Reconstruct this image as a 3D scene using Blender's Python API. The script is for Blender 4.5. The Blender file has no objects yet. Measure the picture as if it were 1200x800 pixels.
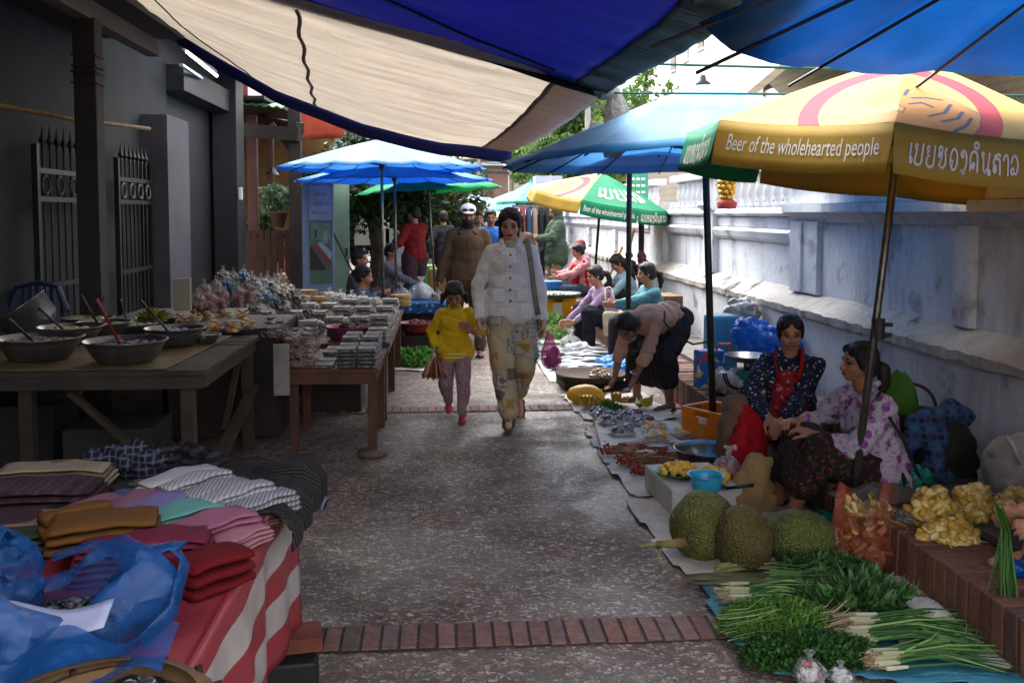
import bpy, bmesh, math, random
import numpy as np
from mathutils import Vector as V, Matrix, noise, Quaternion
PI = math.pi; R = math.radians
rnd = random.Random(7)
S = bpy.context.scene
COL = S.collection
# ------------------------------------------------------------ camera
F = 1100.0; HZ = 250.0; CAMZ = 1.57
YAW = math.atan(81 / F); PITCH = R(3.5)
CY = HZ + F * math.tan(PITCH)
cam_d = bpy.data.cameras.new('camera'); cam = bpy.data.objects.new('camera', cam_d); COL.objects.link(cam)
cam_d.sensor_width = 36; cam_d.lens = 36 * F / 1200; cam_d.shift_y = (CY - 400) / 1200
cam_d.clip_start = .05; cam_d.clip_end = 3000
cam.location = (0, 0, CAMZ); cam.rotation_euler = (PI / 2 - PITCH, 0, -YAW)
S.camera = cam
cR = V((math.cos(YAW), -math.sin(YAW), 0)); cF = V((math.sin(YAW) * math.cos(PITCH), math.cos(YAW) * math.cos(PITCH), -math.sin(PITCH)))
cU = cR.cross(cF); CAM = V((0, 0, CAMZ))
def ray(px, py): return cF * F + cR * (px - 600) + cU * (CY - py)
def G(px, py, z=0.0):
    r = ray(px, py); return CAM + r * ((z - CAMZ) / r.z)
def D(px, py, y):
    r = ray(px, py); return CAM + r * (y / r.y)
def PX(p):
    d = V(p) - CAM; k = d.dot(cF); return (600 + F * d.dot(cR) / k, CY - F * d.dot(cU) / k)
def ppm(y): return F / y
# ------------------------------------------------------------ render / world
S.view_settings.view_transform = 'Standard'; S.view_settings.look = 'None'; S.view_settings.gamma = 1
S.view_settings.exposure = 2.45
S.cycles.max_bounces = 8; S.cycles.diffuse_bounces = 4; S.cycles.transparent_max_bounces = 12
S.cycles.use_denoising = True
W = bpy.data.worlds.new('World'); S.world = W; W.use_nodes = True
nt = W.node_tree; nt.nodes.clear()
SUN_EL, SUN_AZ = 60, 340
sk = nt.nodes.new('ShaderNodeTexSky'); sk.sky_type = 'NISHITA'; sk.sun_disc = False
sk.sun_elevation = R(SUN_EL); sk.sun_rotation = R(SUN_AZ); sk.dust_density = 4; sk.air_density = 1.0
hs = nt.nodes.new('ShaderNodeHueSaturation'); hs.inputs['Saturation'].default_value = .03; hs.inputs['Value'].default_value = 1.35
bg = nt.nodes.new('ShaderNodeBackground'); bg.inputs[1].default_value = .15
ow = nt.nodes.new('ShaderNodeOutputWorld')
nt.links.new(sk.outputs[0], hs.inputs['Color']); nt.links.new(hs.outputs[0], bg.inputs[0]); nt.links.new(bg.outputs[0], ow.inputs[0])
sl = bpy.data.lights.new('sun', 'SUN'); sl.energy = .5; sl.angle = R(60); sl.color = (1, .94, .85)
so = bpy.data.objects.new('sun', sl); COL.objects.link(so)
so.rotation_euler = (R(90 - SUN_EL), 0, R(180 - SUN_AZ))
# ------------------------------------------------------------ materials
def lin(c):
    if isinstance(c, str):
        c = tuple(int(c[i:i + 2], 16) / 255 for i in (0, 2, 4))
        return tuple((x / 12.92 if x <= .04045 else ((x + .055) / 1.055) ** 2.4) for x in c)
    return tuple(c[:3])
class NT:
    def __init__(s, name):
        s.m = bpy.data.materials.new(name); s.m.use_nodes = True; s.t = s.m.node_tree; s.t.nodes.clear()
        s.out = s.n('OutputMaterial'); s.tc = s.n('TexCoord')
    def n(s, typ, **kw):
        nd = s.t.nodes.new('ShaderNode' + typ)
        for k, v in kw.items():
            if k.startswith('_'): setattr(nd, k[1:], v)
            else:
                key = k.replace('__', ' ')
                inp = nd.inputs[int(key[1:])] if key[0] == 'i' and key[1:].isdigit() else nd.inputs[key]
                s.set(inp, v)
        return nd
    def set(s, inp, v):
        if isinstance(v, bpy.types.NodeSocket): s.t.links.new(v, inp)
        elif isinstance(v, bpy.types.Node): s.t.links.new(v.outputs[0], inp)
        elif isinstance(v, (tuple, list)) and len(v) == 3 and inp.type == 'RGBA': inp.default_value = (*v, 1)
        else: inp.default_value = v
    def obj(s, sc=(1, 1, 1), rot=(0, 0, 0)):
        return s.n('Mapping', Vector=s.tc.outputs['Object'], Scale=sc, Rotation=rot)
    def noise(s, scale, detail=4, vec=None, rough=.6):
        return s.n('TexNoise', Vector=vec or s.tc.outputs['Object'], Scale=scale, Detail=detail, Roughness=rough)
    def ramp(s, fac, stops):
        nd = s.n('ValToRGB', Fac=fac); e = nd.color_ramp.elements
        while len(e) < len(stops): e.new(.5)
        for el, (p, c) in zip(e, stops):
            el.position = p; c = lin(c) if isinstance(c, (str, tuple)) else (c, c, c); el.color = (*c, 1)
        return nd
    def mix(s, f, a, b, mode='MIX'):
        nd = s.n('MixRGB', _blend_type=mode); s.set(nd.inputs[0], f); s.set(nd.inputs[1], a); s.set(nd.inputs[2], b); return nd
    def math(s, op, a, b=0.0):
        nd = s.n('Math', _operation=op); s.set(nd.inputs[0], a); s.set(nd.inputs[1], b); return nd
    def bump(s, h, st=.3, dist=.01): return s.n('Bump', Height=h, Strength=st, Distance=dist)
    def pbr(s, col, rough=.7, metal=0, spec=.4, bump=None, transl=0, alpha=1, sheen=0, coat=0):
        b = s.n('BsdfPrincipled'); s.set(b.inputs['Base Color'], col); s.set(b.inputs['Roughness'], rough)
        b.inputs['Metallic'].default_value = metal; b.inputs['Specular IOR Level'].default_value = spec
        if coat: b.inputs['Coat Weight'].default_value = coat; b.inputs['Coat Roughness'].default_value = .15
        if bump: s.t.links.new(bump.outputs[0], b.inputs['Normal'])
        o = b
        if transl:
            tr = s.n('BsdfTranslucent'); s.set(tr.inputs[0], col)
            o = s.n('MixShader'); s.set(o.inputs[0], transl); s.t.links.new(b.outputs[0], o.inputs[1]); s.t.links.new(tr.outputs[0], o.inputs[2])
        if alpha is not 1:
            tp = s.n('BsdfTransparent'); o2 = s.n('MixShader'); s.set(o2.inputs[0], alpha)
            s.t.links.new(tp.outputs[0], o2.inputs[1]); s.t.links.new(o.outputs[0], o2.inputs[2]); o = o2
        s.t.links.new(o.outputs[0], s.out.inputs[0]); return s.m
_mc = {}
def mat(name, c1, c2=None, sc=6, rough=.75, bump=.25, bs=None, bd=.004, var=.25, **kw):
    """plain material: two tones mixed by noise, bumped"""
    key = (name, str(c1), str(c2))
    if key in _mc: return _mc[key]
    t = NT(name); c1 = lin(c1); c2 = lin(c2) if c2 else tuple(x * (1 - var) for x in c1)
    nz = t.noise(sc, 5); f = t.ramp(nz, [(.35, 0.), (.65, 1.)])
    col = t.mix(f, c1, c2)
    bn = t.noise(bs or sc * 6, 4)
    _mc[key] = t.pbr(col, rough=rough, bump=t.bump(bn, bump, bd) if bump else None, **kw); return _mc[key]
def vmat(name, sc=10, rough=.75, bump=.25, bs=40, bd=.004, var=.3, **kw):
    """colour from the mesh's own paint (attribute Col) with small noise"""
    key = name
    if key in _mc: return _mc[key]
    t = NT(name); a = t.n('Attribute', _attribute_name='Col')
    nz = t.noise(sc, 5); f = t.ramp(nz, [(.3, 1 - var), (.7, 1.)])
    col = t.mix(1.0, a.outputs[0], f, 'MULTIPLY')
    _mc[key] = t.pbr(col, rough=rough, bump=t.bump(t.noise(bs, 4), bump, bd) if bump else None, **kw); return _mc[key]
def plastic(name, c, alpha=.55, sc=9, rough=.25, transl=.3, spec=.6):
    key = ('pl', name)
    if key in _mc: return _mc[key]
    t = NT(name); c = lin(c)
    nz = t.n('TexVoronoi', Vector=t.n('MixRGB', i0=.25, i1=t.tc.outputs['Object'], i2=t.noise(sc * .7, 3).outputs[1]), Scale=sc * 1.6, _feature='F1')
    al = t.ramp(t.noise(sc, 4), [(.35, max(0, alpha - .2)), (.7, min(1, alpha + .25))])
    _mc[key] = t.pbr(c, rough=rough, spec=spec, bump=t.bump(nz, .9, .02), transl=transl, alpha=al.outputs[0]); return _mc[key]
# ------------------------------------------------------------ mesh builder
def basis(d, hint=V((0, 0, 1))):
    d = V(d).normalized()
    if abs(d.dot(hint)) > .98: hint = V((0, 1, 0))
    x = hint.cross(d).normalized(); return x, d.cross(x).normalized(), d
class M:
    def __init__(s): s.v = []; s.f = []; s.mi = []; s.c = []; s.col = None; s.cur = 0
    def _f(s, idx): s.f.append(idx); s.mi.append(s.cur); s.c.append(s.col)
    def quad(s, *p):
        b = len(s.v); s.v += [V(q) for q in p]; s._f(list(range(b, b + len(p))))
    def box(s, c, sz, rz=0, rot=None, taper=1, j=0):
        b = len(s.v); c = V(c); mt = rot or Matrix.Rotation(rz, 3, 'Z')
        for z in (-.5, .5):
            k = taper if z > 0 else 1
            for x, y in ((-.5, -.5), (.5, -.5), (.5, .5), (-.5, .5)):
                s.v.append(c + mt @ V((x * sz[0] * k + rnd.uniform(-j, j), y * sz[1] * k + rnd.uniform(-j, j), z * sz[2] + rnd.uniform(-j, j))))
        for q in ((0, 3, 2, 1), (4, 5, 6, 7), (0, 1, 5, 4), (1, 2, 6, 5), (2, 3, 7, 6), (3, 0, 4, 7)): s._f([b + i for i in q])
    def beam(s, a, b_, w, h=None):
        a = V(a); b_ = V(b_); x, y, z = basis(b_ - a); h = h or w; bs = len(s.v)
        for p in (a, b_):
            for sx, sy in ((-1, -1), (1, -1), (1, 1), (-1, 1)): s.v.append(p + x * sx * w / 2 + y * sy * h / 2)
        for q in ((0, 3, 2, 1), (4, 5, 6, 7), (0, 1, 5, 4), (1, 2, 6, 5), (2, 3, 7, 6), (3, 0, 4, 7)): s._f([bs + i for i in q])
    def tube(s, pts, rad, n=8, flat=None, cap=True):
        pts = [V(p) for p in pts]; b = len(s.v); prev = None
        for i, p in enumerate(pts):
            d = (pts[min(i + 1, len(pts) - 1)] - pts[max(i - 1, 0)])
            if prev is None: x, y, z = basis(d)
            else:
                z = d.normalized(); x = (prev - z * prev.dot(z)); x = x.normalized() if x.length > 1e-6 else basis(d)[0]; y = z.cross(x)
            prev = x; r = rad[i] if isinstance(rad, (list, tuple)) else rad
            for k in range(n):
                a = 2 * PI * k / n; s.v.append(p + x * math.cos(a) * r + y * math.sin(a) * r * (flat or 1))
        for i in range(len(pts) - 1):
            for k in range(n): s._f([b + i * n + k, b + i * n + (k + 1) % n, b + (i + 1) * n + (k + 1) % n, b + (i + 1) * n + k])
        if cap:
            s._f([b + k for k in range(n)][::-1]); s._f([b + (len(pts) - 1) * n + k for k in range(n)])
    def lathe(s, prof, n=24, c=(0, 0, 0), mt=None, sx=1, sy=1, close=False):
        b = len(s.v); c = V(c)
        for r, z in prof:
            for k in range(n):
                a = 2 * PI * k / n; p = V((math.cos(a) * r * sx, math.sin(a) * r * sy, z)); s.v.append(c + (mt @ p if mt else p))
        for i in range(len(prof) - 1):
            for k in range(n): s._f([b + i * n + k, b + i * n + (k + 1) % n, b + (i + 1) * n + (k + 1) % n, b + (i + 1) * n + k])
        if close:
            s._f([b + k for k in range(n)][::-1]); s._f([b + (len(prof) - 1) * n + k for k in range(n)])
    def grid(s, fn, nu, nv, colf=None):
        b = len(s.v)
        for j in range(nv + 1):
            for i in range(nu + 1): s.v.append(V(fn(i / nu, j / nv)))
        for j in range(nv):
            for i in range(nu):
                if colf: s.col = colf((i + .5) / nu, (j + .5) / nv)
                a = b + j * (nu + 1) + i; s._f([a, a + 1, a + nu + 2, a + nu + 1])
    def ell(s, c, r, mt=None, n=14, m=9, nz=0, nf=3):
        c = V(c); r = (r, r, r) if isinstance(r, (int, float)) else r; b = len(s.v)
        for j in range(m + 1):
            th = PI * j / m
            for k in range(n):
                a = 2 * PI * k / n; p = V((math.sin(th) * math.cos(a), math.sin(th) * math.sin(a), math.cos(th)))
                q = V((p.x * r[0], p.y * r[1], p.z * r[2]))
                if nz: q *= 1 + nz * noise.noise(p * nf + c * 7)
                s.v.append(c + (mt @ q if mt else q))
        for j in range(m):
            for k in range(n): s._f([b + j * n + k, b + (j + 1) * n + k, b + (j + 1) * n + (k + 1) % n, b + j * n + (k + 1) % n])
    def leaf(s, p, d, w, l, up=None, bend=.2):
        d = V(d).normalized(); x = d.cross(up or V((0, 0, 1)));
        x = x.normalized() if x.length > .05 else V((1, 0, 0)); n_ = x.cross(d)
        b = len(s.v); p = V(p)
        s.v += [p, p + d * l * .5 + x * w / 2 + n_ * bend * l * .2, p + d * l - n_ * bend * l * .3, p + d * l * .5 - x * w / 2 + n_ * bend * l * .2]
        s._f([b, b + 1, b + 2, b + 3])
    def solid(s): return s
    def build(s, name, mats, parent=None, smooth=False, loc=None, thick=0, bevel=0, weld=True, sub=0, disp=None):
        me = bpy.data.meshes.new(name); o0 = V(loc) if loc is not None else None
        vs = [tuple(v - o0) if o0 is not None else tuple(v) for v in s.v]
        if parent is not None and o0 is None:
            pw = parent_world(parent); vs = [tuple(V(v) - pw) for v in vs]
        me.from_pydata(vs, [], s.f)
        if not isinstance(mats, (list, tuple)): mats = [mats]
        for m_ in mats: me.materials.append(m_)
        me.polygons.foreach_set('material_index', s.mi)
        if any(c is not None for c in s.c):
            at = me.color_attributes.new('Col', 'FLOAT_COLOR', 'CORNER'); arr = []
            for f, c in zip(s.f, s.c):
                c = lin(c) if c is not None else (1, 1, 1); arr += [c[0], c[1], c[2], 1.] * len(f)
            at.data.foreach_set('color', arr)
        me.polygons.foreach_set('use_smooth', [smooth] * len(s.f)); me.update()
        bm = bmesh.new(); bm.from_mesh(me)
        if weld: bmesh.ops.remove_doubles(bm, verts=bm.verts, dist=1e-5)
        if not thick: bmesh.ops.recalc_face_normals(bm, faces=bm.faces)
        bm.to_mesh(me); bm.free()
        o = bpy.data.objects.new(name, me); COL.objects.link(o)
        if parent is not None: o.parent = parent
        if loc is not None: o.location = o0
        if thick: md = o.modifiers.new('s', 'SOLIDIFY'); md.thickness = thick; md.offset = 0
        if bevel: md = o.modifiers.new('b', 'BEVEL'); md.width = bevel; md.segments = 2; md.limit_method = 'ANGLE'
        if sub: md = o.modifiers.new('u', 'SUBSURF'); md.levels = sub; md.render_levels = sub
        return o
def parent_world(p):
    q = V((0, 0, 0))
    while p is not None: q = q + p.location; p = p.parent
    return q
def thing(name, label, cat, loc=(0, 0, 0), group=None, kind=None):
    o = bpy.data.objects.new(name, None); o.empty_display_size = .1; COL.objects.link(o); o.location = V(loc); return tag(o, label, cat, group, kind)
def tag(o, label, cat, group=None, kind=None):
    if label: o['label'] = label
    if cat: o['category'] = cat
    if group: o['group'] = group
    if kind: o['kind'] = kind
    return o
def struct(o, label=None): o['kind'] = 'structure'; o['label'] = label or o.name.replace('_', ' '); return o
def dup(o, loc=None, rz=None, label=None, group=None, scale=None):
    c = o.copy(); COL.objects.link(c)
    if loc is not None: c.location = V(loc)
    if rz is not None: c.rotation_euler.z = rz
    if scale is not None: c.scale = (scale,) * 3 if isinstance(scale, (int, float)) else scale
    if label: c['label'] = label
    if group: c['group'] = group
    for ch in [k for k in COL.objects if k.parent == o]:
        d = ch.copy(); COL.objects.link(d); d.parent = c
        for g in [k for k in COL.objects if k.parent == ch]:
            e = g.copy(); COL.objects.link(e); e.parent = d
    return c
def fbm(p, o=3):
    s = 0; a = 1
    for i in range(o): s += a * noise.noise(V(p)); p = V(p) * 2.1; a *= .5
    return s
# ------------------------------------------------------------ union of round shapes as one skin
def cap_mesh(m, a, b, ra, rb, n=14):
    a = V(a); b = V(b); d = b - a; L = d.length
    if L < 1e-5: m.ell(a, ra); return
    x, y, z = basis(d); b0 = len(m.v); rings = []
    for j in range(5): t = PI / 2 * (1 - j / 4); rings.append((a - z * math.sin(t) * ra, math.cos(t) * ra))
    for j in range(1, 4): k = j / 4; rings.append((a + d * k, ra + (rb - ra) * k))
    for j in range(5): t = PI / 2 * j / 4; rings.append((b + z * math.sin(t) * rb, math.cos(t) * rb))
    for p, r in rings:
        for k in range(n): an = 2 * PI * k / n; m.v.append(p + x * math.cos(an) * max(r, 1e-4) + y * math.sin(an) * max(r, 1e-4))
    for i in range(len(rings) - 1):
        for k in range(n): m._f([b0 + i * n + k, b0 + i * n + (k + 1) % n, b0 + (i + 1) * n + (k + 1) % n, b0 + (i + 1) * n + k])
    m._f([b0 + k for k in range(n)][::-1]); m._f([b0 + (len(rings) - 1) * n + k for k in range(n)])
def blob(name, prims, vox, mats, parent=None, smooth=3, disp=None, colf=None, loc=None, matf=None, factor=.5):
    """prims: ('c',a,b,ra,rb) capsule | ('e',c,r3,mt) ellipsoid | ('b',c,size,mt) box, grown together into one surface"""
    m = M()
    for p in prims:
        if p[0] == 'c': cap_mesh(m, *p[1:])
        elif p[0] == 'e': m.ell(p[1], p[2], p[3] if len(p) > 3 else None, n=18, m=12)
        elif p[0] == 'b': m.box(p[1], p[2], rot=p[3] if len(p) > 3 else None)
    o0 = V(loc) if loc is not None else (parent_world(parent) if parent else V((0, 0, 0)))
    me = bpy.data.meshes.new('tmp'); me.from_pydata([tuple(v - o0) for v in m.v], [], m.f); me.update()
    bm = bmesh.new(); bm.from_mesh(me); bmesh.ops.remove_doubles(bm, verts=bm.verts, dist=1e-5); bmesh.ops.recalc_face_normals(bm, faces=bm.faces); bm.to_mesh(me); bm.free()
    t = bpy.data.objects.new('tmp', me); COL.objects.link(t)
    r = t.modifiers.new('r', 'REMESH'); r.mode = 'VOXEL'; r.voxel_size = vox; r.adaptivity = 0
    if smooth: k = t.modifiers.new('k', 'SMOOTH'); k.factor = factor; k.iterations = smooth
    dg = bpy.context.evaluated_depsgraph_get(); dg.update()
    nm = bpy.data.meshes.new_from_object(t.evaluated_get(dg)); nm.name = name
    bpy.data.objects.remove(t); bpy.data.meshes.remove(me)
    nv = len(nm.vertices); co = np.empty(nv * 3); nm.vertices.foreach_get('co', co); co = co.reshape(-1, 3)
    if disp:
        no = np.empty(nv * 3); nm.vertices.foreach_get('normal', no); no = no.reshape(-1, 3)
        dd = np.array([disp(V(p) + o0, V(q)) for p, q in zip(co.tolist(), no.tolist())]); co = co + no * dd[:, None]
        nm.vertices.foreach_set('co', co.ravel())
    nm.materials.clear()
    for q in (mats if isinstance(mats, (list, tuple)) else [mats]): nm.materials.append(q)
    if colf:
        c = colf(co + np.array(o0)); at = nm.color_attributes.new('Col', 'FLOAT_COLOR', 'POINT')
        at.data.foreach_set('color', np.concatenate([c, np.ones((nv, 1))], 1).astype(np.float32).ravel())
    if matf:
        fc = np.array([p.center[:] for p in nm.polygons]); nm.polygons.foreach_set('material_index', matf(fc + np.array(o0)).astype(int))
    nm.polygons.foreach_set('use_smooth', [True] * len(nm.polygons)); nm.update()
    o = bpy.data.objects.new(name, nm); COL.objects.link(o)
    if parent is not None: o.parent = parent
    if loc is not None: o.location = o0
    return o
# ============================================================ GROUND
def ground_mat():
    t = NT('pebble_concrete'); ob = t.tc.outputs['Object']
    wv = t.noise(14, 3); vv = t.n('MixRGB', i0=.06, i1=ob, i2=wv.outputs[1])
    vo = t.n('TexVoronoi', Vector=t.n('Mapping', Vector=vv, Scale=(1, 1.25, 1)), Scale=50, _feature='F1', Randomness=1)
    vd = t.n('TexVoronoi', Vector=t.n('Mapping', Vector=vv, Scale=(1, 1.25, 1)), Scale=50, _feature='DISTANCE_TO_EDGE', Randomness=1)
    sep = t.n('SeparateColor', Color=vo.outputs['Color'])
    stone = t.ramp(sep.outputs[0], [(0, '594b45'), (.3, '6f5f57'), (.55, '7d7069'), (.75, '948a84'), (.92, 'aaa39d'), (1, 'bdb7b2')])
    big = t.noise(.9, 5); keep = t.ramp(t.noise(9, 3), [(.42, .02), (.6, .16)])
    pm = t.math('GREATER_THAN', t.math('ADD', vd.outputs[0], t.math('MULTIPLY', sep.outputs[1], -.14)), .03)
    base = t.ramp(t.noise(60, 4), [(.3, '4a403d'), (.7, '675a56')])
    c = t.mix(1, t.mix(pm, base, stone), (1.10, 1.02, .95), 'MULTIPLY')
    # blackened, trodden and wet places
    worn = t.ramp(t.noise(.8, 6), [(.38, .72), (.62, 1.0)]); c = t.mix(1, c, worn, 'MULTIPLY')
    worn2 = t.ramp(t.noise(4.5, 6), [(.35, .72), (.6, 1.05)]); c = t.mix(1, c, worn2, 'MULTIPLY')
    rg = t.ramp(t.noise(1.3, 5), [(.45, .5), (.6, .85)])
    hb = t.math('MULTIPLY', pm, .6); hb = t.math('ADD', hb, t.math('MULTIPLY', t.noise(90, 3), .5))
    return t.pbr(c, rough=rg.outputs[0], spec=.45, bump=t.bump(hb, .55, .006))
m = M(); m.quad((-400, -60, 0), (400, -60, 0), (400, 900, 0), (-400, 900, 0))
struct(m.build('ground', ground_mat()), 'street paved in worn pebble concrete')
MB = vmat('brick', sc=28, rough=.85, bump=.6, bs=90, bd=.006, var=.45)
bt = ['86625a', '8f6a60', '775650', '937168', '6b5853', '85655f', '7b6660']
def brick_band(y0, y1, x0, x1):
    m = M(); x = x0
    m.col = '453c39'; m.quad((x0, y0 - .01, .004), (x1, y0 - .01, .004), (x1, y1 + .01, .004), (x0, y1 + .01, .004))
    while x < x1:
        w = .058 + rnd.uniform(-.004, .004); m.col = rnd.choice(bt) if rnd.random() > .05 else '4a4442'
        if rnd.random() > .04:
            a = rnd.uniform(-.02, .02)
            m.box((x + w / 2, (y0 + y1) / 2 + rnd.uniform(-.004, .004), .004), (w, y1 - y0, .012 + rnd.uniform(-.003, .003)), rz=a)
        x += w + .011
    return struct(m.build('brick_band', MB, bevel=.003), 'row of red bricks set across the street')
for y0, y1 in ((3.314, 3.506), (7.36, 7.56), (11.4, 11.58), (15.4, 15.58), (19.4, 19.6)): brick_band(y0, y1, -3.1 if y0 < 8 else -3.0, 1.88)
# kerb: bricks on end
KX = 1.93; KZ = .22
def kerb():
    m = M(); y = .6; m.col = '3d3230'; m.box((KX + .17, 16, KZ / 2 - .012), (.27, 32, KZ - .024))
    while y < 32:
        w = .062 + rnd.uniform(-.005, .005); m.col = rnd.choice(['7a5143', '8a5c4a', '69443a', '966856', '5c433c', '7c5a4c'])
        m.box((KX + .145 + rnd.uniform(-.003, .003), y + w / 2, KZ / 2 + .0 + rnd.uniform(-.006, .003)), (.30, w, KZ), j=.003); y += w + .014
    struct(m.build('kerb', MB, bevel=.004), 'raised kerb of dark red bricks on end')
kerb()
m = M(); y = .5
MS = vmat('slab', sc=5, rough=.85, bump=.3, bs=50, var=.45)
m.col = '2f2a28'; m.box((2.65, 16, .09), (.73, 32, .18))
while y < 32:
    L = .62 + rnd.uniform(-.05, .05); m.col = rnd.choice(['665d59', '5b534f', '6f6661'])
    m.box((2.66, y + L / 2, .19 + rnd.uniform(-.004, .004)), (.70, L, .05)); y += L + .014
struct(m.build('sidewalk', MS, bevel=.005), 'narrow raised pavement of concrete slabs')
# ============================================================ TEMPLE WALL
def plaster(name, c1, c2, streak=.6, dirt='3b3a3a', dsc=1.0):
    t = NT(name)
    wv = t.n('MixRGB', i0=.12, i1=t.tc.outputs['Object'], i2=t.noise(2.2, 4).outputs[1])
    st = t.ramp(t.noise(1, 7, t.n('Mapping', Vector=wv, Scale=(7, 7, .9)), .7), [(.45, 0.), (.68, 1.)]); br_ = t.ramp(t.noise(1.1, 4), [(.42, 0.), (.6, 1.)])
    st = t.math('MULTIPLY', st, br_); st2 = t.math('MULTIPLY', t.ramp(t.noise(1, 6, t.n('Mapping', Vector=wv, Scale=(22, 22, 2.0)), .7), [(.50, 0.), (.75, .8)]), br_)
    bl = t.ramp(t.noise(1.6, 7), [(.45, 0.), (.75, 1.)])
    fine = t.ramp(t.noise(22, 6), [(.3, .86), (.7, 1.)])
    c = t.mix(bl, lin(c1), lin(c2)); c = t.mix(1, c, fine, 'MULTIPLY')
    c = t.mix(t.math('MULTIPLY', st, streak), c, lin('7d7c7e')); c = t.mix(t.math('MULTIPLY', st2, streak * .75), c, lin('5f5c5c'))
    geo = t.n('SeparateXYZ', Vector=t.tc.outputs['Object'])
    blk = t.ramp(t.noise(3.2, 8), [(.57, 0.), (.66, 1.)]); c = t.mix(t.math('MULTIPLY', blk, .42 * dsc), c, lin(dirt))
    return t.pbr(c, rough=.9, spec=.2, bump=t.bump(t.noise(30, 6), .35, .008))
PW = plaster('wall_plaster', 'ced1d8', 'b6bac3', .6)
PB = plaster('wall_base_plaster', 'bfc0c4', 'a0a2a7', .6, '34302f', 1.3)
PL = plaster('wall_ledge_plaster', 'b0aaa2', '857d76', .5, '231f1d', 2.0)
wall = thing('boundary_wall', 'whitewashed temple boundary wall with streaked panels, cornice and balustrade', 'wall', (2.95, 8, 0))
WX = 2.95
def wbox(name, x0, x1, y0, y1, z0, z1, mt, bev=.008):
    m = M(); m.box(((x0 + x1) / 2, (y0 + y1) / 2, (z0 + z1) / 2), (x1 - x0, y1 - y0, z1 - z0)); return m.build(name, mt, wall, bevel=bev)
wbox('base', 2.80, 3.4, .8, 26, 0, .80, PB)
# broken sloping ledge
m = M()
def ledge(u, v):
    y = .8 + 25.2 * u; n1 = fbm((y * 9, v * 3, 2), 5) * .011
    prof = [(2.80, .765), (2.772, .772), (2.77, .825), (2.80, .845), (2.88, .895), (2.97, .945)][int(round(v * 5))]
    return (prof[0] + n1 * (1 if v < .99 else 0), y, prof[1] + n1 * .8 + .006 * noise.noise(V((y * 14, v * 4, 0))))
m.grid(ledge, 900, 5); m.build('ledge', PL, wall, smooth=False)
def profile_run(name, prof, y0, y1, mt):
    """a moulding: profile (x,z) swept along the street, with its ends closed"""
    m = M(); n = len(prof)
    for y in (y0, y1):
        for x, z in prof: m.v.append(V((x, y, z)))
    for i in range(n): m._f([i, (i + 1) % n, n + (i + 1) % n, n + i])
    m._f(list(range(n))); m._f([n + i for i in range(n)][::-1]); return m.build(name, mt, wall)
# near, solid stretch
wbox('panel', WX, 3.3, .8, 7.12, .92, 1.51, PW)
profile_run('cornice', [(3.3, 1.5), (WX - .02, 1.5), (WX - .04, 1.53), (WX - .07, 1.56), (WX - .11, 1.58), (WX - .11, 1.64), (3.3, 1.64)], .8, 7.72, PW)
wbox('coping', WX - .05, 3.3, .8, 7.66, 1.643, 1.79, PW)
profile_run('coping_cap', [(3.32, 1.79), (WX - .07, 1.79), (WX - .09, 1.82), (WX - .05, 1.845), (3.32, 1.86)], .8, 7.72, PW)
for ya, yb in ((7.12, 7.62), (4.98, 5.16), (2.6, 3.0)):
    wbox('pilaster', WX - .045, WX + .05, ya, yb, .93, 1.505, PW)
wbox('pilaster', WX - .065, WX + .02, 7.40, 7.64, .93, 1.502, PW)
# balustraded stretch
wbox('panel', WX + .02, 3.3, 7.62, 12.2, .92, 1.32, PW)
profile_run('moulding', [(3.3, 1.31), (WX + .0, 1.31), (WX - .03, 1.34), (WX - .05, 1.40), (WX - .02, 1.43), (3.3, 1.43)], 7.722, 12.2, PW)
wbox('frieze', WX + .01, 3.3, 7.722, 12.2, 1.433, 1.54, PW)
profile_run('moulding', [(3.3, 1.543), (WX - .02, 1.543), (WX - .05, 1.57), (WX - .03, 1.62), (3.3, 1.63)], 7.722, 12.2, PW)
wbox('pilaster', WX - .05, 3.3, 9.95, 10.3, .93, 1.66, PW); wbox('pilaster', WX - .06, 3.36, 12.2, 12.95, .5, 1.66, PW)
profile_run('cornice', [(3.3, 1.60), (WX - .06, 1.60), (WX - .12, 1.66), (WX - .10, 1.70), (3.3, 1.70)], 9.9, 10.35, PW)
profile_run('cornice', [(3.38, 1.60), (WX - .08, 1.60), (WX - .14, 1.66), (WX - .12, 1.72), (3.38, 1.72)], 12.15, 13.0, PW)
m = M(); prof = [(.055, 0), (.055, .03), (.03, .05), (.045, .10), (.058, .15), (.045, .21), (.03, .26), (.045, .30), (.045, .33)]
m.lathe(prof, 12, (2.95, 8, 0), close=True); PWH = plaster('baluster_paint', 'b9bbc0', 'a6a9b0', .3)
bal = m.build('baluster', PWH, wall, smooth=True); y = 7.9; first = True
while y < 24:
    if not (9.85 < y < 10.4 or 12.1 < y < 13.1):
        o = bal if first else bal.copy()
        if not first: COL.objects.link(o); o.parent = wall
        o.location = (3.05 - 2.95, y - 8, 1.63); first = False
    y += .235
wbox('rail', 2.97, 3.13, 7.66, 12.2, 1.962, 2.05, PWH)
# far stretch
wbox('panel', WX - .02, 3.3, 12.95, 26, .92, 1.30, PW); wbox('rail', 2.97, 3.13, 13.0, 24.1, 1.962, 2.05, PWH)
profile_run('moulding', [(3.3, 1.30), (WX - .04, 1.30), (WX - .08, 1.36), (WX - .07, 1.46), (WX - .11, 1.5), (WX - .1, 1.62), (3.3, 1.63)], 13.0, 26, PW)
for ya in (15.6, 18.4, 21.2): wbox('pilaster', WX - .07, 3.0, ya, ya + .3, .93, 1.29, PW)
wbox('gate_pier', 2.55, 3.3, 25.9, 26.6, .0, 2.6, PWH)
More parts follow.
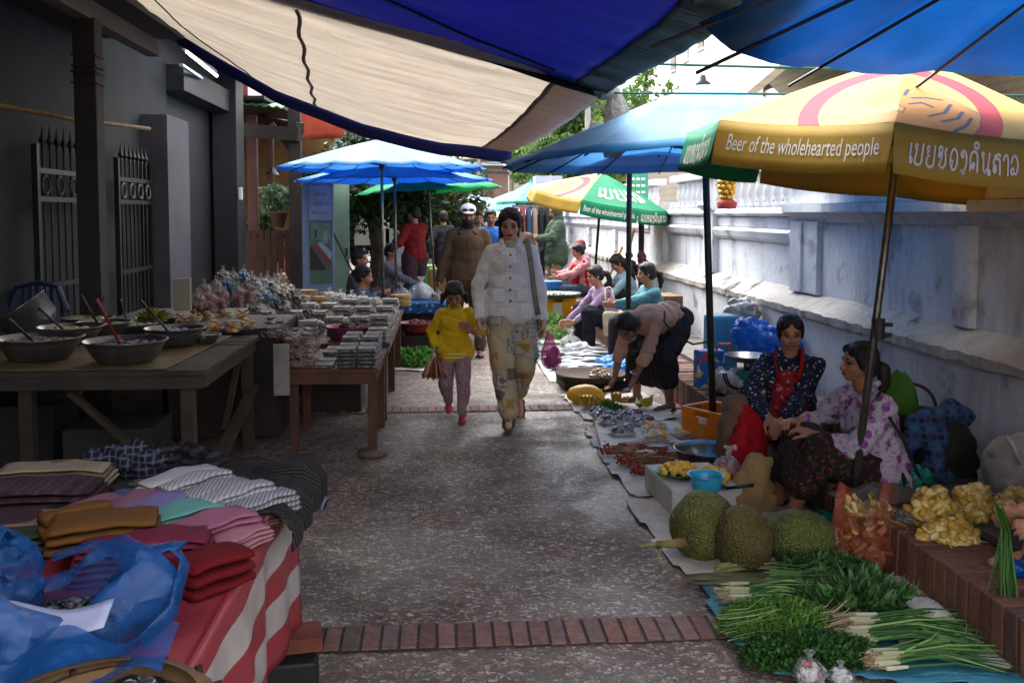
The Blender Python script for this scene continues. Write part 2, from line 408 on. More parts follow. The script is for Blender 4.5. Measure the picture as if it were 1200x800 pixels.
# ============================================================ LEFT SHOP BUILDING
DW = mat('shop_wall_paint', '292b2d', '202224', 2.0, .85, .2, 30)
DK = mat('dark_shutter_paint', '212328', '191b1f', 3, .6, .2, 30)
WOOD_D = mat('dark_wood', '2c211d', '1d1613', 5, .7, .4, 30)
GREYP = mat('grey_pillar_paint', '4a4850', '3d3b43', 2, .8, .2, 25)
bld = thing('shop_building', 'grey plastered shop building with a deep eave, pillar and dark shutters', 'building', (-3.3, 5, 0))
def bb(name, x0, x1, y0, y1, z0, z1, mt, par=bld, bev=.004):
    m = M(); m.box(((x0 + x1) / 2, (y0 + y1) / 2, (z0 + z1) / 2), (x1 - x0, y1 - y0, z1 - z0)); return m.build(name, mt, par, bevel=bev)
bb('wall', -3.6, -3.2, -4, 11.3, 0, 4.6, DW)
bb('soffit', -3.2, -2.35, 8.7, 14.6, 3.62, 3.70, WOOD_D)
bb('unseen_blocker_wall', -3.2, -1.5, -1.3, -1.0, 0, 4.2, DW)  # added unseen behind the camera, blocks light from the left wall and tables
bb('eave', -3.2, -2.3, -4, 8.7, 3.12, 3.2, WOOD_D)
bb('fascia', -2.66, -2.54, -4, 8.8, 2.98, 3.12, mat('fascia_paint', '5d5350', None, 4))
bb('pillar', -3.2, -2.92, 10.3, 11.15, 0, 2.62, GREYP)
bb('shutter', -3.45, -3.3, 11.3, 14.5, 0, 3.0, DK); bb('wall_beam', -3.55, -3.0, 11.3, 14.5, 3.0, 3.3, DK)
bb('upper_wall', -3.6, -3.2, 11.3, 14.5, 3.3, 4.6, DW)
bb('shutter', -3.29, -3.25, 11.6, 12.4, 0, 2.0, mat('shutter_panel', '24262b'))
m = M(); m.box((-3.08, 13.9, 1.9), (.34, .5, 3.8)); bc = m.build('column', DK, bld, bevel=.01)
# square post carrying the eave, with wires bound round it
post = thing('wooden_post', 'dark square post with wire bands holding up the shop eave', 'post', (-2.6, 7.2, 0))
m = M(); m.box((-2.6, 7.2, 1.5), (.16, .16, 2.98)); m.build('shaft', mat('post_paint', '2f2b2a', '231f1d', 6), post, bevel=.006)
for z in (2.52, 2.6, 2.64, 2.72): m = M(); m.box((-2.6, 7.2, z), (.185, .185, .012)); m.build('wire_band', WOOD_D, post)
# bamboo pole
m = M(); a = D(-40, 116, 6.2); b = D(175, 151, 9.0); m.tube([a, (a + b) / 2 - V((0, 0, .02)), b], .018, 8)
tag(m.build('bamboo_pole', mat('bamboo', '8a6d42', '6d5433', 8), smooth=True), 'thin brown bamboo pole along the grey shop wall', 'pole')
# gates
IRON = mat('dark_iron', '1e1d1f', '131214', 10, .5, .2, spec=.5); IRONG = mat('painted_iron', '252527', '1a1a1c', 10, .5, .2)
def gate(x, y0, y1, zt, label, irn):
    t = thing('metal_gate', label, 'gate', (x, (y0 + y1) / 2, 0), 'iron gates of the shop')
    fr = M()
    for z in (.12, zt - .42, zt - .20, 1.0): fr.box((x, (y0 + y1) / 2, z), (.035, y1 - y0, .04))
    for y in (y0, y1): fr.box((x, y, zt / 2), (.045, .045, zt))
    fr.build('gate_frame', irn, t); n = 8
    for i in range(1, n):
        y = y0 + (y1 - y0) * i / n; m = M(); m.tube([(x, y, .12), (x, y, zt)], .011, 6)
        m.lathe([(.0, .17), (.012, .08), (.03, .03), (.012, 0), (.018, -.02), (.0, -.03)][::-1], 6, (x, y, zt)); m.build('spear_bar', irn, t)
    for i in range(4):
        m = M(); y = y0 + (y1 - y0) * (i + .5) / 4; m.tube([V((x + .02, y + .07 * math.cos(a * PI / 5), zt - .31 + .07 * math.sin(a * PI / 5))) for a in range(11)], .012, 5)
        m.build('scroll', mat('gate_scroll', '5b5d62' if irn is IRONG else '45474b'), t)
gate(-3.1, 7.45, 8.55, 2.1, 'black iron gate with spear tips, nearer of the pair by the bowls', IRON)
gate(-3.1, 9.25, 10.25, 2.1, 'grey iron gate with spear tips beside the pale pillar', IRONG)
# tube lamp
def emis(name, c, s):
    t = NT(name); e = t.n('Emission', Color=(*lin(c), 1), Strength=s); t.t.links.new(e.outputs[0], t.out.inputs[0]); return t.m
a = D(219, 61, 10.6); b = D(254, 89, 12.0)
lamp = thing('tube_lamp', 'lit white fluorescent tube lamp under the shop eave', 'lamp', a)
m = M(); m.tube([a, b], .016, 10); m.build('tube', emis('tube_glow', 'f2f0ff', 5), lamp, smooth=True)
m = M(); m.beam(a + V((-.03, -.05, .05)), b + V((-.03, .05, .05)), .05, .04); m.build('fitting', mat('lamp_fitting', '3c3d42', None, 4, .5), lamp)
a = D(212, 76, 10.6) ; b = D(236, 92, 12.0)
m = M(); m.beam(a, b, .04, .03); tag(m.build('conduit', mat('conduit_paint', '9ba0ad', None, 4, .5)), 'pale conduit running below the lit tube lamp', 'conduit')
m = M(); m.box(D(206, 202, 10.95), (.05, .16, .34)); tag(m.build('meter_box', mat('meterbox', '8c8580', None, 5), bevel=.01), 'small pale meter box on the side of the grey pillar', 'meter box')
m = M(); m.box(D(282, 227, 13.6), (.05, .06, .18)); tag(m.build('switch_box', mat('switchbox', 'c9c9c9', None, 5), bevel=.01), 'small white switch box on the dark column', 'switch box')
# ============================================================ TARPS
def tarp_mat(name, c, c2, tr=.45, seam=None):
    t = NT(name); nz = t.ramp(t.noise(1, 5, t.obj((1.2, 9, 1))), [(.3, 0.), (.75, 1.)]); col = t.mix(nz, lin(c), lin(c2))
    sp = t.ramp(t.noise(7, 6), [(.62, 0.), (.75, 1.)]); col = t.mix(t.math('MULTIPLY', sp, .25), col, lin('54483c'))
    return t.pbr(col, rough=.6, spec=.2, transl=tr, bump=t.bump(t.noise(1, 4, t.obj((5, 30, 3))), .5, .02))
T_BEI = tarp_mat('canvas_beige', 'cfc8bf', 'b5ada4', .55); T_BLU = tarp_mat('canvas_blue', '3a43a0', '2d3488', .42)
T_BRN = tarp_mat('canvas_hem_brown', '8f7d70', '7a695f', .45); T_NAV = tarp_mat('canvas_hem_navy', '0e0f1a', '0a0b12', .02); T_NB = tarp_mat('canvas_band_blue', '262b66', '1c2054', .2)
def lerp(pts, x):
    for (x0, y0), (x1, y1) in zip(pts, pts[1:]):
        if x <= x1: return y0 + (y1 - y0) * (x - x0) / (x1 - x0)
    return pts[-1][1]
# far beige awning
FZ = [(-2.6, 3.36), (-2.32, 3.17), (-1.63, 2.78), (-.77, 2.46), (0, 2.28), (.72, 2.2)]
def beige(u, v):
    y = 5.75 + (9.5 - 5.75) * v; xr = 1.08 + (.70 - 1.08) * v; x = -2.6 + (xr + 2.6) * u
    zf = lerp(FZ, -2.6 + (.72 + 2.6) * u); zn = 3.42 + (2.37 - 3.42) * (u ** .8)
    return (x, y, zn * (1 - v) + zf * v + .05 * math.sin(PI * v) * -1.0 + .012 * noise.noise(V((x * 2, y * 5, 0))))
aw = thing('beige_awning', 'beige canvas awning with blue hem stretched over the stalls on the left', 'awning', (-1, 7.5, 2.8))
m = M(); m.grid(lambda u, v: beige(u * .915, v), 60, 40); m.build('canvas', T_BEI, aw, smooth=True, thick=.003)
m = M(); m.grid(lambda u, v: V(beige(.905 + u * .095, v)) + V((0, 0, -.004 - .05 * u * 0)), 8, 40); m.build('side_hem', T_BRN, aw, smooth=True, thick=.004)
m = M(); m.grid(lambda u, v: V(beige(u, 1)) + V((0, .02 + .10 * v, -v * .12 )), 60, 3); m.build('front_hem', T_NB, aw, smooth=True, thick=.003)
m = M(); pts = [D(px, py, yy) for px, py, yy in ((452, 28, 6.1), (453, 60, 6.6), (457, 95, 7.3), (462, 125, 8.1), (474, 153, 9.3))]
seam = []
for i in range(25):
    v = .05 + .93 * i / 24; u = .47 - .06 * v; seam.append(V(beige(u, v)) + V((0.012 * math.sin(i * 1.3), 0, -.012)))
m.tube(seam, .014, 6, flat=.5); m.build('seam', T_BRN, aw)
m = M(); m.tube([V(beige(.12 + .05 * math.sin(i * .4) * .3 + .1 * i / 20, i / 20)) + V((0, 0, -.01)) for i in range(21)], .006, 5); m.build('cord', T_NAV, aw)
# near blue awning overhead
def blue(u, v):
    y = 1.3 + (5.95 - 1.3) * v; x = -2.6 + (1.06 + 2.6) * u + .03 * math.sin(y * 2) * u
    e = 3.45 + (2.33 - 3.45) * (u ** .95)
    return (x, y, e - .03 * math.sin(PI * min(1, v * 1.0)) + .015 * noise.noise(V((x * 2, y * 4, 3))) - .0 * v)
aw2 = thing('blue_awning', 'blue canvas awning with dark hem hanging overhead', 'awning', (-1, 3, 3))
m = M(); m.grid(lambda u, v: blue(u * .95, v), 50, 80); m.build('canvas', T_BLU, aw2, smooth=True, thick=.003)
m = M(); m.grid(lambda u, v: V(blue(.945 + .055 * u, v)) + V((0, 0, -.006)), 8, 120); m.build('side_hem', T_NAV, aw2, smooth=True, thick=.005)
m = M(); m.tube([V(blue(u / 30, 1)) + V((0, .01, -.02)) for u in range(31)], .022, 6); m.build('edge_rope', T_NAV, aw2)
m = M(); m.tube([V(blue(.3 + .60 * u / 30, .93 - .25 * (1 - u / 30))) + V((0, 0, -.012)) for u in range(31)], .008, 6); m.build('cord', T_NAV, aw2)
# grey bag tied to the corner
c0 = V(blue(1, 1))
def hb(u, v):
    a = 2 * PI * u; w = [.03, .05, .075, .085, .10, .12, .03][int(round(v * 6))]; yy = [0, .05, .12, .22, .30, .33, .43][int(round(v * 6))]
    return c0 + V((.05 + w * math.cos(a) * (1 + .25 * math.sin(3 * a)) + .05 * v - (.08 if v > .95 else 0), w * .45 * math.sin(a) * (1 + .2 * math.cos(5 * a)), .02 - yy))
m = M(); m.grid(hb, 22, 6); m.ell(c0 + V((0, 0, .01)), (.09, .05, .06), nz=.4, nf=14)
tag(m.build('tied_cloth', plastic('grey_film', '8f8984', .92, 12, .5, .25), smooth=True, sub=1), 'crumpled grey plastic sheet tied at the corner of the blue awning', 'plastic sheet')
# ropes
ROPE = mat('green_rope', '1f5a4d', '163d36', 60, .8); ROPEK = mat('black_rope', '1b1e22', None, 60, .8)
def rope(a, b, sag, r, mt, label, name='rope'):
    a = V(a); b = V(b); m = M(); n = 30
    m.tube([a + (b - a) * (i / n) - V((0, 0, sag * 4 * (i / n) * (1 - i / n))) for i in range(n + 1)], r, 6)
    return tag(m.build(name, mt, smooth=True), label, 'rope')
rope(D(757, 75, 5.6), D(1300, 90, 4.2), .0, .008, ROPE, 'upper green rope running right from the blue awning corner')
rope(c0 + V((.0, 0, .0)), D(1300, 113, 4.2), .0, .007, ROPE, 'lower green rope running right from the tied grey sheet')
rope(D(604, 190, 9.4), D(800, 168, 7.6), .02, .008, ROPE, 'dark green rope from the beige awning corner to the big pale umbrella')
# ============================================================ UMBRELLAS
UF = {}
def umat(name, tr=.5):
    if name not in UF:
        t = NT(name); a = t.n('Attribute', _attribute_name='Col'); nz = t.ramp(t.noise(5, 5), [(.3, .78), (.7, 1.)])
        c = t.mix(1, a.outputs[0], nz, 'MULTIPLY'); UF[name] = t.pbr(c, rough=.65, spec=.25, transl=tr, bump=t.bump(t.noise(1, 3, t.obj((9, 9, 3))), .35, .01))
    return UF[name]
STEEL = mat('pole_steel', '77736d', '5a5651', 20, .35, .1, metal=.8); DKPOLE = mat('pole_dark', '34302e', '262322', 14, .5, .15, metal=.3)
WRIB = mat('rib_dark', '24242a', None, 10, .5)
def umbrella(label, base, apex, Rr, drop, n, colf, group='market umbrellas', sag=.03, val=0, valf=None, nr=10, sub=3, pole=.018, poleM=STEEL, phase=0, tr=.5, ribs=True, many=False, vcut=.0, over=.0, name='market_umbrella', finial=None, scallop=0, tilt=None, pole_to=None):
    base = V(base); apex = V(apex); ax = V(tilt).normalized() if tilt else (apex - base).normalized(); X, Y, Z = V((1, 0, 0)), V((0, 1, 0)), ax
    X = (X - Z * X.dot(Z)).normalized(); Y = Z.cross(X)
    t = thing(name, label, 'umbrella', base, group)
    def pt(phi, tt, dz=0):
        # phi in panels (0..n)
        k = phi % 1.0; a = 2 * PI * (math.floor(phi) / n) + phase; b = a + 2 * PI / n
        ca, sa = math.cos(a) * (1 - k) + math.cos(b) * k, math.sin(a) * (1 - k) + math.sin(b) * k
        s_ = 4 * k * (1 - k); r = Rr * tt; z = -drop * (tt ** 1.12) - sag * s_ * (tt ** 1.5) * .6 + scallop * s_ * (tt ** 4)
        r2 = r * (1 - .04 * sag * 10 * s_ * tt)
        return apex + X * ca * r2 + Y * sa * r2 + Z * (z + dz)
    m = M(); seg = sub * n
    m.grid(lambda u, v: pt(u * n * .999999, .012 + .988 * v), seg, nr, lambda u, v: colf(u * n, v))
    m.build('canopy', umat('umbrella_cloth_%d' % int(tr * 100), tr), t, smooth=True, thick=.002)
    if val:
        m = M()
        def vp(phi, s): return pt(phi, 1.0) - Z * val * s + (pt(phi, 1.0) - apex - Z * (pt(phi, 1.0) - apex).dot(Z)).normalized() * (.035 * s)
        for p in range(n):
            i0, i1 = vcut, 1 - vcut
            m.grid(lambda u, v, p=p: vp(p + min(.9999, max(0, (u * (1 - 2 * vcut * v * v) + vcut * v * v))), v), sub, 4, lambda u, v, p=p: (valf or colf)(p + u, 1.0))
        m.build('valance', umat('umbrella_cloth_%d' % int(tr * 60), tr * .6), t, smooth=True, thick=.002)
        t_vp = vp
    else: t_vp = None
    top = apex + Z * .02; m = M(); m.tube([base, (base + top) / 2, top], pole, 10); m.build('pole', poleM, t, smooth=True)
    m = M(); m.lathe([(.0, .06), (.018, .05), (.022, .02), (.05, .0), (.05, -.02)][::-1], 12, apex, mt=Matrix((X, Y, Z)).transposed()); m.build('finial', finial or WRIB, t, smooth=True)
    if ribs:
        hub = apex - Z * drop * .9; rm = M()
        for i in range(n):
            m = M() if many else rm
            p0 = pt(i + 1e-6, .02, -.02); pm = pt(i + 1e-6, .55, -.022); p1 = pt(i + 1e-6, 1.0 + over, -.012)
            m.tube([p0, pt(i + 1e-6, .3, -.02), pm, pt(i + 1e-6, .8, -.02), p1], .006 if not many else .007, 5)
            m.tube([hub, pm], .005, 5)
            if many: m.build('rib', WRIB, t)
        if not many: rm.build('rib_frame', WRIB, t)
        m = M(); m.tube([hub - Z * .04, hub + Z * .05], pole * 1.8, 10); m.build('runner', WRIB, t)
    t['_n'] = n; del t['_n']
    return t, pt, t_vp, (X, Y, Z)
LB = ['86bae2', '90c2e8', '7eb2dc', '8abde4']; 
def plain(cs, edge=None):
    return lambda u, v: (edge if edge and v > .93 else cs[int(u) % len(cs)])
BLU = ['5b9fdc', '68a9e2', '5397d6']; DBL = ['2a6fc4', '2f76cb']
# left side
umbrella('light blue market umbrella over the packaged snack stall, nearest on the left', (-.70, 11.0, 0), D(447, 163, 11.0), 1.22, .34, 16, plain(['7db4e6', '8abdea'], '3f86cf'), sag=.035, nr=9)
umbrella('darker blue umbrella tucked just behind the light blue one on the left', (-.62, 12.6, 0), D(462, 185, 12.6), 1.32, .30, 16, plain(['5a9adf', '4e8fd6']), nr=8)
umbrella('green and pale umbrella behind the two blue ones on the left', (-.1, 14.6, 0), D(500, 192, 14.6), 1.15, .42, 16, lambda u, v: 'cfe0cf' if int(u) % 16 in (1, 2, 3) and v < .8 else '2aa06a', nr=8)
umbrella('small pink umbrella further down on the left', (-.2, 19.5, 0), D(520, 224, 19.5), 1.0, .22, 12, plain(['e8a0a4', 'eb9296']))
umbrella('pale turquoise umbrella deep in the lane on the left', (.1, 24, 0), D(540, 229, 24), 1.3, .3, 12, plain(['9fcfdd', '8fc6dc'], '2f9a86'))
umbrella('wide pale blue umbrella far down the lane', (.9, 30, 0), D(560, 228, 30), 1.7, .35, 12, plain(['bcd9f0', '9fc8ea']))
umbrella('blue umbrella with a red edge far on the left', (-.9, 27, 0), D(500, 231, 27), 1.3, .3, 12, plain(['4f8fd8', '5a98dc'], 'c85a50'))
umbrella('pastel striped sun umbrella held above the crowd', (1.75, 21, 0), D(606, 240, 21), .66, .24, 8, lambda u, v: ['e6e3b4', 'bfe3dc', 'e7bccb', 'd8e6ea'][int(u) % 4], val=0)
umbrella('sky blue umbrella with green trim down the right side of the lane', (2.05, 21.5, 0), D(622, 213, 21.5), .82, .48, 12, plain(['79b7e8', '88c0ec'], '2b9c70'), finial=mat('teal_cap', '2a9a90'))
umbrella('wide pale blue umbrella partly behind the green trimmed one', (2.2, 25, 0), D(608, 222, 25), 1.2, .35, 12, plain(['a8cdee', '9cc4ea']))
for lb_, px, py, y, r_, cs in (('deep blue umbrella past the pink one', 508, 226, 22, 1.1, ['2f6fc0', '3a7ac8']), ('green umbrella past the white capped man', 535, 240, 23, .9, ['3a9a70', '48a880']),
        ('faded white umbrella at the far end of the lane', 578, 236, 33, 1.3, ['c9d2d8', 'b8c4cc']), ('pale blue umbrella near the gate column', 648, 226, 24, .9, ['8fb8e0', '9cc4e8']), ('blue umbrella just left of the green trimmed one', 592, 236, 27, 1.0, ['5a9adf', '6aa6e4'])):
    umbrella(lb_, (D(px, 300, y).x, y, 0), D(px, py, y), r_, .26, 12, plain(cs), nr=6)
# right: U6 under U5
umbrella('pale blue umbrella on a dark pole, lower one behind the big umbrella', (1.62, 8.1, 0), D(738, 150, 8.1), 1.12, .30, 12, plain(['adcaf0', 'b4cff2']), tr=.50, poleM=DKPOLE, sag=.02, pole=.024)
umbrella('big pale blue umbrella planted in the orange crate', (1.80, 6.08, .03), D(824, 98, 6.12), 1.34, .50, 16, plain(LB, '4aa0d8'), tr=.5, poleM=DKPOLE, sag=.012, scallop=.0, pole=.024, finial=mat('dark_cap', '241e1c'))
# overhead blue, top right
umbrella('deep blue umbrella overhead in the top right corner with dark ribs', (2.20, 2.25, 0), (2.15, 2.2, 2.62), 1.5, .5, 16, plain(['2f80b4', '2a78ac']), many=True, sag=.05, nr=10, over=.09, poleM=STEEL, phase=.12, tr=.6, name='market_umbrella')
# ============================================================ PRINTED UMBRELLAS
YEL = 'e2bf6e'; GRN = '1d8c64'; PINK = 'e0465a'; ORG = 'e5932f'; STR = '4c5a78'
def inpoly(x, y, P):
    c = False; j = len(P) - 1
    for i in range(len(P)):
        xi, yi = P[i]; xj, yj = P[j]
        if (yi > y) != (yj > y) and x < (xj - xi) * (y - yi) / (yj - yi) + xi: c = not c
        j = i
    return c
def dseg(x, y, P):
    best = 9
    for (x0, y0), (x1, y1) in zip(P, P[1:]):
        dx, dy = x1 - x0, y1 - y0; L = dx * dx + dy * dy; t = max(0, min(1, ((x - x0) * dx + (y - y0) * dy) / L)) if L else 0
        best = min(best, math.hypot(x - x0 - t * dx, y - y0 - t * dy))
    return best
# emblem in canopy units: x across the badge rib, y outward from the top (1 = rim)
TIG = [(-.171, .714), (-.116, .60), (-.06, .575), (-.023, .477), (.02, .42), (.071, .50), (.148, .578), (.24, .636), (.328, .722), (.323, .873), (.292, .99), (.159, 1.0), (-.008, 1.0), (-.225, .945), (-.061, .909), (-.002, .872), (.021, .891), (.031, .832), (-.012, .788), (-.046, .762), (-.088, .828), (-.124, .783)]
STP = [[(.048, .693), (.11, .656), (.169, .643)], [(.043, .767), (.093, .728), (.136, .751)], [(.128, .863), (.186, .791), (.207, .679)], [(.18, .893), (.239, .823), (.256, .735)], [(.232, .958), (.274, .879), (.291, .785)], [(.016, .675), (.026, .596)]]
def emblem(x, y):
    if inpoly(x, y, TIG):
        for s in STP:
            if dseg(x, y, s) < .0085: return STR
        return 'e0a05c'
    if dseg(x, y, TIG + [TIG[0]]) < .0055: return STR
    if math.hypot(x / .41, (y - .80) / .56) < 1 and math.hypot(x / .328, (y - .80) / .44) > 1: return PINK
    return None
def badge_cols(centre_rib, n, base):
    """paint function: badge centred on one rib, over its two panels"""
    def f(u, v):
        d = (u - centre_rib + n / 2) % n - n / 2
        if abs(d) < 1.6:
            a = d * 2 * PI / n; e = emblem(math.sin(a) * v, math.cos(a) * v)
            if e: return e
        return base(u)
    return f
# letters as strokes on a 1-high grid
def arc(cx, cy, rx, ry, a0, a1, n=8): return [(cx + rx * math.cos(R(a0 + (a1 - a0) * i / n)), cy + ry * math.sin(R(a0 + (a1 - a0) * i / n))) for i in range(n + 1)]
LAO = {
 'e': (.28, [[(.12, .9), (.12, .2)] + arc(.2, .16, .08, .1, 180, 500)]),
 'b': (.72, [arc(.14, .78, .08, .1, 0, 330) + [(.08, .2)] + arc(.32, .18, .24, .17, 190, 350) + [(.6, .95)]]),
 'y': (.74, [arc(.16, .78, .08, .1, 0, 330) + [(.1, .55), (.26, .48), (.1, .38)] + arc(.34, .2, .26, .2, 190, 350) + [(.62, .95)]]),
 'kh': (.72, [arc(.14, .6, .08, .1, 0, 300) + arc(.2, .8, .12, .15, 200, 20) + [(.3, .5), (.14, .12), (.42, .04), (.58, .2), (.58, .55), (.5, .75), (.62, .92)]]),
 'o': (.66, [arc(.2, .3, .09, .12, 20, 340) + arc(.34, .48, .25, .45, 215, -140, 14)]),
 'ng': (.56, [arc(.18, .76, .1, .13, 20, 340) + arc(.26, .5, .22, .42, 110, -60, 8) + [(.3, -.1), (.12, .1)]]),
 'k': (.74, [arc(.32, .32, .09, .11, 0, 340) + [(.2, .3), (.1, .05)] + [(.08, .6)] + arc(.34, .62, .26, .32, 180, 0) + [(.6, .04)]]),
 'n': (.70, [arc(.12, .84, .07, .09, -20, 300) + [(.2, .2), (.28, .06), (.5, .3), (.6, .95)], arc(.6, .1, .08, .1, 0, 350)]),
 'l': (.66, [arc(.2, .28, .1, .14, 20, 340) + [(.1, .5)] + arc(.32, .55, .24, .2, 180, 20) + [(.56, .04)], [(.12, .8), (.4, .93), (.6, .85)]]),
 'a': (.42, [arc(.2, .68, .16, .24, 190, 0) + [(.36, .02)]]),
 'w': (.62, [arc(.16, .24, .1, .13, 20, 340) + arc(.28, .5, .24, .42, -60, 170, 10)]),
 'j': (.64, [arc(.38, .34, .1, .12, 0, 340) + arc(.32, .5, .24, .42, 160, -80, 10) + [(.2, .1)]]),
 'ai': (.40, [arc(.2, 1.12, .12, .12, -60, 260) + [(.24, .9), (.24, .15)] + arc(.16, .12, .08, .1, 0, -320)]),
 'O': (0, [arc(-.36, 1.2, .17, .13, -30, 330)]), 'I': (0, [arc(-.36, 1.12, .2, .16, 0, 180) + [(-.16, 1.1)]]), ' ': (.3, [])}
def ribbon(m, P, w, f):
    """flat stroke of width w following P, placed by f(x,y)"""
    L = []; n = len(P)
    for i in range(n):
        d = V((*P[min(i + 1, n - 1)], 0)) - V((*P[max(i - 1, 0)], 0)); d = d.normalized() if d.length else V((1, 0, 0)); nn = V((-d.y, d.x, 0)) * w / 2
        L.append(((P[i][0] + nn.x, P[i][1] + nn.y), (P[i][0] - nn.x, P[i][1] - nn.y)))
    for a, b in zip(L, L[1:]): m.quad(f(*a[0]), f(*a[1]), f(*b[1]), f(*b[0]))
def lao(m, seq, w, f, x0=0.0):
    x = x0
    for g in seq:
        adv, st = LAO[g]
        for P in st: ribbon(m, [(x + px, py) for px, py in P], w, f)
        x += adv + (.10 if adv else 0)
    return x
def lao_w(seq): return sum(LAO[g][0] + (.10 if LAO[g][0] else 0) for g in seq)
def latin(m, s, f, sub=0):
    """outline letters, baseline at y=0, about .72 high; returns width"""
    cu = bpy.data.curves.new('t', 'FONT'); cu.body = s; cu.size = 1; cu.resolution_u = 3; o = bpy.data.objects.new('t', cu); COL.objects.link(o)
    dg = bpy.context.evaluated_depsgraph_get(); dg.update(); me = bpy.data.meshes.new_from_object(o.evaluated_get(dg))
    w = max(v.co.x for v in me.vertices); b = len(m.v)
    for v in me.vertices: m.v.append(V(f(v.co.x / w, v.co.y)))
    for p in me.polygons: m._f([b + i for i in p.vertices])
    bpy.data.objects.remove(o); bpy.data.curves.remove(cu); bpy.data.meshes.remove(me); return w
WHT = mat('print_white', 'ded9cf', None, 10, .7, 0)
# ---- yellow one, front right
n8 = 8; ph = R(-117 - 45)
base8 = lambda u: YEL if int(u) % 8 in (0, 1, 4, 5) else GRN
uy, ptY, vpY, axY = umbrella('yellow and green printed beer umbrella with a tiger badge, nearest on the right', (1.95, 4.32, 0), (2.18, 4.30, 2.30), 1.00, .42, 8,
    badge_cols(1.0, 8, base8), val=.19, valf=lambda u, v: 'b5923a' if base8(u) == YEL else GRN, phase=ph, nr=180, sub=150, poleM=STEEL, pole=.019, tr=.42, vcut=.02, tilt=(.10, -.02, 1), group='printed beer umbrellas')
m = M(); o_ = D(1029, 385, 4.31); m.tube([o_ - V((0, 0, .05)), o_ + V((0, 0, .05))], .032, 10); m.box(o_ + V((.04, -.01, .02)), (.05, .02, .02)); m.box(o_ + V((.035, -.01, -.03)), (.05, .02, .02)); m.build('clamp', WRIB, uy, bevel=.003)
def on_val(vp, p, u0, u1, s0, s1, out=.005):
    """lettering area of one valance panel: x 0..1 across, y 0..1 up"""
    def f(x, y):
        u = p + u0 + (u1 - u0) * x; s = s0 + (s1 - s0) * (1 - y); a = vp(u, s); e = .01
        nrm = (vp(u + e, s) - vp(u - e, s)).cross(vp(u, s + e) - vp(u, s - e)).normalized(); c = vp(u, s) - V((vp(0, 0) + vp(4, 0)) / 2)
        if nrm.dot(c) < 0: nrm = -nrm
        return a + nrm * out
    return f
f = on_val(vpY, 0, .08, .94, .22, .72)
m = M(); latin(m, 'Beer of the wholehearted people', lambda x, y: f(x, (y + .15) / .95)); m.build('lettering', WHT, uy, weld=False)
P1 = ['e', 'b', 'y', 'kh', 'o', 'ng', 'k', 'O', 'n', 'l', 'a', 'w', ' ', 'k', 'O', 'n', 'j', 'I', 'ng', 'ai', 'j']
def lao_line(um, vp, p, seq, u0, u1, s0, s1, w=.1, nm='lettering'):
    W_ = lao_w(seq); f = on_val(vp, p, u0, u1, s0, s1); m = M(); lao(m, seq, w, lambda x, y: f(x / W_, y)); m.build(nm, WHT, um, weld=False)
lao_line(uy, vpY, 1, P1, .08, .95, .30, .76, .12)
lao_line(uy, vpY, 7, P1[:12], .15, .9, .3, .8, .12)
# ---- green and yellow one further back
base8g = lambda u: YEL if int(u) % 8 in (6, 7) or int(u) % 8 in (2, 3) else GRN
bs = V(D(690, 392, 12.6)); bs.z = 0
ug, ptG, vpG, axG = umbrella('green and yellow printed beer umbrella over the seated vendors further back', (2.0, 12.6, 0), D(706, 203, 12.3), .94, .34, 8,
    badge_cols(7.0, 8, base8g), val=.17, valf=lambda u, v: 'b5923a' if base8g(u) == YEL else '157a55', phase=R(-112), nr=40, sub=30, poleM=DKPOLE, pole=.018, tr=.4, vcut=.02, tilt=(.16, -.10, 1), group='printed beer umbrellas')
f2 = on_val(vpG, 0, .06, .95, .2, .78, .006)
m = M(); latin(m, 'Beer of the wholehearted people', lambda x, y: f2(x, (y + .15) / .95)); m.build('lettering', WHT, ug, weld=False)
lao_line(ug, vpG, 1, P1[:12], .1, .95, .25, .8, .14)
def on_can(pt, u0, u1, v0, v1):
    return lambda x, y: pt(u0 + (u1 - u0) * x, v0 + (v1 - v0) * (1 - y), .008)
f3 = on_can(ptG, .25, 1.75, .52, .82); big = ['e', 'b', 'y', 'l', 'a', 'w']; Wb = lao_w(big)
m = M(); lao(m, big, .13, lambda x, y: f3(x / Wb, y)); m.build('lettering', WHT, ug, weld=False)
# ============================================================ BACKGROUND
LEAF = vmat('leaves', sc=3, rough=.6, bump=0, var=.3, transl=.3)
BARK = mat('bark', '4a4038', '2e2722', 6, .9, .6, 25)
def foliage(m, c, r, n, size, cols, seed=0, flat=1.0):
    rr = random.Random(seed); c = V(c); r = (r, r, r) if isinstance(r, (int, float)) else r
    cl = [(V((rr.gauss(0, .45), rr.gauss(0, .45), rr.gauss(0, .45))), rr.uniform(.25, .5), rr.choice(cols)) for _ in range(max(5, n // 130))]
    for i in range(n):
        k, s, col = cl[rr.randrange(len(cl))]; q = V((rr.gauss(0, 1), rr.gauss(0, 1), rr.gauss(0, 1))).normalized() * s * (rr.random() ** .4) + k
        if q.length > 1.1: q = q.normalized() * rr.uniform(.9, 1.1)
        m.col = col; d = V((rr.gauss(0, 1), rr.gauss(0, 1), rr.gauss(-.2, .7)))
        m.leaf(c + V((q.x * r[0], q.y * r[1], q.z * r[2])), d, size * rr.uniform(.4, .7), size * rr.uniform(.8, 1.5), V((rr.gauss(0, 1), rr.gauss(0, 1), 1)))
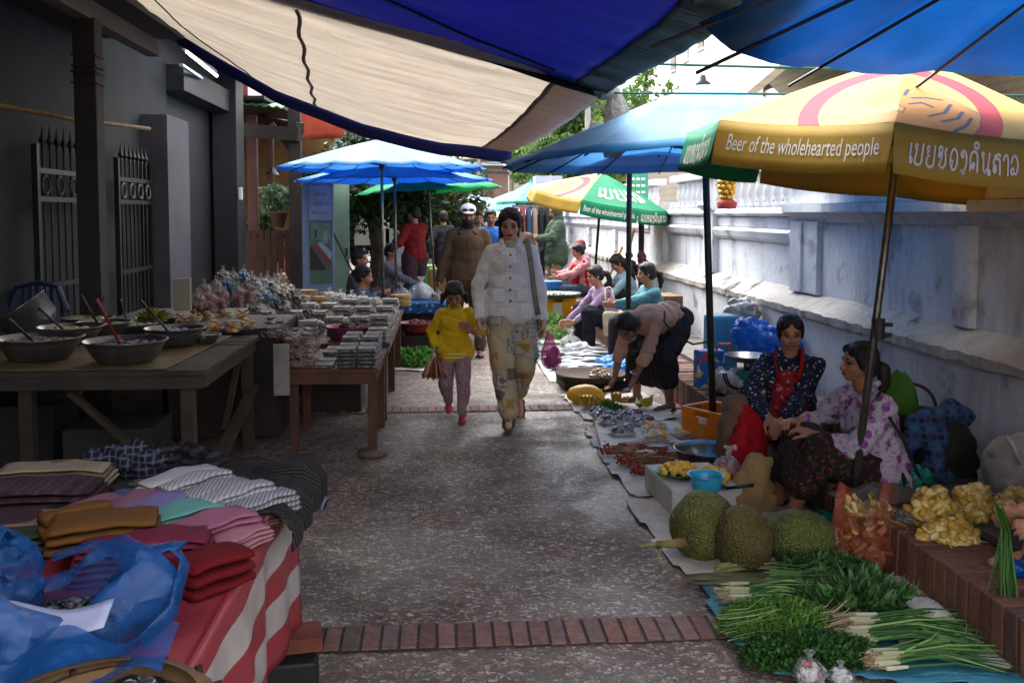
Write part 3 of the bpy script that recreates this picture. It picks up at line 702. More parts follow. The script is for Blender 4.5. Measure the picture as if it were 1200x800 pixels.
def tree(label, px, y, ztop, r, name='tree', cols=('4c6b2c', '5f7f36', '3c5a26', '7a9444'), n=5000, size=.22, seed=1, trunk=.16, group=None):
    b = G(px, 400, 0); x = D(px, 300, y).x; t = thing(name, label, 'tree', (x, y, 0), group)
    m = M(); z0 = ztop - r[2] * 1.2; m.tube([(x, y, 0), (x + .1, y, z0 * .5), (x - .05, y, z0), (x, y, ztop - r[2] * .6)], [trunk, trunk * .8, trunk * .6, trunk * .2], 9)
    rr = random.Random(seed)
    for i in range(6):
        a = rr.uniform(0, 2 * PI); m.tube([(x, y, z0 * .9), (x + math.cos(a) * r[0] * .35, y + math.sin(a) * r[1] * .35, ztop - r[2] * 1.1), (x + math.cos(a) * r[0] * .7, y + math.sin(a) * r[1] * .7, ztop - r[2] * .8)], [trunk * .5, trunk * .3, trunk * .1], 6)
    m.build('trunk', BARK, t, smooth=True); m = M(); foliage(m, (x, y, ztop - r[2]), r, n, size, cols, seed); m.build('crown', LEAF, t)
    return t
tree('bright green leafy tree beyond the umbrellas, below the blue awning corner', 672, 36, 6.3, (2.3, 2.0, 2.3), n=7000, size=.28, seed=3, cols=('55762f', '6c8f3d', '42612a', '86a04c'))
tree('loose green tree left of the white house', 755, 38, 7.6, (1.5, 1.4, 2.6), n=3500, size=.26, seed=5, cols=('5b7a35', '7a9a48', '456030'))
tree('tall dim green tree rising behind the bright one', 708, 48, 8.3, (3.2, 2.2, 2.6), n=6000, size=.34, seed=8, cols=('4a6a38', '5f7d48', '3c5832'))
tree('low dark tree behind the umbrellas at the far end', 640, 60, 6.6, (2.6, 2, 1.8), n=2500, size=.34, seed=9)
tree('dark leafy tree over the seated vendors on the left', 436, 15.6, 2.9, (1.05, 1.0, .85), n=7000, size=.14, seed=11, cols=('24361b', '2d4220', '1c2c16', '3a5226'), trunk=.14)
tree('second dark tree further along the left side', 470, 18.5, 3.2, (1.6, 1.4, 1.3), n=7000, size=.17, seed=12, cols=('2c421f', '3b5626', '203318', '4c6a2e'), trunk=.12)
tree('small light green tree by the left stalls', 500, 21, 2.7, (1.0, .9, .8), n=4500, size=.13, seed=14, cols=('5c8034', '73983e', '48682c'), trunk=.07)
# palm
def palm(label, px, y, z, seed, L=1.7, n=13):
    x = D(px, 300, y).x; t = thing('palm_tree', label, 'palm tree', (x, y, 0)); m = M(); m.tube([(x, y, 0), (x + .05, y, z)], [.14, .10], 8); m.build('trunk', BARK, t, smooth=True)
    m = M(); rr = random.Random(seed)
    for i in range(n):
        a = 2 * PI * i / n + rr.uniform(-.2, .2); el = rr.uniform(.1, 1.0); pr = V((x, y, z)); pts = []
        for k in range(9):
            s = k / 8; pts.append(pr + V((math.cos(a) * L * s * math.cos(el * .6), math.sin(a) * L * s * math.cos(el * .6), L * (math.sin(el) * s - .95 * s * s))))
        m.col = '50682f'; m.tube(pts, .012, 4)
        for k in range(1, 9):
            for sd in (-1, 1):
                for q in (0, .5):
                    if k == 8 and q: continue
                    p = pts[k] if not q else (pts[k] + pts[min(8, k + 1)]) / 2; d = (pts[k] - pts[k - 1]).normalized(); s_ = d.cross(V((0, 0, 1))) * sd
                    m.col = rr.choice(['4c6a2c', '5f7f38', '3c5624']); m.leaf(p, d * .6 + s_ + V((0, 0, -.5)), .06, .42 * (1 - abs(k - 4) / 7))
    m.build('crown', LEAF, t)
palm('drooping palm behind the far umbrellas', 662, 34, 4.1, 4, 2.1)
palm('small palm right of the drooping one', 690, 30, 3.7, 6, 1.6)
# hills
def hill(u, v):
    x = -260 + 900 * u; y = 700 + 260 * v; h = max(0, 118 + 46 * math.sin(u * 7 + 1) + 18 * fbm((u * 9, v * 3, 0))) * math.sin(PI * min(1, .02 + v * .98)) ; return (x, y, h * (.25 + .75 * (1 - abs(2 * v - 1))) - 1)
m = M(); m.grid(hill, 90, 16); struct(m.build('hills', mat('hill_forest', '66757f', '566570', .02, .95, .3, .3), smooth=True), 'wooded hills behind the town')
# white building
WH = mat('white_render', 'dfdcd8', 'cfcbc8', 1, .85, .1); ROOFT = mat('roof_tiles_grey', 'b5aea2', 'a19a8e', 2, .8, .3); BRN = mat('window_brown', '6e5f55', '57493f', 3, .6); GRYW = mat('louvre_grey', '8f8c8a', None, 5)
wb = thing('white_building', 'tall white building with small dark windows behind the temple wall', 'building', (11, 40, 0))
bb('wall', 10.85, 12.1, 35, 45.7, 0, 13, WH, wb, .02)
for y, z, w, h, mt in ((36.5, 9.3, .9, 1.3, GRYW), (39.2, 9.1, .9, 1.3, BRN), (41.6, 9.0, .8, 1.3, GRYW), (43.9, 8.9, .8, 1.3, BRN), (44.6, 4.9, 1.2, 1.5, BRN), (39.5, 5.2, .9, 1.2, GRYW)):
    wo = bb('window', 10.80, 10.848, y - w / 2, y + w / 2, z - h / 2, z + h / 2, mt, wb)
    m = M(); m.box((10.78, y, z - h / 2 - .05), (.1, w + .2, .07)); m.build('sill', WH, wo)
wo = bb('window', 11.15, 11.75, 34.95, 34.998, 7.6, 9.3, GRYW, wb)
bb('roof', 10.5, 12.6, 34.6, 46, 13, 13.3, mat('red_roof', '8c4a40', None, 4), wb)
lb = thing('grey_roofed_annex', 'low building with a pale tiled roof right of the white building', 'building', (15, 34, 0))
bb('wall', 12.2, 24, 33, 40, 0, 6.2, WH, lb)
m = M(); m.quad((12.15, 32.4, 6.0), (24, 32.4, 6.0), (24, 36.5, 9.6), (12.15, 36.5, 9.6)); m.quad((12.15, 36.5, 9.6), (24, 36.5, 9.6), (24, 41, 6.0), (12.15, 41, 6.0)); m.build('roof', ROOFT, lb, thick=.15)
def tile_mat(name, c, c2, sy=4.5):
    t = NT(name); w = t.n('TexWave', Vector=t.tc.outputs['Object'], Scale=sy, Distortion=.3, _bands_direction='Y'); w2 = t.n('TexWave', Vector=t.tc.outputs['Object'], Scale=2.2, Distortion=.2, _bands_direction='Z')
    c_ = t.mix(t.ramp(w, [(.2, 0.), (.6, 1.)]), lin(c2), lin(c)); c_ = t.mix(.35, c_, t.mix(t.ramp(w2, [(.1, 0.), (.3, 1.)]), lin(c2), lin(c)))
    c_ = t.mix(t.ramp(t.noise(1, 5), [(.4, 0.), (.7, .35)]), c_, lin('6d665c')); return t.pbr(c_, rough=.8, bump=t.bump(w, .6, .05))
th = thing('temple_hall', 'temple hall with pale tiled roof and ribbed cream wall behind the balustrade', 'building', (8, 20, 0))
bb('wall', 5.3, 11, 16, 27, 0, 3.5, tile_mat('ribbed_cream', '9c9382', '7c7466', 5.5), th)
m = M(); m.quad((4.9, 15.6, 3.35), (4.9, 27.4, 3.35), (8.6, 27.4, 6.4), (8.6, 15.6, 6.4)); m.build('roof', tile_mat('cream_tiles', 'a89d88', '857b68', 3.2), th, thick=.12)
m = M(); m.quad((8.6, 27.4, 6.4), (8.6, 15.6, 6.4), (12, 15.6, 3.35), (12, 27.4, 3.35)); m.build('roof', tile_mat('cream_tiles_b', 'c9bda4', '9f937c', 3.2), th, thick=.12)
# far houses
hs_ = thing('brown_house', 'low house with pinkish wall and pale eave at the far end of the lane', 'house', (1, 48, 0))
bb('wall', -2.2, 3.2, 46, 52, 0, 3.9, mat('pink_brown_wall', '8b716a', '7b625c', 2), hs_)
m = M(); m.quad((-2.8, 45, 4.1), (3.9, 45, 4.1), (3.9, 49, 5.2), (-2.8, 49, 5.2)); m.build('roof', mat('eave_pale', 'b9a79a', '99887c', 2), hs_, thick=.2)
for x in (-1, 1.6): bb('window', x, x + .9, 45.95, 45.99, 1.6, 2.9, BRN, hs_)
h2 = thing('pale_house', 'pale two storey house with dark windows behind the palm', 'house', (6, 55, 0))
bb('wall', 3.8, 9.5, 54, 60, 0, 6.0, mat('pale_wall', 'b9b2ac', 'a29b96', 2), h2)
for x, z in ((4.3, 3.6), (5.8, 3.6), (7.4, 3.6), (4.3, 1.2), (7.2, 1.2)): bb('window', x, x + .8, 53.9, 53.98, z, z + 1.3, BRN, h2)
m = M(); m.quad((3.2, 53, 5.9), (10, 53, 5.9), (10, 57, 7.2), (3.2, 57, 7.2)); m.build('roof', mat('grey_roof', '8d8a88', '757270', 2), h2, thick=.2)
h3 = thing('teal_roofed_shelter', 'shelter with a dull teal roof behind the printed umbrella', 'shelter', (5, 30, 0))
m = M(); m.quad((4.3, 28.2, 3.2), (8.8, 28.2, 3.9), (8.8, 33, 4.5), (4.3, 33, 3.7)); m.build('roof', mat('teal_roof', '6f8a90', '5f777e', 2), h3, thick=.12)
for x in (4.5, 8.5): bb('post', x - .08, x + .08, 28.3, 28.46, 0, 3.3, GREYP, h3)
# street sign
ss = thing('street_sign', 'green street sign with pale lettering on a grey post above the wall', 'sign', (2.72, 12.7, 0))
c = D(747, 215, 12.7); m = M(); m.tube([(c.x + .06, 12.7, 0), (c.x + .06, 12.7, c.z + .2)], .04, 10); m.build('post', GREYP, ss, smooth=True)
m = M(); m.box(c + V((0, -.03, .05)), (.28, .02, .55)); bo = m.build('board', mat('sign_green', '2c8a78', None, 6, .5), ss)
m = M()
for i in range(5):
    for k in range(3): m.box(c + V((-.07 + k * .07, -.045, .24 - i * .09)), (.05, .006, .03))
m.build('lettering', WHT, bo)
# utility poles and wires
def upole(px, y, zt, label, arms=2):
    x = D(px, 300, y).x; t = thing('utility_pole', label, 'utility pole', (x, y, 0), 'utility poles'); m = M(); m.tube([(x, y, 0), (x, y, zt)], [.13, .10], 8); m.build('shaft', mat('pole_concrete', '9b9793', '85817d', 3), t)
    for k in range(arms): m = M(); m.box((x, y, zt - .3 - .5 * k), (1.3, .1, .1)); m.build('crossarm', GREYP, t)
    m = M(); m.ell((x + .2, y, zt - 1.0), (.18, .18, .22)); m.build('insulator_can', GREYP, t); return V((x, y, zt))
p1 = upole(562, 40, 4.1, 'utility pole with crossarms at the far left of the lane end'); p2 = upole(599, 38, 4.0, 'utility pole right of the far brown house')
p3 = upole(688, 33, 5.6, 'white utility pole among the bright green trees', 1); p4 = upole(658, 40, 5.0, 'utility pole seen left of the bright tree', 1)
k = 0
for a, b in ((p1, p2), (p2, p4), (p4, p3)):
    for dz in (-.1, -.3, -.6):
        m = M(); aa = a + V((0, 0, dz)); bb_ = b + V((0, 0, dz)); m.tube([aa + (bb_ - aa) * (i / 10) - V((0, 0, .5 * (i / 10) * (1 - i / 10))) for i in range(11)], .02, 4); k += 1
        tag(m.build('power_line', ROPEK), 'thin black power line strung between the far utility poles', 'power line', 'power lines between the far poles')
# closing far walls of the lane
bbx = thing('far_shophouse', 'long low shophouse along the far left side of the lane', 'building', (-5, 35, 0))
bb('wall', -9, -3.6, 24, 45, 0, 2.9, mat('far_wall', '6a625b', '554e48', 2), bbx); m = M(); m.quad((-3.0, 23.6, 2.8), (-3.0, 45, 2.8), (-9, 45, 5.0), (-9, 23.6, 5.0)); m.build('roof', mat('rust_roof', '6e4a3e', '5b3d34', 2), bbx, thick=.12)
# gateway pieces beyond the wall
for x, l in ((2.35, 'white gate column just past the end of the temple wall'),):
    t = thing('gate_column', l, 'column', (x, 24.5, 0)); m = M(); m.box((x, 24.5, 1.0), (.36, .36, 2.0)); m.build('shaft', PWH, t, bevel=.02); m = M(); m.box((x, 24.5, 2.04), (.46, .46, .08)); m.build('capital', PWH, t)
# ============================================================ LEFT PAVILION, SIGN, PLANTS
pv = thing('wooden_pavilion', 'dark wooden pavilion with red brown posts and green roof edge', 'pavilion', (-3.5, 16, 0))
RW = mat('red_wood', '4a2622', '371b18', 5, .6, .3)
for px, y, mt, w in ((297, 16, RW, .16), (347, 15, WOOD_D, .19), (318, 18.5, RW, .12)):
    q = D(px, 250, y); m = M(); m.box((q.x, y, 1.6), (w, w, 3.2)); m.build('post', mt, pv, bevel=.01)
def pbeam(a, b, w, h, mt, nm='beam'): m = M(); m.beam(a, b, w, h); m.build(nm, mt, pv)
pbeam(D(275, 152, 15.2), D(352, 158, 14.8), .16, .2, WOOD_D); pbeam(D(352, 150, 14.8), D(300, 140, 19), .12, .16, WOOD_D); pbeam(D(318, 145, 15), D(340, 175, 15), .08, .08, WOOD_D, 'bracket')
def groof(u, v): a = D(272, 120, 15.2); return a + V((u * 1.05, v * 1.2, .18 * v - .10 * u + .015 * math.sin(u * 50)))
m = M(); m.grid(groof, 40, 3); m.build('roof', mat('green_roof_sheet', '7cae86', '5a8a66', 4, .5, transl=.3), pv, thick=.02)
m = M(); m.quad((-6.5, 14.9, 3.36), (-2.75, 14.9, 3.36), (-2.75, 20.5, 3.5), (-6.5, 20.5, 3.5)); m.build('added_shade_deck', WOOD_D, pv, thick=.05)  # deck added over the pavilion to keep sky light off the railing
m = M(); m.box((-6.6, 17.6, 1.7), (.15, 6.0, 3.4)); m.build('added_shade_wall', WOOD_D, pv)  # added out of view to block sky light coming in from the left
bw = D(330, 210, 20); m = M(); m.box((bw.x, 20, 1.9), (2.2, .1, 2.6)); m.build('back_wall', mat('ochre_wall', '6a4f26', '523c1d', 3), pv)
m = M(); q = D(322, 325, 15.4)
for k in range(9): m.box((q.x - .42 + k * .105, 15.4, .85), (.085, .03, .9), j=.004)
m.box((q.x, 15.43, 1.2), (1.0, .03, .07)); m.box((q.x, 15.43, .5), (1.0, .03, .07)); m.build('railing', mat('rust_boards', '3c1a16', '2c1310', 5), pv)
t = thing('pendant_lamp', 'small dark pendant lamp hanging in the wooden pavilion', 'lamp'); q = D(319, 203, 17); t.location = q
m = M(); m.lathe([(.13, -.03), (.05, .06), (.02, .10)], 14, q); m.tube([q, q + V((0, 0, .8))], .006, 5); m.build('shade', IRON, t)
def plant(label, px, py, y, r, n, size, cols, seed, pot=True, name='potted_plant'):
    q = D(px, py, y); t = thing(name, label, 'plant', q); m = M(); foliage(m, q, r, n, size, cols, seed); m.build('foliage', LEAF, t)
    if pot: m = M(); z = q.z - (r[2] if isinstance(r, tuple) else r); m.lathe([(.09, z - .22), (.15, z), (.165, z + .02), (.14, z + .02), (.1, z - .1)], 16, (q.x, q.y, 0)); m.build('pot', mat('clay_pot', '4a2d26'), t, smooth=True)
    return t
plant('hanging plant with grey green leaves in the wooden pavilion', 326, 232, 15.6, (.34, .3, .26), 1600, .09, ('6f8a66', '8aa384', '516b48', 'a9bda0'), 21)
plant('dark leafy plant low at the back of the pavilion', 310, 280, 18, (.5, .4, .4), 1200, .11, ('35522c', '48683a'), 22)
plant('green plant beside the red brown post', 288, 300, 17, (.3, .3, .7), 1200, .10, ('2f4a28', '3f5d33'), 23, False, 'shrub')
bn = thing('red_banner', 'faded red orange banner hung behind the blue awning hem', 'banner', D(395, 150, 17.5))
a = D(352, 120, 17.5); b = D(440, 165, 17.5); m = M(); m.grid(lambda u, v: V((a.x + (b.x - a.x) * u, 17.5 + .04 * math.sin(u * 9), a.z + (b.z - a.z) * v + .03 * math.sin(u * 4))), 30, 6); m.build('cloth', mat('banner_red', 'a8452c', '8b3423', 3, transl=.2), bn, thick=.003, smooth=True)
rb = thing('red_house', 'dark red painted house front above the green roof edge', 'house', (-5, 22, 0)); bb('wall', -9, -3.9, 22, 24, 0, 6.5, mat('red_boards', '7c2a35', '65222c', 3), rb)
for x in (-4.9, -4.4): bb('window', x, x + .3, 21.9, 21.98, 4.0, 5.4, WH, rb)
# sign panel
c = D(374, 272, 12.9); w = .30; sg = thing('advert_panel', 'tall pale blue and green advertising panel beside the dark wooden post', 'sign panel', (c.x, 12.9, 0))
zt = D(374, 214, 12.9).z; m = M(); m.box((c.x - .02, 12.96, zt / 2), (.42, .1, zt)); m.build('frame', mat('sign_frame', '7f92ad', '71829b', 4, .5), sg, bevel=.005)
m = M(); m.box((c.x + .02, 12.905, zt - .27), (w, .006, .46)); bo = m.build('text_board', mat('sign_paleblue', '9fb2c4', None, 4, .6), sg)
for i, s in enumerate(('Sala Lao', 'Cooking Class', 'Restaurant')):
    m = M(); L = (.17, .25, .22)[i]; latin(m, s, lambda x, y: (c.x + .02 - L / 2 + L * x, 12.899, zt - .17 - i * .13 + y * .07)); m.build('lettering', mat('sign_ink', '4e6178'), bo, weld=False)
m = M()
zz = zt - .52
for x0, x1, z0, z1, cc in ((-.15, .15, -.85, 0, '5f7a66'), (-.13, .13, -.25, -.02, '7c937a'), (-.08, -.05, -.22, -.12, '3b4a44'), (.03, .09, -.3, -.12, '8fa5b0')):
    m.col = cc; m.quad((c.x + .02 + x0, 12.9 - .002 * len(m.f), zz + z0), (c.x + .02 + x1, 12.9 - .002 * len(m.f), zz + z0), (c.x + .02 + x1, 12.9 - .002 * len(m.f), zz + z1), (c.x + .02 + x0, 12.9 - .002 * len(m.f), zz + z1))
m.col = '8f4a48'; m.quad((c.x - .1, 12.889, zz - .32), (c.x - .04, 12.889, zz - .30), (c.x + .16, 12.889, zz - .55), (c.x + .12, 12.889, zz - .62))
m.col = 'a6b9c2'; m.quad((c.x - .03, 12.888, zz - .30), (c.x + .03, 12.888, zz - .28), (c.x + .165, 12.888, zz - .42), (c.x + .16, 12.888, zz - .54))
m.col = '3c3a34'; m.quad((c.x - .12, 12.887, zz - .33), (c.x - .1, 12.887, zz - .35), (c.x + .1, 12.887, zz - .66), (c.x - .12, 12.887, zz - .66)); m.build('picture', vmat('sign_print', bump=0), sg, weld=False)
gd = thing('green_door', 'pale green wooden door left of the dark tree trunk', 'door', (0, 14, 0)); q = D(398, 260, 14); gd.location = (q.x, 14, 0)
m = M(); m.box((q.x, 14, 1.1), (.28, .06, 2.0)); m.build('leaf', mat('door_green', '7f9a80', '6a846c', 4), gd); m = M(); m.box((q.x + .1, 13.95, 1.0), (.03, .04, .12)); m.build('handle', IRON, gd)
m = M(); a = D(388, 268, 13); b = D(416, 325, 12.7); m.tube([a, b], .014, 6); tag(m.build('broom_handle', mat('broom_wood', '5b4030')), 'dark broom handle leaning by the pale green door', 'broom handle')
pw = thing('white_panel_wall', 'pale shopfront panels behind the seated vendors on the left', 'shopfront', (-1.9, 17, 0))
for px, w_, z0, z1, c_ in ((432, .5, 1.0, 2.1, 'b5b5ae'), (448, .25, .4, 1.5, 'c9c6c0'), (465, .4, .6, 1.3, '8f9a9a')):
    q = D(px, 280, 17); m = M(); m.box((q.x, 17, (z0 + z1) / 2), (w_, .06, z1 - z0)); m.build('panel', mat('panel_' + c_, c_, None, 4), pw)
# ornament on the balustrade
t = thing('gold_ornament', 'golden scaled ornament with a red base standing at the balustrade', 'ornament'); q = D(852, 218, 8.9); t.location = q
m = M(); mt_ = Matrix.Identity(3)
for j in range(6):
    for k in range(8): a = 2 * PI * (k + .5 * (j % 2)) / 8; r = .07 * math.sin(PI * (.22 + .62 * j / 6)); m.ell(q + V((r * math.cos(a), r * math.sin(a), -.11 + .05 * j)), .026, n=7, m=5)
m.ell(q, (.06, .06, .15)); m.build('scales', mat('gold_paint', 'c79a35', 'a87c22', 20, .35, metal=.4), t, smooth=True)
m = M(); m.lathe([(.09, -.22), (.1, -.16), (.06, -.13), (.0, -.12)], 14, q); m.build('base', mat('red_base', '8c2a26'), t, smooth=True)

# racks of hanging clothes deep in the lane
for i, (px, y, lb_) in enumerate(((508, 20, 'on the left behind the red jacketed person'), (630, 19, 'on the right before the green parka'), (522, 25, 'far down on the left'), (628, 23, 'under the green trimmed umbrella'))):
    x = D(px, 300, y).x; t = thing('clothes_rack', 'rack of dark and coloured hanging clothes ' + lb_, 'clothes rack', (x, y, 0), 'racks of hanging clothes'); m = M()
    for sx in (-.5, .5): m.tube([(x + sx, y, 0), (x + sx, y, 1.75)], .018, 6)
    m.tube([(x - .5, y, 1.72), (x + .5, y, 1.72)], .016, 6); m.build('rack_frame', STEEL, t); rr = random.Random(i + 5)
    for k in range(8):
        m = M(); m.col = rr.choice(['22232b', '4a2630', '2c4a6a', '6d6a66', '8a3a3a', '1c1c22', '5b4a6a', 'a08a7c']); cx = x - .44 + .125 * k; L = rr.uniform(.7, 1.0)
        m.grid(lambda u, v: (cx + (.05 + .05 * v) * math.cos(2 * PI * u), y + (.13 + .07 * min(1, v * 4)) * math.sin(2 * PI * u) * (1 + .1 * math.sin(9 * u)), 1.68 - L * v), 14, 6); m.build('garment', vmat('garment_dye', bump=0), t, smooth=True)
# ============================================================ PEOPLE
def skin_mat():
    t = NT('skin'); a = t.n('Attribute', _attribute_name='Col'); nz = t.ramp(t.noise(25, 4), [(.3, .88), (.7, 1.)]); c = t.mix(1, a.outputs[0], nz, 'MULTIPLY')
    b = t.n('BsdfPrincipled'); t.set(b.inputs['Base Color'], c.outputs[0]); b.inputs['Roughness'].default_value = .5; b.inputs['Specular IOR Level'].default_value = .35
    b.inputs['Subsurface Weight'].default_value = .08; b.inputs['Subsurface Radius'].default_value = (.02, .008, .004)
    t.t.links.new(b.outputs[0], t.out.inputs[0]); return t.m
SKIN = skin_mat(); HAIR = None
def hair_mat(c='14100f'):
    t = NT('hair'); w = t.noise(1, 3, t.obj((160, 160, 14))); col = t.ramp(w, [(.3, '0c0a0a'), (.75, c)]); return t.pbr(col, rough=.6, spec=.3, bump=t.bump(w, .6, .004))
HAIR = hair_mat('2a2220')
def cloth(name, c1, pat=None, **kw):
    """clothing material; pat picks the woven or printed pattern"""
    key = ('cl', name)
    if key in _mc: return _mc[key]
    t = NT(name); c = lin(c1); ob = t.tc.outputs['Object']; col = t.mix(t.ramp(t.noise(6, 5), [(.3, 0.), (.7, 1.)]), c, tuple(x * .8 for x in c))
    def spots(scale, cc, th, chan=0, vec=None):
        v = t.n('TexVoronoi', Vector=vec or t.n('MixRGB', i0=.05, i1=ob, i2=t.noise(scale * .6, 3).outputs[1]), Scale=scale); return t.ramp(v.outputs[0], [(th, 1.), (th + .05, 0.)])
    if pat == 'grid':     # woven squares
        for ax, sc in (('X', kw.get('s', 26)), ('Z', kw.get('s', 26))):
            w = t.n('TexWave', Vector=ob, Scale=sc / 6.283 * 2, Distortion=.4, _bands_direction=ax); col = t.mix(t.math('MULTIPLY', t.ramp(w, [(.72, 0.), (.9, 1.)]), .55), col, lin(kw['c2']))
    elif pat == 'floral':
        for i, (cc, s_, th) in enumerate(kw['sp']):
            vec = t.n('MixRGB', i0=.04, i1=t.obj((1, 1, 1), (i * .9, i * 1.3, 0)), i2=t.noise(s_ * 1.1, 3).outputs[1]); col = t.mix(spots(s_, cc, th, vec=vec), col, lin(cc))
    elif pat == 'plaid':
        for ax, c2, sc in (('X', kw['c2'], kw.get('s', 9)), ('Z', kw['c2'], kw.get('s', 9)), ('X', kw['c3'], kw.get('s', 9) * 2.1), ('Z', kw['c3'], kw.get('s', 9) * 2.1)):
            w = t.n('TexWave', Vector=ob, Scale=sc, Distortion=.3, _bands_direction=ax); col = t.mix(t.math('MULTIPLY', t.ramp(w, [(.6, 0.), (.7, 1.)]), .7), col, lin(c2))
    elif pat == 'stripe':
        w = t.n('TexWave', Vector=ob, Scale=kw.get('s', 10), Distortion=.5, _bands_direction=kw.get('ax', 'Z')); col = t.mix(t.ramp(w, [(.55, 0.), (.65, 1.)]), col, lin(kw['c2']))
    fine = t.noise(1, 2, t.obj((300, 300, 300))); h = t.math('ADD', t.math('MULTIPLY', fine, .25), t.noise(kw.get('ws', 13), 5))
    _mc[key] = t.pbr(col, rough=kw.get('r', .85), spec=.2, bump=t.bump(h, .6, kw.get('bd', .012)), transl=.0); return _mc[key]
def wr(amp, sc=9, z=1.0):
    """crease displacement"""
    def f(p, n):
        a = noise.noise(V((p.x * sc + p.z * 3, p.y * sc, p.z * sc * z))); b = noise.noise(V((p.x * sc * .6 + 9, p.y * sc * .6 + p.z * 4, p.z * sc * .35)))
        return amp * (1.0 * (min(1, 3.2 * abs(a)) - .6) + 1.0 * (min(1, 3.5 * abs(b)) - .6) + .4 * noise.noise(V((p.x * sc * 2.3, p.y * sc * 2.3, p.z * sc * 2.3))))
    return f
UP = V((0, 0, 1))
def ik(a, b, l1, l2, pole):
    a = V(a); b = V(b); d = b - a; L = d.length; mx = (l1 + l2) * .995
    if L > mx: b = a + d * (mx / L); d = b - a; L = mx
    L = max(L, abs(l1 - l2) * 1.05); x = (l1 * l1 - l2 * l2 + L * L) / (2 * L); h = math.sqrt(max(0, l1 * l1 - x * x)); dn = d.normalized(); pv = V(pole); pv = pv - dn * pv.dot(dn)
    return a + dn * x + pv.normalized() * h, b
def hand_prims(w, d, nrm, side, k=1.0, curl=.4, spread=.0):
    """palm and five fingers; w wrist, d pointing direction, nrm palm-facing direction, side: thumb side vector"""
    d = V(d).normalized(); nrm = V(nrm); nrm = (nrm - d * nrm.dot(d)).normalized(); s = d.cross(nrm).normalized()
    if s.dot(V(side)) < 0: s = -s
    P = []; mt = Matrix((s, d, nrm)).transposed()
    P.append(('e', w + d * .045 * k, (.040 * k, .052 * k, .016 * k), mt)); P.append(('c', w - d * .02 * k, w + d * .03 * k, .024 * k, .024 * k))
    for i, (off, L) in enumerate(((.029, .070), (.010, .078), (-.010, .073), (-.028, .058))):
        q = w + d * .078 * k + s * off * k; dd = (d + s * (off * (2 + spread * 12))).normalized(); c = curl * (.85 + .1 * i); seg = L * k / 3 * 1.05; r = .0088 * k
        q = q - dd * .015 * k
        for j in range(3):
            e = q + dd * seg * (1.25 if j == 0 else 1); P.append(('c', q, e, r, r * .93)); q = e; r *= .93
            ax = dd.cross(nrm); dd = (Matrix.Rotation(c, 3, ax) @ dd).normalized()
            if dd.dot(nrm) < -0.2 and j == 0 and c > 0: dd = (Matrix.Rotation(-2 * c, 3, ax) @ dd).normalized()
    t0 = w + d * .02 * k + s * .028 * k; td = (d * .75 + s * .75 + nrm * .25).normalized(); t1 = t0 + td * .036 * k; P.append(('c', t0, t1, .013 * k, .011 * k))
    td2 = (d * 1.0 + s * .25 + nrm * (.35 + curl * .3)).normalized(); t2 = t1 + td2 * .028 * k; P.append(('c', t1, t2, .0105 * k, .0095 * k)); P.append(('c', t2, t2 + (td2 + nrm * .3).normalized() * .02 * k, .0095 * k, .0085 * k))
    return P
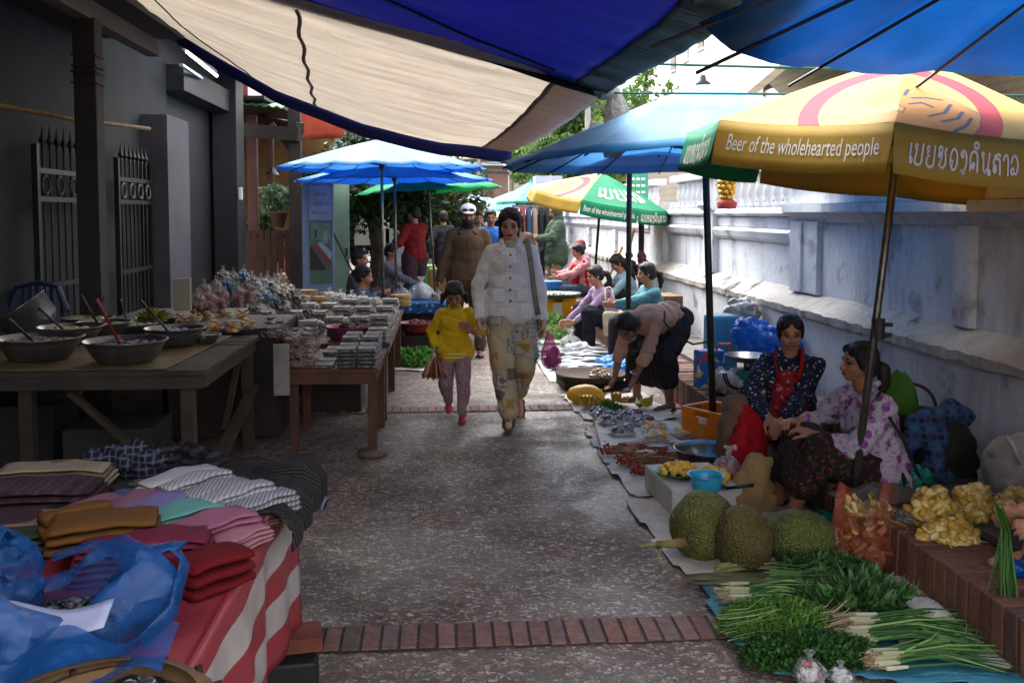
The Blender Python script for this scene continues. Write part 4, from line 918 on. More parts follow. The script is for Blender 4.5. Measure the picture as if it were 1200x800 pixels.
def person(label, H, pelvis, face, spine=(0, 0, 1), look=None, feet=None, hands=None, poleK=(0, 0), poleA=(0, 0), build=1.0, near=False, skin='8a5a3e', top=None, topP={}, bottom=None, botP={}, hair='short', shoes=None,
           foot_dir=None, hand_dir=None, palm=None, curl=.5, chest=1.0, group=None, extra=None, neck=None, hair_c=None, hat=None, bare_arm=.0, child=False, lips='7c4038', voxel=None):
    k = H / 1.6; P0 = V(pelvis); f = V((*face, 0)).normalized(); lat = f.cross(UP).normalized(); s = V(spine).normalized(); tf = lat.cross(s) * -1
    if tf.dot(f) < 0 and abs(s.z) > .3: tf = -tf
    if abs(s.z) <= .3: tf = -UP if (-UP - s * (-UP).dot(s)).length > .1 else tf; tf = (tf - s * tf.dot(s)).normalized()
    hk = .215 * (k if not child else k * 1.28); b = build
    name = 'person'; t = thing(name, label, 'person', (P0.x, P0.y, 0), group)
    vox = voxel or (.0062 if near else .011)
    Cc = P0 + s * .30 * k; Nk = P0 + s * .475 * k; sh = [P0 + s * .405 * k + lat * sgn * .142 * k * b for sgn in (1, -1)]
    hip = [P0 + lat * sgn * .085 * k * b + s * -.02 * k for sgn in (1, -1)]
    look = V(look).normalized() if look else f; nd = V(neck).normalized() if neck else (s * .75 + UP * .5 + look * .12).normalized()
    hc = Nk + nd * (.052 * k + hk * .40) + look * .014 * k
    hu = (UP if abs(look.z) < .8 else s); hu = (hu - look * hu.dot(look)).normalized(); hr = look.cross(hu).normalized(); hm = Matrix((hr, look, hu)).transposed(); q = hk / .215 * 1.0
    def hp(x, y, z): return hc + hm @ V((x * q, y * q, z * q))
    feet = [V(x) for x in feet]; hands = [V(x) for x in hands]; an = [fp + UP * .075 * k for fp in feet]
    fd = [V((*(foot_dir[i] if foot_dir else face), 0)).normalized() for i in (0, 1)]
    if foot_dir and len(foot_dir[0]) == 3: fd = [V(x).normalized() for x in foot_dir]
    knee = []; 
    for i in (0, 1):
        pk = poleK[i] if poleK[i] else (f + lat * (.15 if i == 0 else -.15)); kn, a2 = ik(hip[i], an[i], .40 * k, .385 * k, pk); knee.append(kn); an[i] = a2
    elb = []
    for i in (0, 1):
        pa = poleA[i] if poleA[i] else (-f * .6 + lat * (.5 if i == 0 else -.5) - UP * .5); e, h2 = ik(sh[i], hands[i], .275 * k, .235 * k, pa); elb.append(e); hands[i] = h2
    hd = [V(hand_dir[i]).normalized() if hand_dir and hand_dir[i] else (hands[i] - elb[i]).normalized() for i in (0, 1)]
    tm = Matrix((lat, tf, s)).transposed()
    # torso
    def torso(g):
        T = [('e', P0 + s * .03 * k, (.148 * k * b + g, .112 * k * b + g, .13 * k + g), tm), ('e', P0 + s * .17 * k + tf * .01 * k * chest, (.135 * k * b + g, .105 * k * b * chest + g, .15 * k + g), tm),
             ('e', Cc + tf * .008 * k, (.142 * k * b + g, .105 * k * b + g, .155 * k + g), tm), ('c', sh[0] * .8 + sh[1] * .2, sh[0] * .2 + sh[1] * .8, .052 * k + g * .8, .052 * k + g * .8), ('c', sh[0], Nk - s * .05 * k + lat * .03 * k, .044 * k + g * .6, .04 * k + g * .3), ('c', sh[1], Nk - s * .05 * k - lat * .03 * k, .044 * k + g * .6, .04 * k + g * .3), ('c', Cc, Nk - s * .06 * k, .08 * k + g * .6, .052 * k + g * .3)]
        return T
    arms = lambda g, e0=0, e1=1: sum([[('c', sh[i], elb[i], .043 * k * b + g * .8, .035 * k * b + g * .8)] + ([('c', elb[i], elb[i] + (hands[i] - elb[i]) * e1, .035 * k * b + g * .8, (.035 - .013 * e1) * k * b + g * .7)] if e1 > 0 else []) for i in (0, 1)], [])
    legs = lambda g, e1=1, gk=0: sum([[('c', hip[i], knee[i], .082 * k * b + g, .054 * k * b + g + gk), ('c', knee[i], knee[i] + (an[i] - knee[i]) * e1, .052 * k * b + g + gk, .036 * k + g + gk)] for i in (0, 1)], [])
    B = torso(0) + arms(0) + legs(0)
    B += [('c', Nk - s * .05 * k, hc - hu * .045 * q, .053 * k, .050 * k)]
    B += [('e', hp(0, -.012, .028), (.074 * q, .091 * q, .080 * q), hm), ('e', hp(0, .018, -.026), (.063 * q, .068 * q, .070 * q), hm), ('e', hp(0, .050, -.074), (.028 * q, .026 * q, .022 * q), hm),
          ('e', hp(.034, .050, -.022), (.028 * q, .028 * q, .028 * q), hm), ('e', hp(-.034, .050, -.022), (.028 * q, .028 * q, .028 * q), hm),
          ('c', hp(0, .080, .004), hp(0, .095, -.026), .008 * q, .0135 * q), ('e', hp(.011, .086, -.030), (.009 * q, .010 * q, .008 * q), hm), ('e', hp(-.011, .086, -.030), (.009 * q, .010 * q, .008 * q), hm),
          ('c', hp(-.034, .066, .022), hp(.034, .066, .022), .014 * q, .014 * q), ('c', hp(-.017, .078, -.056), hp(.017, .078, -.056), .0085 * q, .0085 * q),
          ('e', hp(.075, -.008, -.012), (.009 * q, .018 * q, .030 * q), hm), ('e', hp(-.075, -.008, -.012), (.009 * q, .018 * q, .030 * q), hm)]
    for i in (0, 1):
        sd = -lat if i == 0 else lat
        pn = V(palm[i]) if palm and palm[i] else sd; th = (f if abs(hd[i].dot(f)) < .8 else UP * 1.0); th = V(th) if not (palm and len(palm) > 2) else V(palm[2 + i]); B += hand_prims(hands[i], hd[i], pn, th, k * (1.0 if not child else 1.0), curl)
        a = an[i]; up_ = UP if abs(fd[i].z) < .7 else f; B += [('c', a - fd[i] * .02 * k - up_ * .03 * k, a + fd[i] * .10 * k - up_ * .048 * k, .034 * k, .026 * k), ('c', a + fd[i] * .10 * k - up_ * .050 * k, a + fd[i] * .155 * k - up_ * .057 * k, .030 * k, .018 * k), ('c', a, a - fd[i] * .03 * k - up_ * .045 * k, .034 * k, .028 * k)]
    sk = np.array(lin(skin)); inv = np.array(hm.transposed())
    def cf(co):
        c = np.tile(sk, (len(co), 1)); l = (co - np.array(hc)) @ inv.T / q; x, y, z = l[:, 0], l[:, 1], l[:, 2]; fr = (y > .045) & (np.abs(x) < .07) & (np.abs(z) < .12); ax = np.abs(x)
        c[fr & (((ax - .030) / .022) ** 2 + ((z - .003) / .014) ** 2 < 1)] = sk * .62
        ey = fr & (((ax - .030) / .0135) ** 2 + ((z - .001) / .0050) ** 2 < 1); c[ey] = (.22, .19, .17); c[ey & (ax > .024) & (ax < .037)] = (.012, .009, .008)
        c[fr & (np.abs(z - .0085) < .0028) & (ax > .014) & (ax < .046)] = (.015, .01, .008)
        c[fr & (np.abs(z - .0265 + .12 * (ax - .03)) < .0048) & (ax > .013) & (ax < .050)] = (.03, .02, .016)
        c[fr & (ax < .023) & (((z + .057) / .0105) ** 2 + (ax / .025) ** 2 < 1)] = lin(lips); c[fr & (ax < .022) & (np.abs(z + .0565) < .0022)] = sk * .25
        c[fr & (np.abs(ax - .007) < .004) & (np.abs(z + .037) < .003) & (y > .08)] = sk * .25
        return c
    blob('body', B, vox, SKIN, t, smooth=2 if near else 1, colf=cf, factor=.4)
    cv = .010 if near else .014
    # clothes
    if top:
        kw = dict(topP); g = kw.get('g', .014); e1 = kw.get('sleeve', .93); hem = kw.get('hem', -.02)
        T = torso(g) + arms(g * kw.get('ag', 1), 0, e1)
        if kw.get('skirt', 0): T += [('c', P0 + s * .05 * k + lat * sg * .06 * k, P0 - UP * kw['skirt'] * k * (1 if abs(s.z) > .5 else 0) + lat * sg * .075 * k, .115 * k * b + g, .12 * k * b + g) for sg in (1, 0, -1)]
        T += kw.get('prims', [])
        blob(kw.get('name', 'shirt'), T, cv, top, t, smooth=4, disp=wr(kw.get('w', .010), 8))
        if kw.get('collar'):
            cm = kw['collar']; m = M(); cp = Nk + s * .005 * k + look * 0
            blob('collar', [('c', cp + lat * x0 * .062 * k + tf * y0 * .055 * k + s * z0 * k, cp + lat * x1 * .062 * k + tf * y1 * .055 * k + s * z1 * k, .020 * k, .020 * k) for (x0, y0, z0), (x1, y1, z1) in
                 (((-1, .2, .01), (-.8, -.9, .02)), ((-.8, -.9, .02), (.8, -.9, .02)), ((.8, -.9, .02), (1, .2, .01)), ((1, .2, .0), (.75, 1.15, -.03)), ((-1, .2, .0), (-.75, 1.15, -.03)), ((.75, 1.15, -.03), (1.25, 1.7, -.06)), ((-.75, 1.15, -.03), (-1.25, 1.7, -.06)), ((1, .2, 0), (1.5, .9, -.05)), ((-1, .2, 0), (-1.5, .9, -.05)), ((1.5, .9, -.05), (1.25, 1.7, -.06)), ((-1.5, .9, -.05), (-1.25, 1.7, -.06)))], .008, cm, t, smooth=3)
    if bottom:
        kw = dict(botP); typ = kw.get('type', 'trousers'); g = kw.get('g', .018)
        L = [('e', P0 + s * .02 * k, (.150 * k * b + g * .3, .108 * k * b + g * .3, .12 * k), tm)]
        if typ == 'trousers': L += legs(g, kw.get('len', .95), kw.get('gk', .004))
        else:
            e = kw.get('len', .5); n = 5; fl = kw.get('flare', .0)
            for i in range(n):
                u = i / (n - 1); h0 = hip[0] * (1 - u) + hip[1] * u; k0 = knee[0] * (1 - u) + knee[1] * u; a0 = an[0] * (1 - u) + an[1] * u
                if kw.get('drop') and 0 < i < n - 1: k0 = k0 - UP * kw['drop']
                L.append(('c', h0, k0, .085 * k * b + g, .066 * k * b + g)); L.append(('c', k0, k0 + (a0 - k0) * e, .066 * k * b + g, .055 * k + g + fl))
        L += kw.get('prims', [])
        blob(kw.get('name', 'trousers' if typ == 'trousers' else 'skirt'), L, cv, bottom, t, smooth=4, disp=wr(kw.get('w', .010), 7, .5))
    # hair
    if hair != 'none':
        hm_ = HAIR; Hh = [('e', hp(0, -.022, .040), (.087 * q, .094 * q, .086 * q), hm), ('e', hp(0, -.048, -.008), (.083 * q, .066 * q, .080 * q), hm)]
        if hair in ('bun', 'pony', 'low', 'pigtails'): pass
        if hair == 'bun': Hh += [('e', hp(0, -.115, .02), (.040 * q, .034 * q, .038 * q), hm)]
        if hair == 'topbun': Hh += [('e', hp(0, -.07, .125), (.045 * q, .045 * q, .036 * q), hm)]
        if hair == 'low': Hh += [('e', hp(0, -.115, -.05), (.045 * q, .034 * q, .042 * q), hm)]
        if hair == 'pony': Hh += [('c', hp(0, -.10, .0), hp(0, -.15, -.03), .022 * q, .034 * q), ('c', hp(0, -.15, -.03), hp(0, -.155, -.11), .034 * q, .036 * q), ('c', hp(0, -.155, -.11), hp(0, -.13, -.20), .034 * q, .014 * q)]
        if hair == 'long': Hh += [('c', hp(.02, -.08, -.02), hp(.05, -.09, -.22), .05 * q, .035 * q), ('c', hp(-.02, -.08, -.02), hp(-.03, -.10, -.24), .05 * q, .035 * q), ('c', hp(.065, .0, .0), hp(.07, -.01, -.12), .02 * q, .018 * q)]
        if hair == 'side': Hh += [('c', hp(.05, -.06, -.02), hp(.095, -.03, -.12), .03 * q, .032 * q), ('c', hp(.095, -.03, -.12), hp(.10, .01, -.24), .032 * q, .020 * q)]
        if hair == 'pigtails': Hh += [('c', hp(sg * .07, -.03, .0), hp(sg * .10, -.02, -.02), .02 * q, .026 * q) for sg in (1, -1)] + [('c', hp(sg * .10, -.02, -.02), hp(sg * .115, 0, -.09), .030 * q, .018 * q) for sg in (1, -1)] + [('e', hp(0, .052, .066), (.055 * q, .03 * q, .026 * q), hm)]
        if hair == 'short': Hh += [('e', hp(0, .04, .075), (.055 * q, .035 * q, .030 * q), hm)]
        if hair != 'short': Hh += [('e', hp(sg * .034, .026, .070), (.044 * q, .046 * q, .036 * q), hm) for sg in (1, -1)] + [('e', hp(sg * .068, .0, .015), (.018 * q, .034 * q, .050 * q), hm) for sg in (1, -1)]
        blob('hair', Hh, .008 if near else .011, hm_, t, smooth=2, disp=wr(.0028, 45))
    if hat == 'cap':
        m = M(); blob('cap', [('e', hp(0, -.006, .062), (.086 * q, .100 * q, .064 * q), hm), ('e', hp(0, .10, .050), (.062 * q, .060 * q, .009 * q), hm), ('c', hp(0, .0, .13), hp(0, 0, .132), .01, .01)], .008, kwhat, t, smooth=2)
    if hat == 'hood': blob('hood', [('e', hp(0, -.03, .02), (.098 * q, .100 * q, .115 * q), hm), ('c', hp(0, -.05, -.08), Nk - tf * .04, .085 * q, .09 * q)], .011, kwhat, t, smooth=3, disp=wr(.006, 10))
    if hat == 'beanie': blob('hat', [('e', hp(0, -.012, .055), (.086 * q, .100 * q, .068 * q), hm), ('c', hp(-.05, .03, .045), hp(.05, .03, .045), .04, .04)], .010, kwhat, t, smooth=2)
    if shoes:
        sm, st = shoes
        for i in (0, 1):
            a = an[i]; up_ = UP if abs(fd[i].z) < .7 else f; sd = fd[i].cross(up_).normalized(); fm = Matrix((sd, fd[i], up_)).transposed(); so = a - up_ * .075 * k
            if st == 'sandal':
                pr = [('e', so + fd[i] * .055 * k + up_ * .003, (.048 * k, .135 * k, .016 * k), fm)]; blob('sandal', pr + [('c', so + fd[i] * y_ * k + sd * .040 * k * c0_ + up_ * z0_ * k, so + fd[i] * y_ * k + sd * .040 * k * c1_ + up_ * z1_ * k, .011 * k, .011 * k) for y_, c0_, z0_, c1_, z1_ in ((.10, -1, .015, 0, .055), (.10, 0, .055, 1, .015), (.03, -1, .02, 0, .082), (.03, 0, .082, 1, .02), (-.05, -1, .02, -1, .05), (-.05, 1, .02, 1, .05), (-.06, -1, .055, 1, .055))], .007, sm, t, smooth=2)
            elif st == 'flip': blob('sandal', [('e', so + fd[i] * .05 * k + up_ * .004, (.045 * k, .13 * k, .012 * k), fm), ('c', so + fd[i] * .06 * k + sd * .042 * k, so + fd[i] * .12 * k + up_ * .045 * k, .008, .008), ('c', so + fd[i] * .06 * k - sd * .042 * k, so + fd[i] * .12 * k + up_ * .045 * k, .008, .008)], .008, sm, t, smooth=1)
            else: blob('shoe', [('e', so + fd[i] * .055 * k + up_ * .022 * k, (.047 * k, .135 * k, .030 * k), fm), ('e', so + fd[i] * -.02 * k + up_ * .045 * k, (.042 * k, .055 * k, .045 * k), fm), ('c', so + fd[i] * .02 * k + up_ * .05 * k, so + fd[i] * .11 * k + up_ * .035 * k, .035 * k, .03 * k)], .009, sm, t, smooth=2)
    t['_'] = 0; del t['_']
    return dict(t=t, sh=sh, elb=elb, hands=hands, hip=hip, knee=knee, an=an, hp=hp, hc=hc, hm=hm, P=P0, s=s, tf=tf, lat=lat, k=k, q=q, Nk=Nk, hd=hd)
def part(name, prims, vox, mt, p, **kw): return blob(name, prims, vox, mt, p['t'] if isinstance(p, dict) else p, **kw)
def strap(p, pts, r, mt, name='strap', flat=.4): m = M(); m.tube(pts, r, 8, flat=flat); return m.build(name, mt, p['t'] if isinstance(p, dict) else p, smooth=True)
# ------------------------------------------------------------ 1 walking woman
def patch_mat():
    t = NT('patched_trousers'); ob = t.tc.outputs['Object']; col = t.mix(t.noise(5, 4), lin('b0a083'), lin('93825f'))
    v = t.n('TexVoronoi', Vector=t.n('MixRGB', i0=.10, i1=t.obj((1, .4, 1.15)), i2=t.noise(8, 3).outputs[1]), Scale=8.5, Randomness=.9, _distance='CHEBYCHEV'); sep = t.n('SeparateColor', Color=v.outputs['Color'])
    d = t.math('ADD', v.outputs[0], t.math('MULTIPLY', t.noise(30, 2), .12)); m1 = t.ramp(d, [(.34, 1.), (.36, 0.)]); m2 = t.ramp(d, [(.40, 1.), (.42, 0.)])
    pc = t.ramp(sep.outputs[0], [(0, '94733c'), (.4, '5f544c'), (.55, '918c88'), (.8, 'a29f9e')]); pc.color_ramp.interpolation = 'CONSTANT'
    col = t.mix(t.math('MULTIPLY', m2, t.math('GREATER_THAN', sep.outputs[0], .4)), col, lin('6d5f4c')); col = t.mix(m1, col, pc); return t.pbr(col, rough=.85, spec=.2, bump=t.bump(t.noise(9, 5), .6, .015))
g1 = G(597, 500); wx, wy = .50, 6.95
cardi = cloth('cream_cardigan', 'dfdad6', 'grid', c2='c9c0bf', s=34)
w1 = person('woman walking towards us in a cream checked cardigan and patched beige trousers', 1.62, (.50, 7.0, .87), (-.05, -1), (0.0, -.02, 1), (-.12, -1, -.28), feet=[(.475, 6.72, .0), (.585, 7.25, .10)], hands=[(.262, 6.93, .79), (.755, 6.95, .75)],
    poleA=[V((-.6, .5, 0)), V((.6, .5, 0))], near=True, voxel=.0056, top=cardi, topP=dict(g=.018, name='cardigan', sleeve=.92, w=.008, collar=cardi, skirt=.02, ag=.85), bottom=patch_mat(), botP=dict(g=.026, gk=.010, len=.94), hair='long', shoes=(mat('sandal_brown', '4a3f35', None, 12), 'sandal'), skin='bd8a70', build=1.05, chest=1.12,
    curl=.45, hand_dir=[V((-.1, -.1, -1)), V((0, -.1, -1))], foot_dir=[(-.1, -1, 0), (.05, -.75, -.66)])
p = w1
part('neckline', [('e', p['Nk'] + p['tf'] * .05 - p['s'] * .02, (.05, .03, .05))], .008, cloth('cream_tee', 'b9a586'), p)
for i in range(5): q = p['P'] + p['s'] * (.40 - .085 * i) + p['tf'] * (.140 + (.022 if i in (2, 3) else .006)) + p['lat'] * .0; m = M(); m.ell(q, (.012, .008, .012), n=8, m=5); m.build('button', mat('button_metal', 'a39c96', None, 5, .3, metal=.6), p['t'], smooth=True)
for sg in (1, -1): part('pocket', [('b', p['P'] + p['s'] * .10 + p['tf'] * .155 + p['lat'] * .085 * sg, (.10, .012, .10))], .008, cardi, p)
sb_ = cloth('fur_strap', '8d8076', 'floral', sp=[('5c5049', 60, .3)]); S0 = p['sh'][1]
strap(p, [S0 + V((-.03, .06, .06)), S0 + V((-.03, -.03, .095)), S0 + V((-.02, -.10, .03)), S0 + V((0, -.13, -.12)), S0 + V((.02, -.13, -.30)), S0 + V((.05, -.09, -.46))], .020, sb_, 'bag_strap')
bg_ = tag(blob('shoulder_bag', [('e', S0 + V((.07, .10, -.52)), (.035, .13, .11)), ('e', S0 + V((.07, .10, -.58)), (.045, .13, .07))], .010, sb_, disp=wr(.006, 20)), 'fluffy grey brown bag on the walking woman\'s shoulder', 'shoulder bag')
def carry(h, w, hgt, mt, fill, label, name='plastic_bag', dx=0.0):
    h = V(h); t = thing(name, label, 'bag', h); m = M(); w2 = w
    def fn(u, v):
        a = 2 * PI * u; r = [.012, .018, .03, .055, .08, .085, .07, .03][int(round(v * 7))] / .085 * w2; z = [0, .03, .06, .10, .15, .21, .25, .27][int(round(v * 7))] / .27 * hgt
        return h + V((dx * v + r * math.cos(a) * (1 + .10 * math.sin(5 * a + v * 3)), r * .7 * math.sin(a) * (1 + .14 * math.cos(4 * a)), -z))
    m.grid(fn, 26, 7); m.build('film', mt, t, smooth=True, sub=1)
    blob('contents', [('e', h + V((dx, 0, -hgt * .76)), (w * .72, w * .5, hgt * .20)), ('e', h + V((dx + .02, 0, -hgt * .60)), (w * .4, w * .35, hgt * .2))], .010, fill, t, disp=wr(.012, 30)); return t
hw = w1['hands'][1] + V((.0, -.02, -.09))
carry(hw + V((-.045, 0, 0)), .075, .24, plastic('clear_film', 'cfd2d6', .42, 12), mat('dark_greens', '2c3328', '1d241b', 30), 'clear plastic bag of dark greens in the walking woman\'s hand', dx=-.05)
carry(hw + V((.03, 0, .01)), .08, .29, plastic('pink_film', 'cf4f92', .62, 12), mat('green_stalks', '5b5a30', '33301f', 30), 'pink plastic bag of vegetables in the walking woman\'s hand', dx=.03)
# ------------------------------------------------------------ 2 girl
yj = cloth('yellow_jacket', 'c9a51c'); gx, gy = .085, 7.15
g2 = person('little girl in a yellow jacket holding the woman\'s hand', 1.04, (gx, gy, .545), (0.0, -1), (0, -.03, 1), (-.05, -1, -.62), feet=[(gx - .045, gy + .15, .05), (gx + .055, gy - .12, 0)], hands=[(gx - .145, gy - .07, .56), (.228, 6.98, .69)],
    near=True, voxel=.0056, top=yj, topP=dict(g=.020, name='jacket', sleeve=.92, skirt=.04, collar=yj), bottom=cloth('spotted_leggings', '8b7a80', 'floral', sp=[('b0475e', 26, .26), ('5f555c', 34, .2)]), botP=dict(g=.012, len=.93), hair='pigtails', shoes=(cloth('pink_shoe', 'b8405a'), 'shoe'), skin='96694f', child=True, curl=.5, build=1.1,
    foot_dir=[(0, -.95, -.3), (.05, -1, 0)])
p = g2
m = M(); m.box(p['P'] + V((.068, -.122, .19)), (.075, .012, .042)); m.build('badge', cloth('badge', '6d6f86', 'stripe', c2='b9475a', s=40), p['t'], bevel=.002)
def ring(m, c, rx, ry, r, mt=None, n=24): m.tube([V(c) + V((rx * math.cos(2 * PI * i / n), ry * math.sin(2 * PI * i / n), 0)) for i in range(n + 1)], r, 6, cap=False)
m = M(); ring(m, p['P'] + V((0, 0, -.035)), .128, .112, .007); ring(m, p['P'] + V((0, 0, -.062)), .126, .110, .006); m.build('hem_stripe', cloth('jacket_stripe', 'd8c789'), p['t'], smooth=True)
# pompom-like tassel in her hand
t = thing('tassel_toy', 'red brown tassel bundle hanging from the little girl\'s hand', 'toy', p['hands'][0]); h = p['hands'][0] + V((-.01, -.02, -.06)); m = M()
rr = random.Random(3)
for i in range(60): a = rr.uniform(0, 2 * PI); r = rr.uniform(.01, .10); e = h + V((r * math.cos(a) * 1.0, r * .8 * math.sin(a), -.16 + rr.uniform(-.02, .02))); m.col = rr.choice(['8c4636', 'a86a58', '6d3428', 'b98a7c']); m.tube([h, h + V((r * .5 * math.cos(a), r * .5 * math.sin(a), -.05)), e], [.004, .006, .007], 5)
m.build('strands', vmat('strand_dye', bump=0), t, smooth=True); m = M(); m.tube([h + V((0, 0, .07)), h], .006, 6); m.ell(h, .018); m.build('knot', mat('white_tie', 'b9b4b0'), t, smooth=True)
# ------------------------------------------------------------ 3 man in tan jacket
kwhat = mat('white_cap', 'd6d6d8', None, 12); tan = cloth('tan_jacket', '4a3a2c', ws=8)
m3 = person('man in a tan zip jacket, white cap and black face mask walking behind the woman', 1.70, (.28, 10.5, .90), (0, -1), (0, 0, 1), (.02, -1, -.2), feet=[(.12, 10.75, .03), (.40, 10.25, 0)], hands=[(-.05, 10.42, .80), (.60, 10.42, .82)],
    top=tan, topP=dict(g=.030, name='jacket', sleeve=.93, collar=tan, w=.004, skirt=.05), bottom=cloth('camo_trousers', '4d3f3c', 'floral', sp=[('6a5550', 18, .35)]), botP=dict(g=.02), hair='short', hat='cap', shoes=(mat('dark_sandal', '2a2422', None, 12), 'flip'), skin='7a5240', build=1.12)
p = m3; hp = p['hp']; q = p['q']
part('face_mask', [('e', hp(0, .035, -.055), (.066 * q, .068 * q, .058 * q), p['hm']), ('e', hp(0, .01, -.11), (.07 * q, .07 * q, .06 * q), p['hm'])], .009, mat('black_cloth', '15151a', None, 12), p)
part('sunglasses', [('e', hp(sx * .035, .095, .075), (.030 * q, .012, .018 * q), p['hm']) for sx in (1, -1)] + [('c', hp(-.03, .1, .078), hp(.03, .1, .078), .005, .005)], .005, mat('dark_lens', '101216', None, 5, .15, 0), p)
m = M(); m.tube([p['P'] + p['tf'] * .160 + p['s'] * z for z in (0, .15, .3, .42)], .006, 6); m.build('zip', mat('zip', '3a2c24'), p['t'])
# ------------------------------------------------------------ 4 bending woman
b4p = V((1.84, 7.50, .72))
brn = cloth('brown_top', 'b08774', ws=9); blk = cloth('black_pinstripe_skirt', '1d1a1f', 'stripe', c2='2a262c', s=14, ax='X')
b4 = person('woman bending low to sort bananas in a brown top and black skirt', 1.52, b4p, (-.75, -.65), (-.66, -.62, .06), (-.5, -.5, -.8), feet=[(1.60, 7.62, 0), (1.80, 7.30, 0)], hands=[(1.33, 7.32, .14), (1.39, 7.06, .12)],
    poleA=[V((.2, .8, 0)), V((.3, -.6, 0))], near=True, voxel=.0062, top=brn, topP=dict(g=.020, sleeve=.35, w=.012, name='top'), bottom=blk, botP=dict(type='skirt', len=.48, g=.03, w=.014), hair='low', shoes=(mat('plum_sandal', '3a2630', None, 12), 'flip'), skin='7d5442', build=1.08,
    hand_dir=[V((-.5, -.1, -1)), V((-.5, -.2, -1))], palm=[V((-.3, 0, .3)), V((-.3, 0, .3))], curl=.55, foot_dir=[(-1, -.3), (-.95, -.4)], neck=(-.62, -.55, -.32))
p = b4; hp = p['hp']
m = M(); S1 = p['sh'][1]; 
strap(p, [S1 + V((.05, -.02, .07)), S1 + V((.03, -.09, .00)), S1 + V((.10, -.10, -.10)), S1 + V((.26, -.08, -.18)), S1 + V((.40, -.06, -.16))], .008, mat('apron_tie', '1c2a2c', None, 12), 'apron_tie')
m = M(); hw_ = p['hands'][1]; m.tube([hw_ + V((.03 * math.cos(a * PI / 6), .03 * math.sin(a * PI / 6), .045 + .008 * math.sin(a * PI / 6))) for a in range(13)], .005, 6, cap=False); m.build('bracelet', mat('bracelet_silver', 'b5b0a8', None, 5, .25, metal=.9), p['t'], smooth=True)
# ------------------------------------------------------------ 5 seated woman in navy print facing us
x5 = D(932, 470, 6.05).x
navy = cloth('navy_print_shirt', '22243a', 'floral', sp=[('a9a9b8', 34, .20), ('8d8fa6', 47, .14)]); 
w5 = person('seated woman in a navy printed shirt and red apron facing the camera', 1.47, (2.08, 5.42, .31), (-.45, -1), (-.08, -.10, 1), (-.25, -1, -.15), feet=[(1.66, 5.32, 0.02), (1.84, 4.92, 0.02)], hands=[(1.83, 5.12, .42), (1.88, 5.06, .40)],
    poleA=[V((-1, .2, -.2)), V((1, .2, -.2))], poleK=[V((-.4, -.3, 1)), V((.1, -.6, 1))], near=True, voxel=.0056, top=navy, topP=dict(g=.022, sleeve=.85, w=.012, name='shirt', collar=navy), bottom=cloth('brown_trousers', '6b5344'), botP=dict(g=.028, gk=.012, len=.80, w=.012), hair='low', shoes=(mat('dark_sandal'  , '2a2422', None, 12), 'flip'), skin='a8765b', build=1.08, curl=.6, palm=[V((.3, .3, -1)), V((-.3, .3, -1))])
p = w5; red = cloth('red_apron', 'a3161f'); redf = cloth('red_floral_apron', '8f2530', 'floral', sp=[('b9606a', 30, .28), ('5b141c', 22, .22)])
part('apron_bib', [('e', p['P'] + p['s'] * .20 + p['tf'] * .115, (.11, .035, .17), Matrix((p['lat'], p['tf'], p['s'])).transposed()), ('e', p['P'] + p['s'] * .05 + p['tf'] * .135, (.13, .045, .10), Matrix((p['lat'], p['tf'], p['s'])).transposed())], .009, redf, p, disp=wr(.008, 14))
Nn = p['P'] + p['s'] * .48
strap(p, [p['P'] + p['s'] * .30 + p['tf'] * .155 + p['lat'] * .05, p['P'] + p['s'] * .42 + p['tf'] * .13 + p['lat'] * .075, Nn + p['lat'] * .075 + p['tf'] * .02], .012, red, 'apron_strap')
strap(p, [p['P'] + p['s'] * .30 + p['tf'] * .155 - p['lat'] * .05, p['P'] + p['s'] * .42 + p['tf'] * .13 - p['lat'] * .075, Nn - p['lat'] * .075 + p['tf'] * .02], .012, red, 'apron_strap')
kk = p['knee'][0]
part('apron_skirt', [('c', p['P'] + p['tf'] * .15 + V((0, 0, .02)), kk * .45 + p['knee'][1] * .55 + V((0, -.02, -.02)), .06, .05), ('c', kk + V((.04, -.06, -.02)), kk + V((-.03, -.14, -.26)), .05, .085), ('c', kk + V((.10, -.08, -.04)), kk + V((.06, -.16, -.28)), .05, .075)], .010, red, p, disp=wr(.014, 12))
# ------------------------------------------------------------ 6 seated woman in purple floral shirt
pur = cloth('purple_floral_shirt', 'b0a2ac', 'floral', sp=[('7c3a78', 15, .30), ('8d5a94', 24, .26), ('6d86a8', 30, .22), ('8a4f88', 48, .2)])
bat = cloth('dark_batik_skirt', '241a19', 'floral', sp=[('6d2230', 26, .22), ('3f3a28', 36, .25), ('8c6a3c', 60, .13), ('452530', 18, .2)])
w6 = person('seated woman in a purple floral shirt and dark batik skirt, seen in profile', 1.47, (2.18, 4.50, .27), (-1, -.15), (-.18, .02, 1), (-1, -.06, .02), feet=[(1.80, 4.86, 0.0), (1.76, 4.55, 0.0)], hands=[(1.80, 4.66, .50), (1.84, 4.50, .47)],
    poleA=[V((.3, .8, -.5)), V((.5, -.7, -.6))], poleK=[V((-.6, .1, 1)), V((-.6, -.1, 1))], near=True, voxel=.0056, top=pur, topP=dict(g=.020, sleeve=.45, w=.014, name='shirt', collar=pur, skirt=.02), bottom=bat, botP=dict(type='skirt', len=.55, g=.03, w=.012), hair='pony', skin='99684f', build=1.12, curl=.7, foot_dir=[(-1, .1), (-1, -.1)], palm=[V((0, -.2, -1)), V((0, .2, -1))])
p = w6; hp = p['hp']
part('earring', [('e', hp(-.082, -.002, -.048), (.006, .006, .010))], .003, mat('gold', 'c79a45', None, 5, .25, metal=.9), p)
S1 = p['sh'][1]; P0 = p['P']
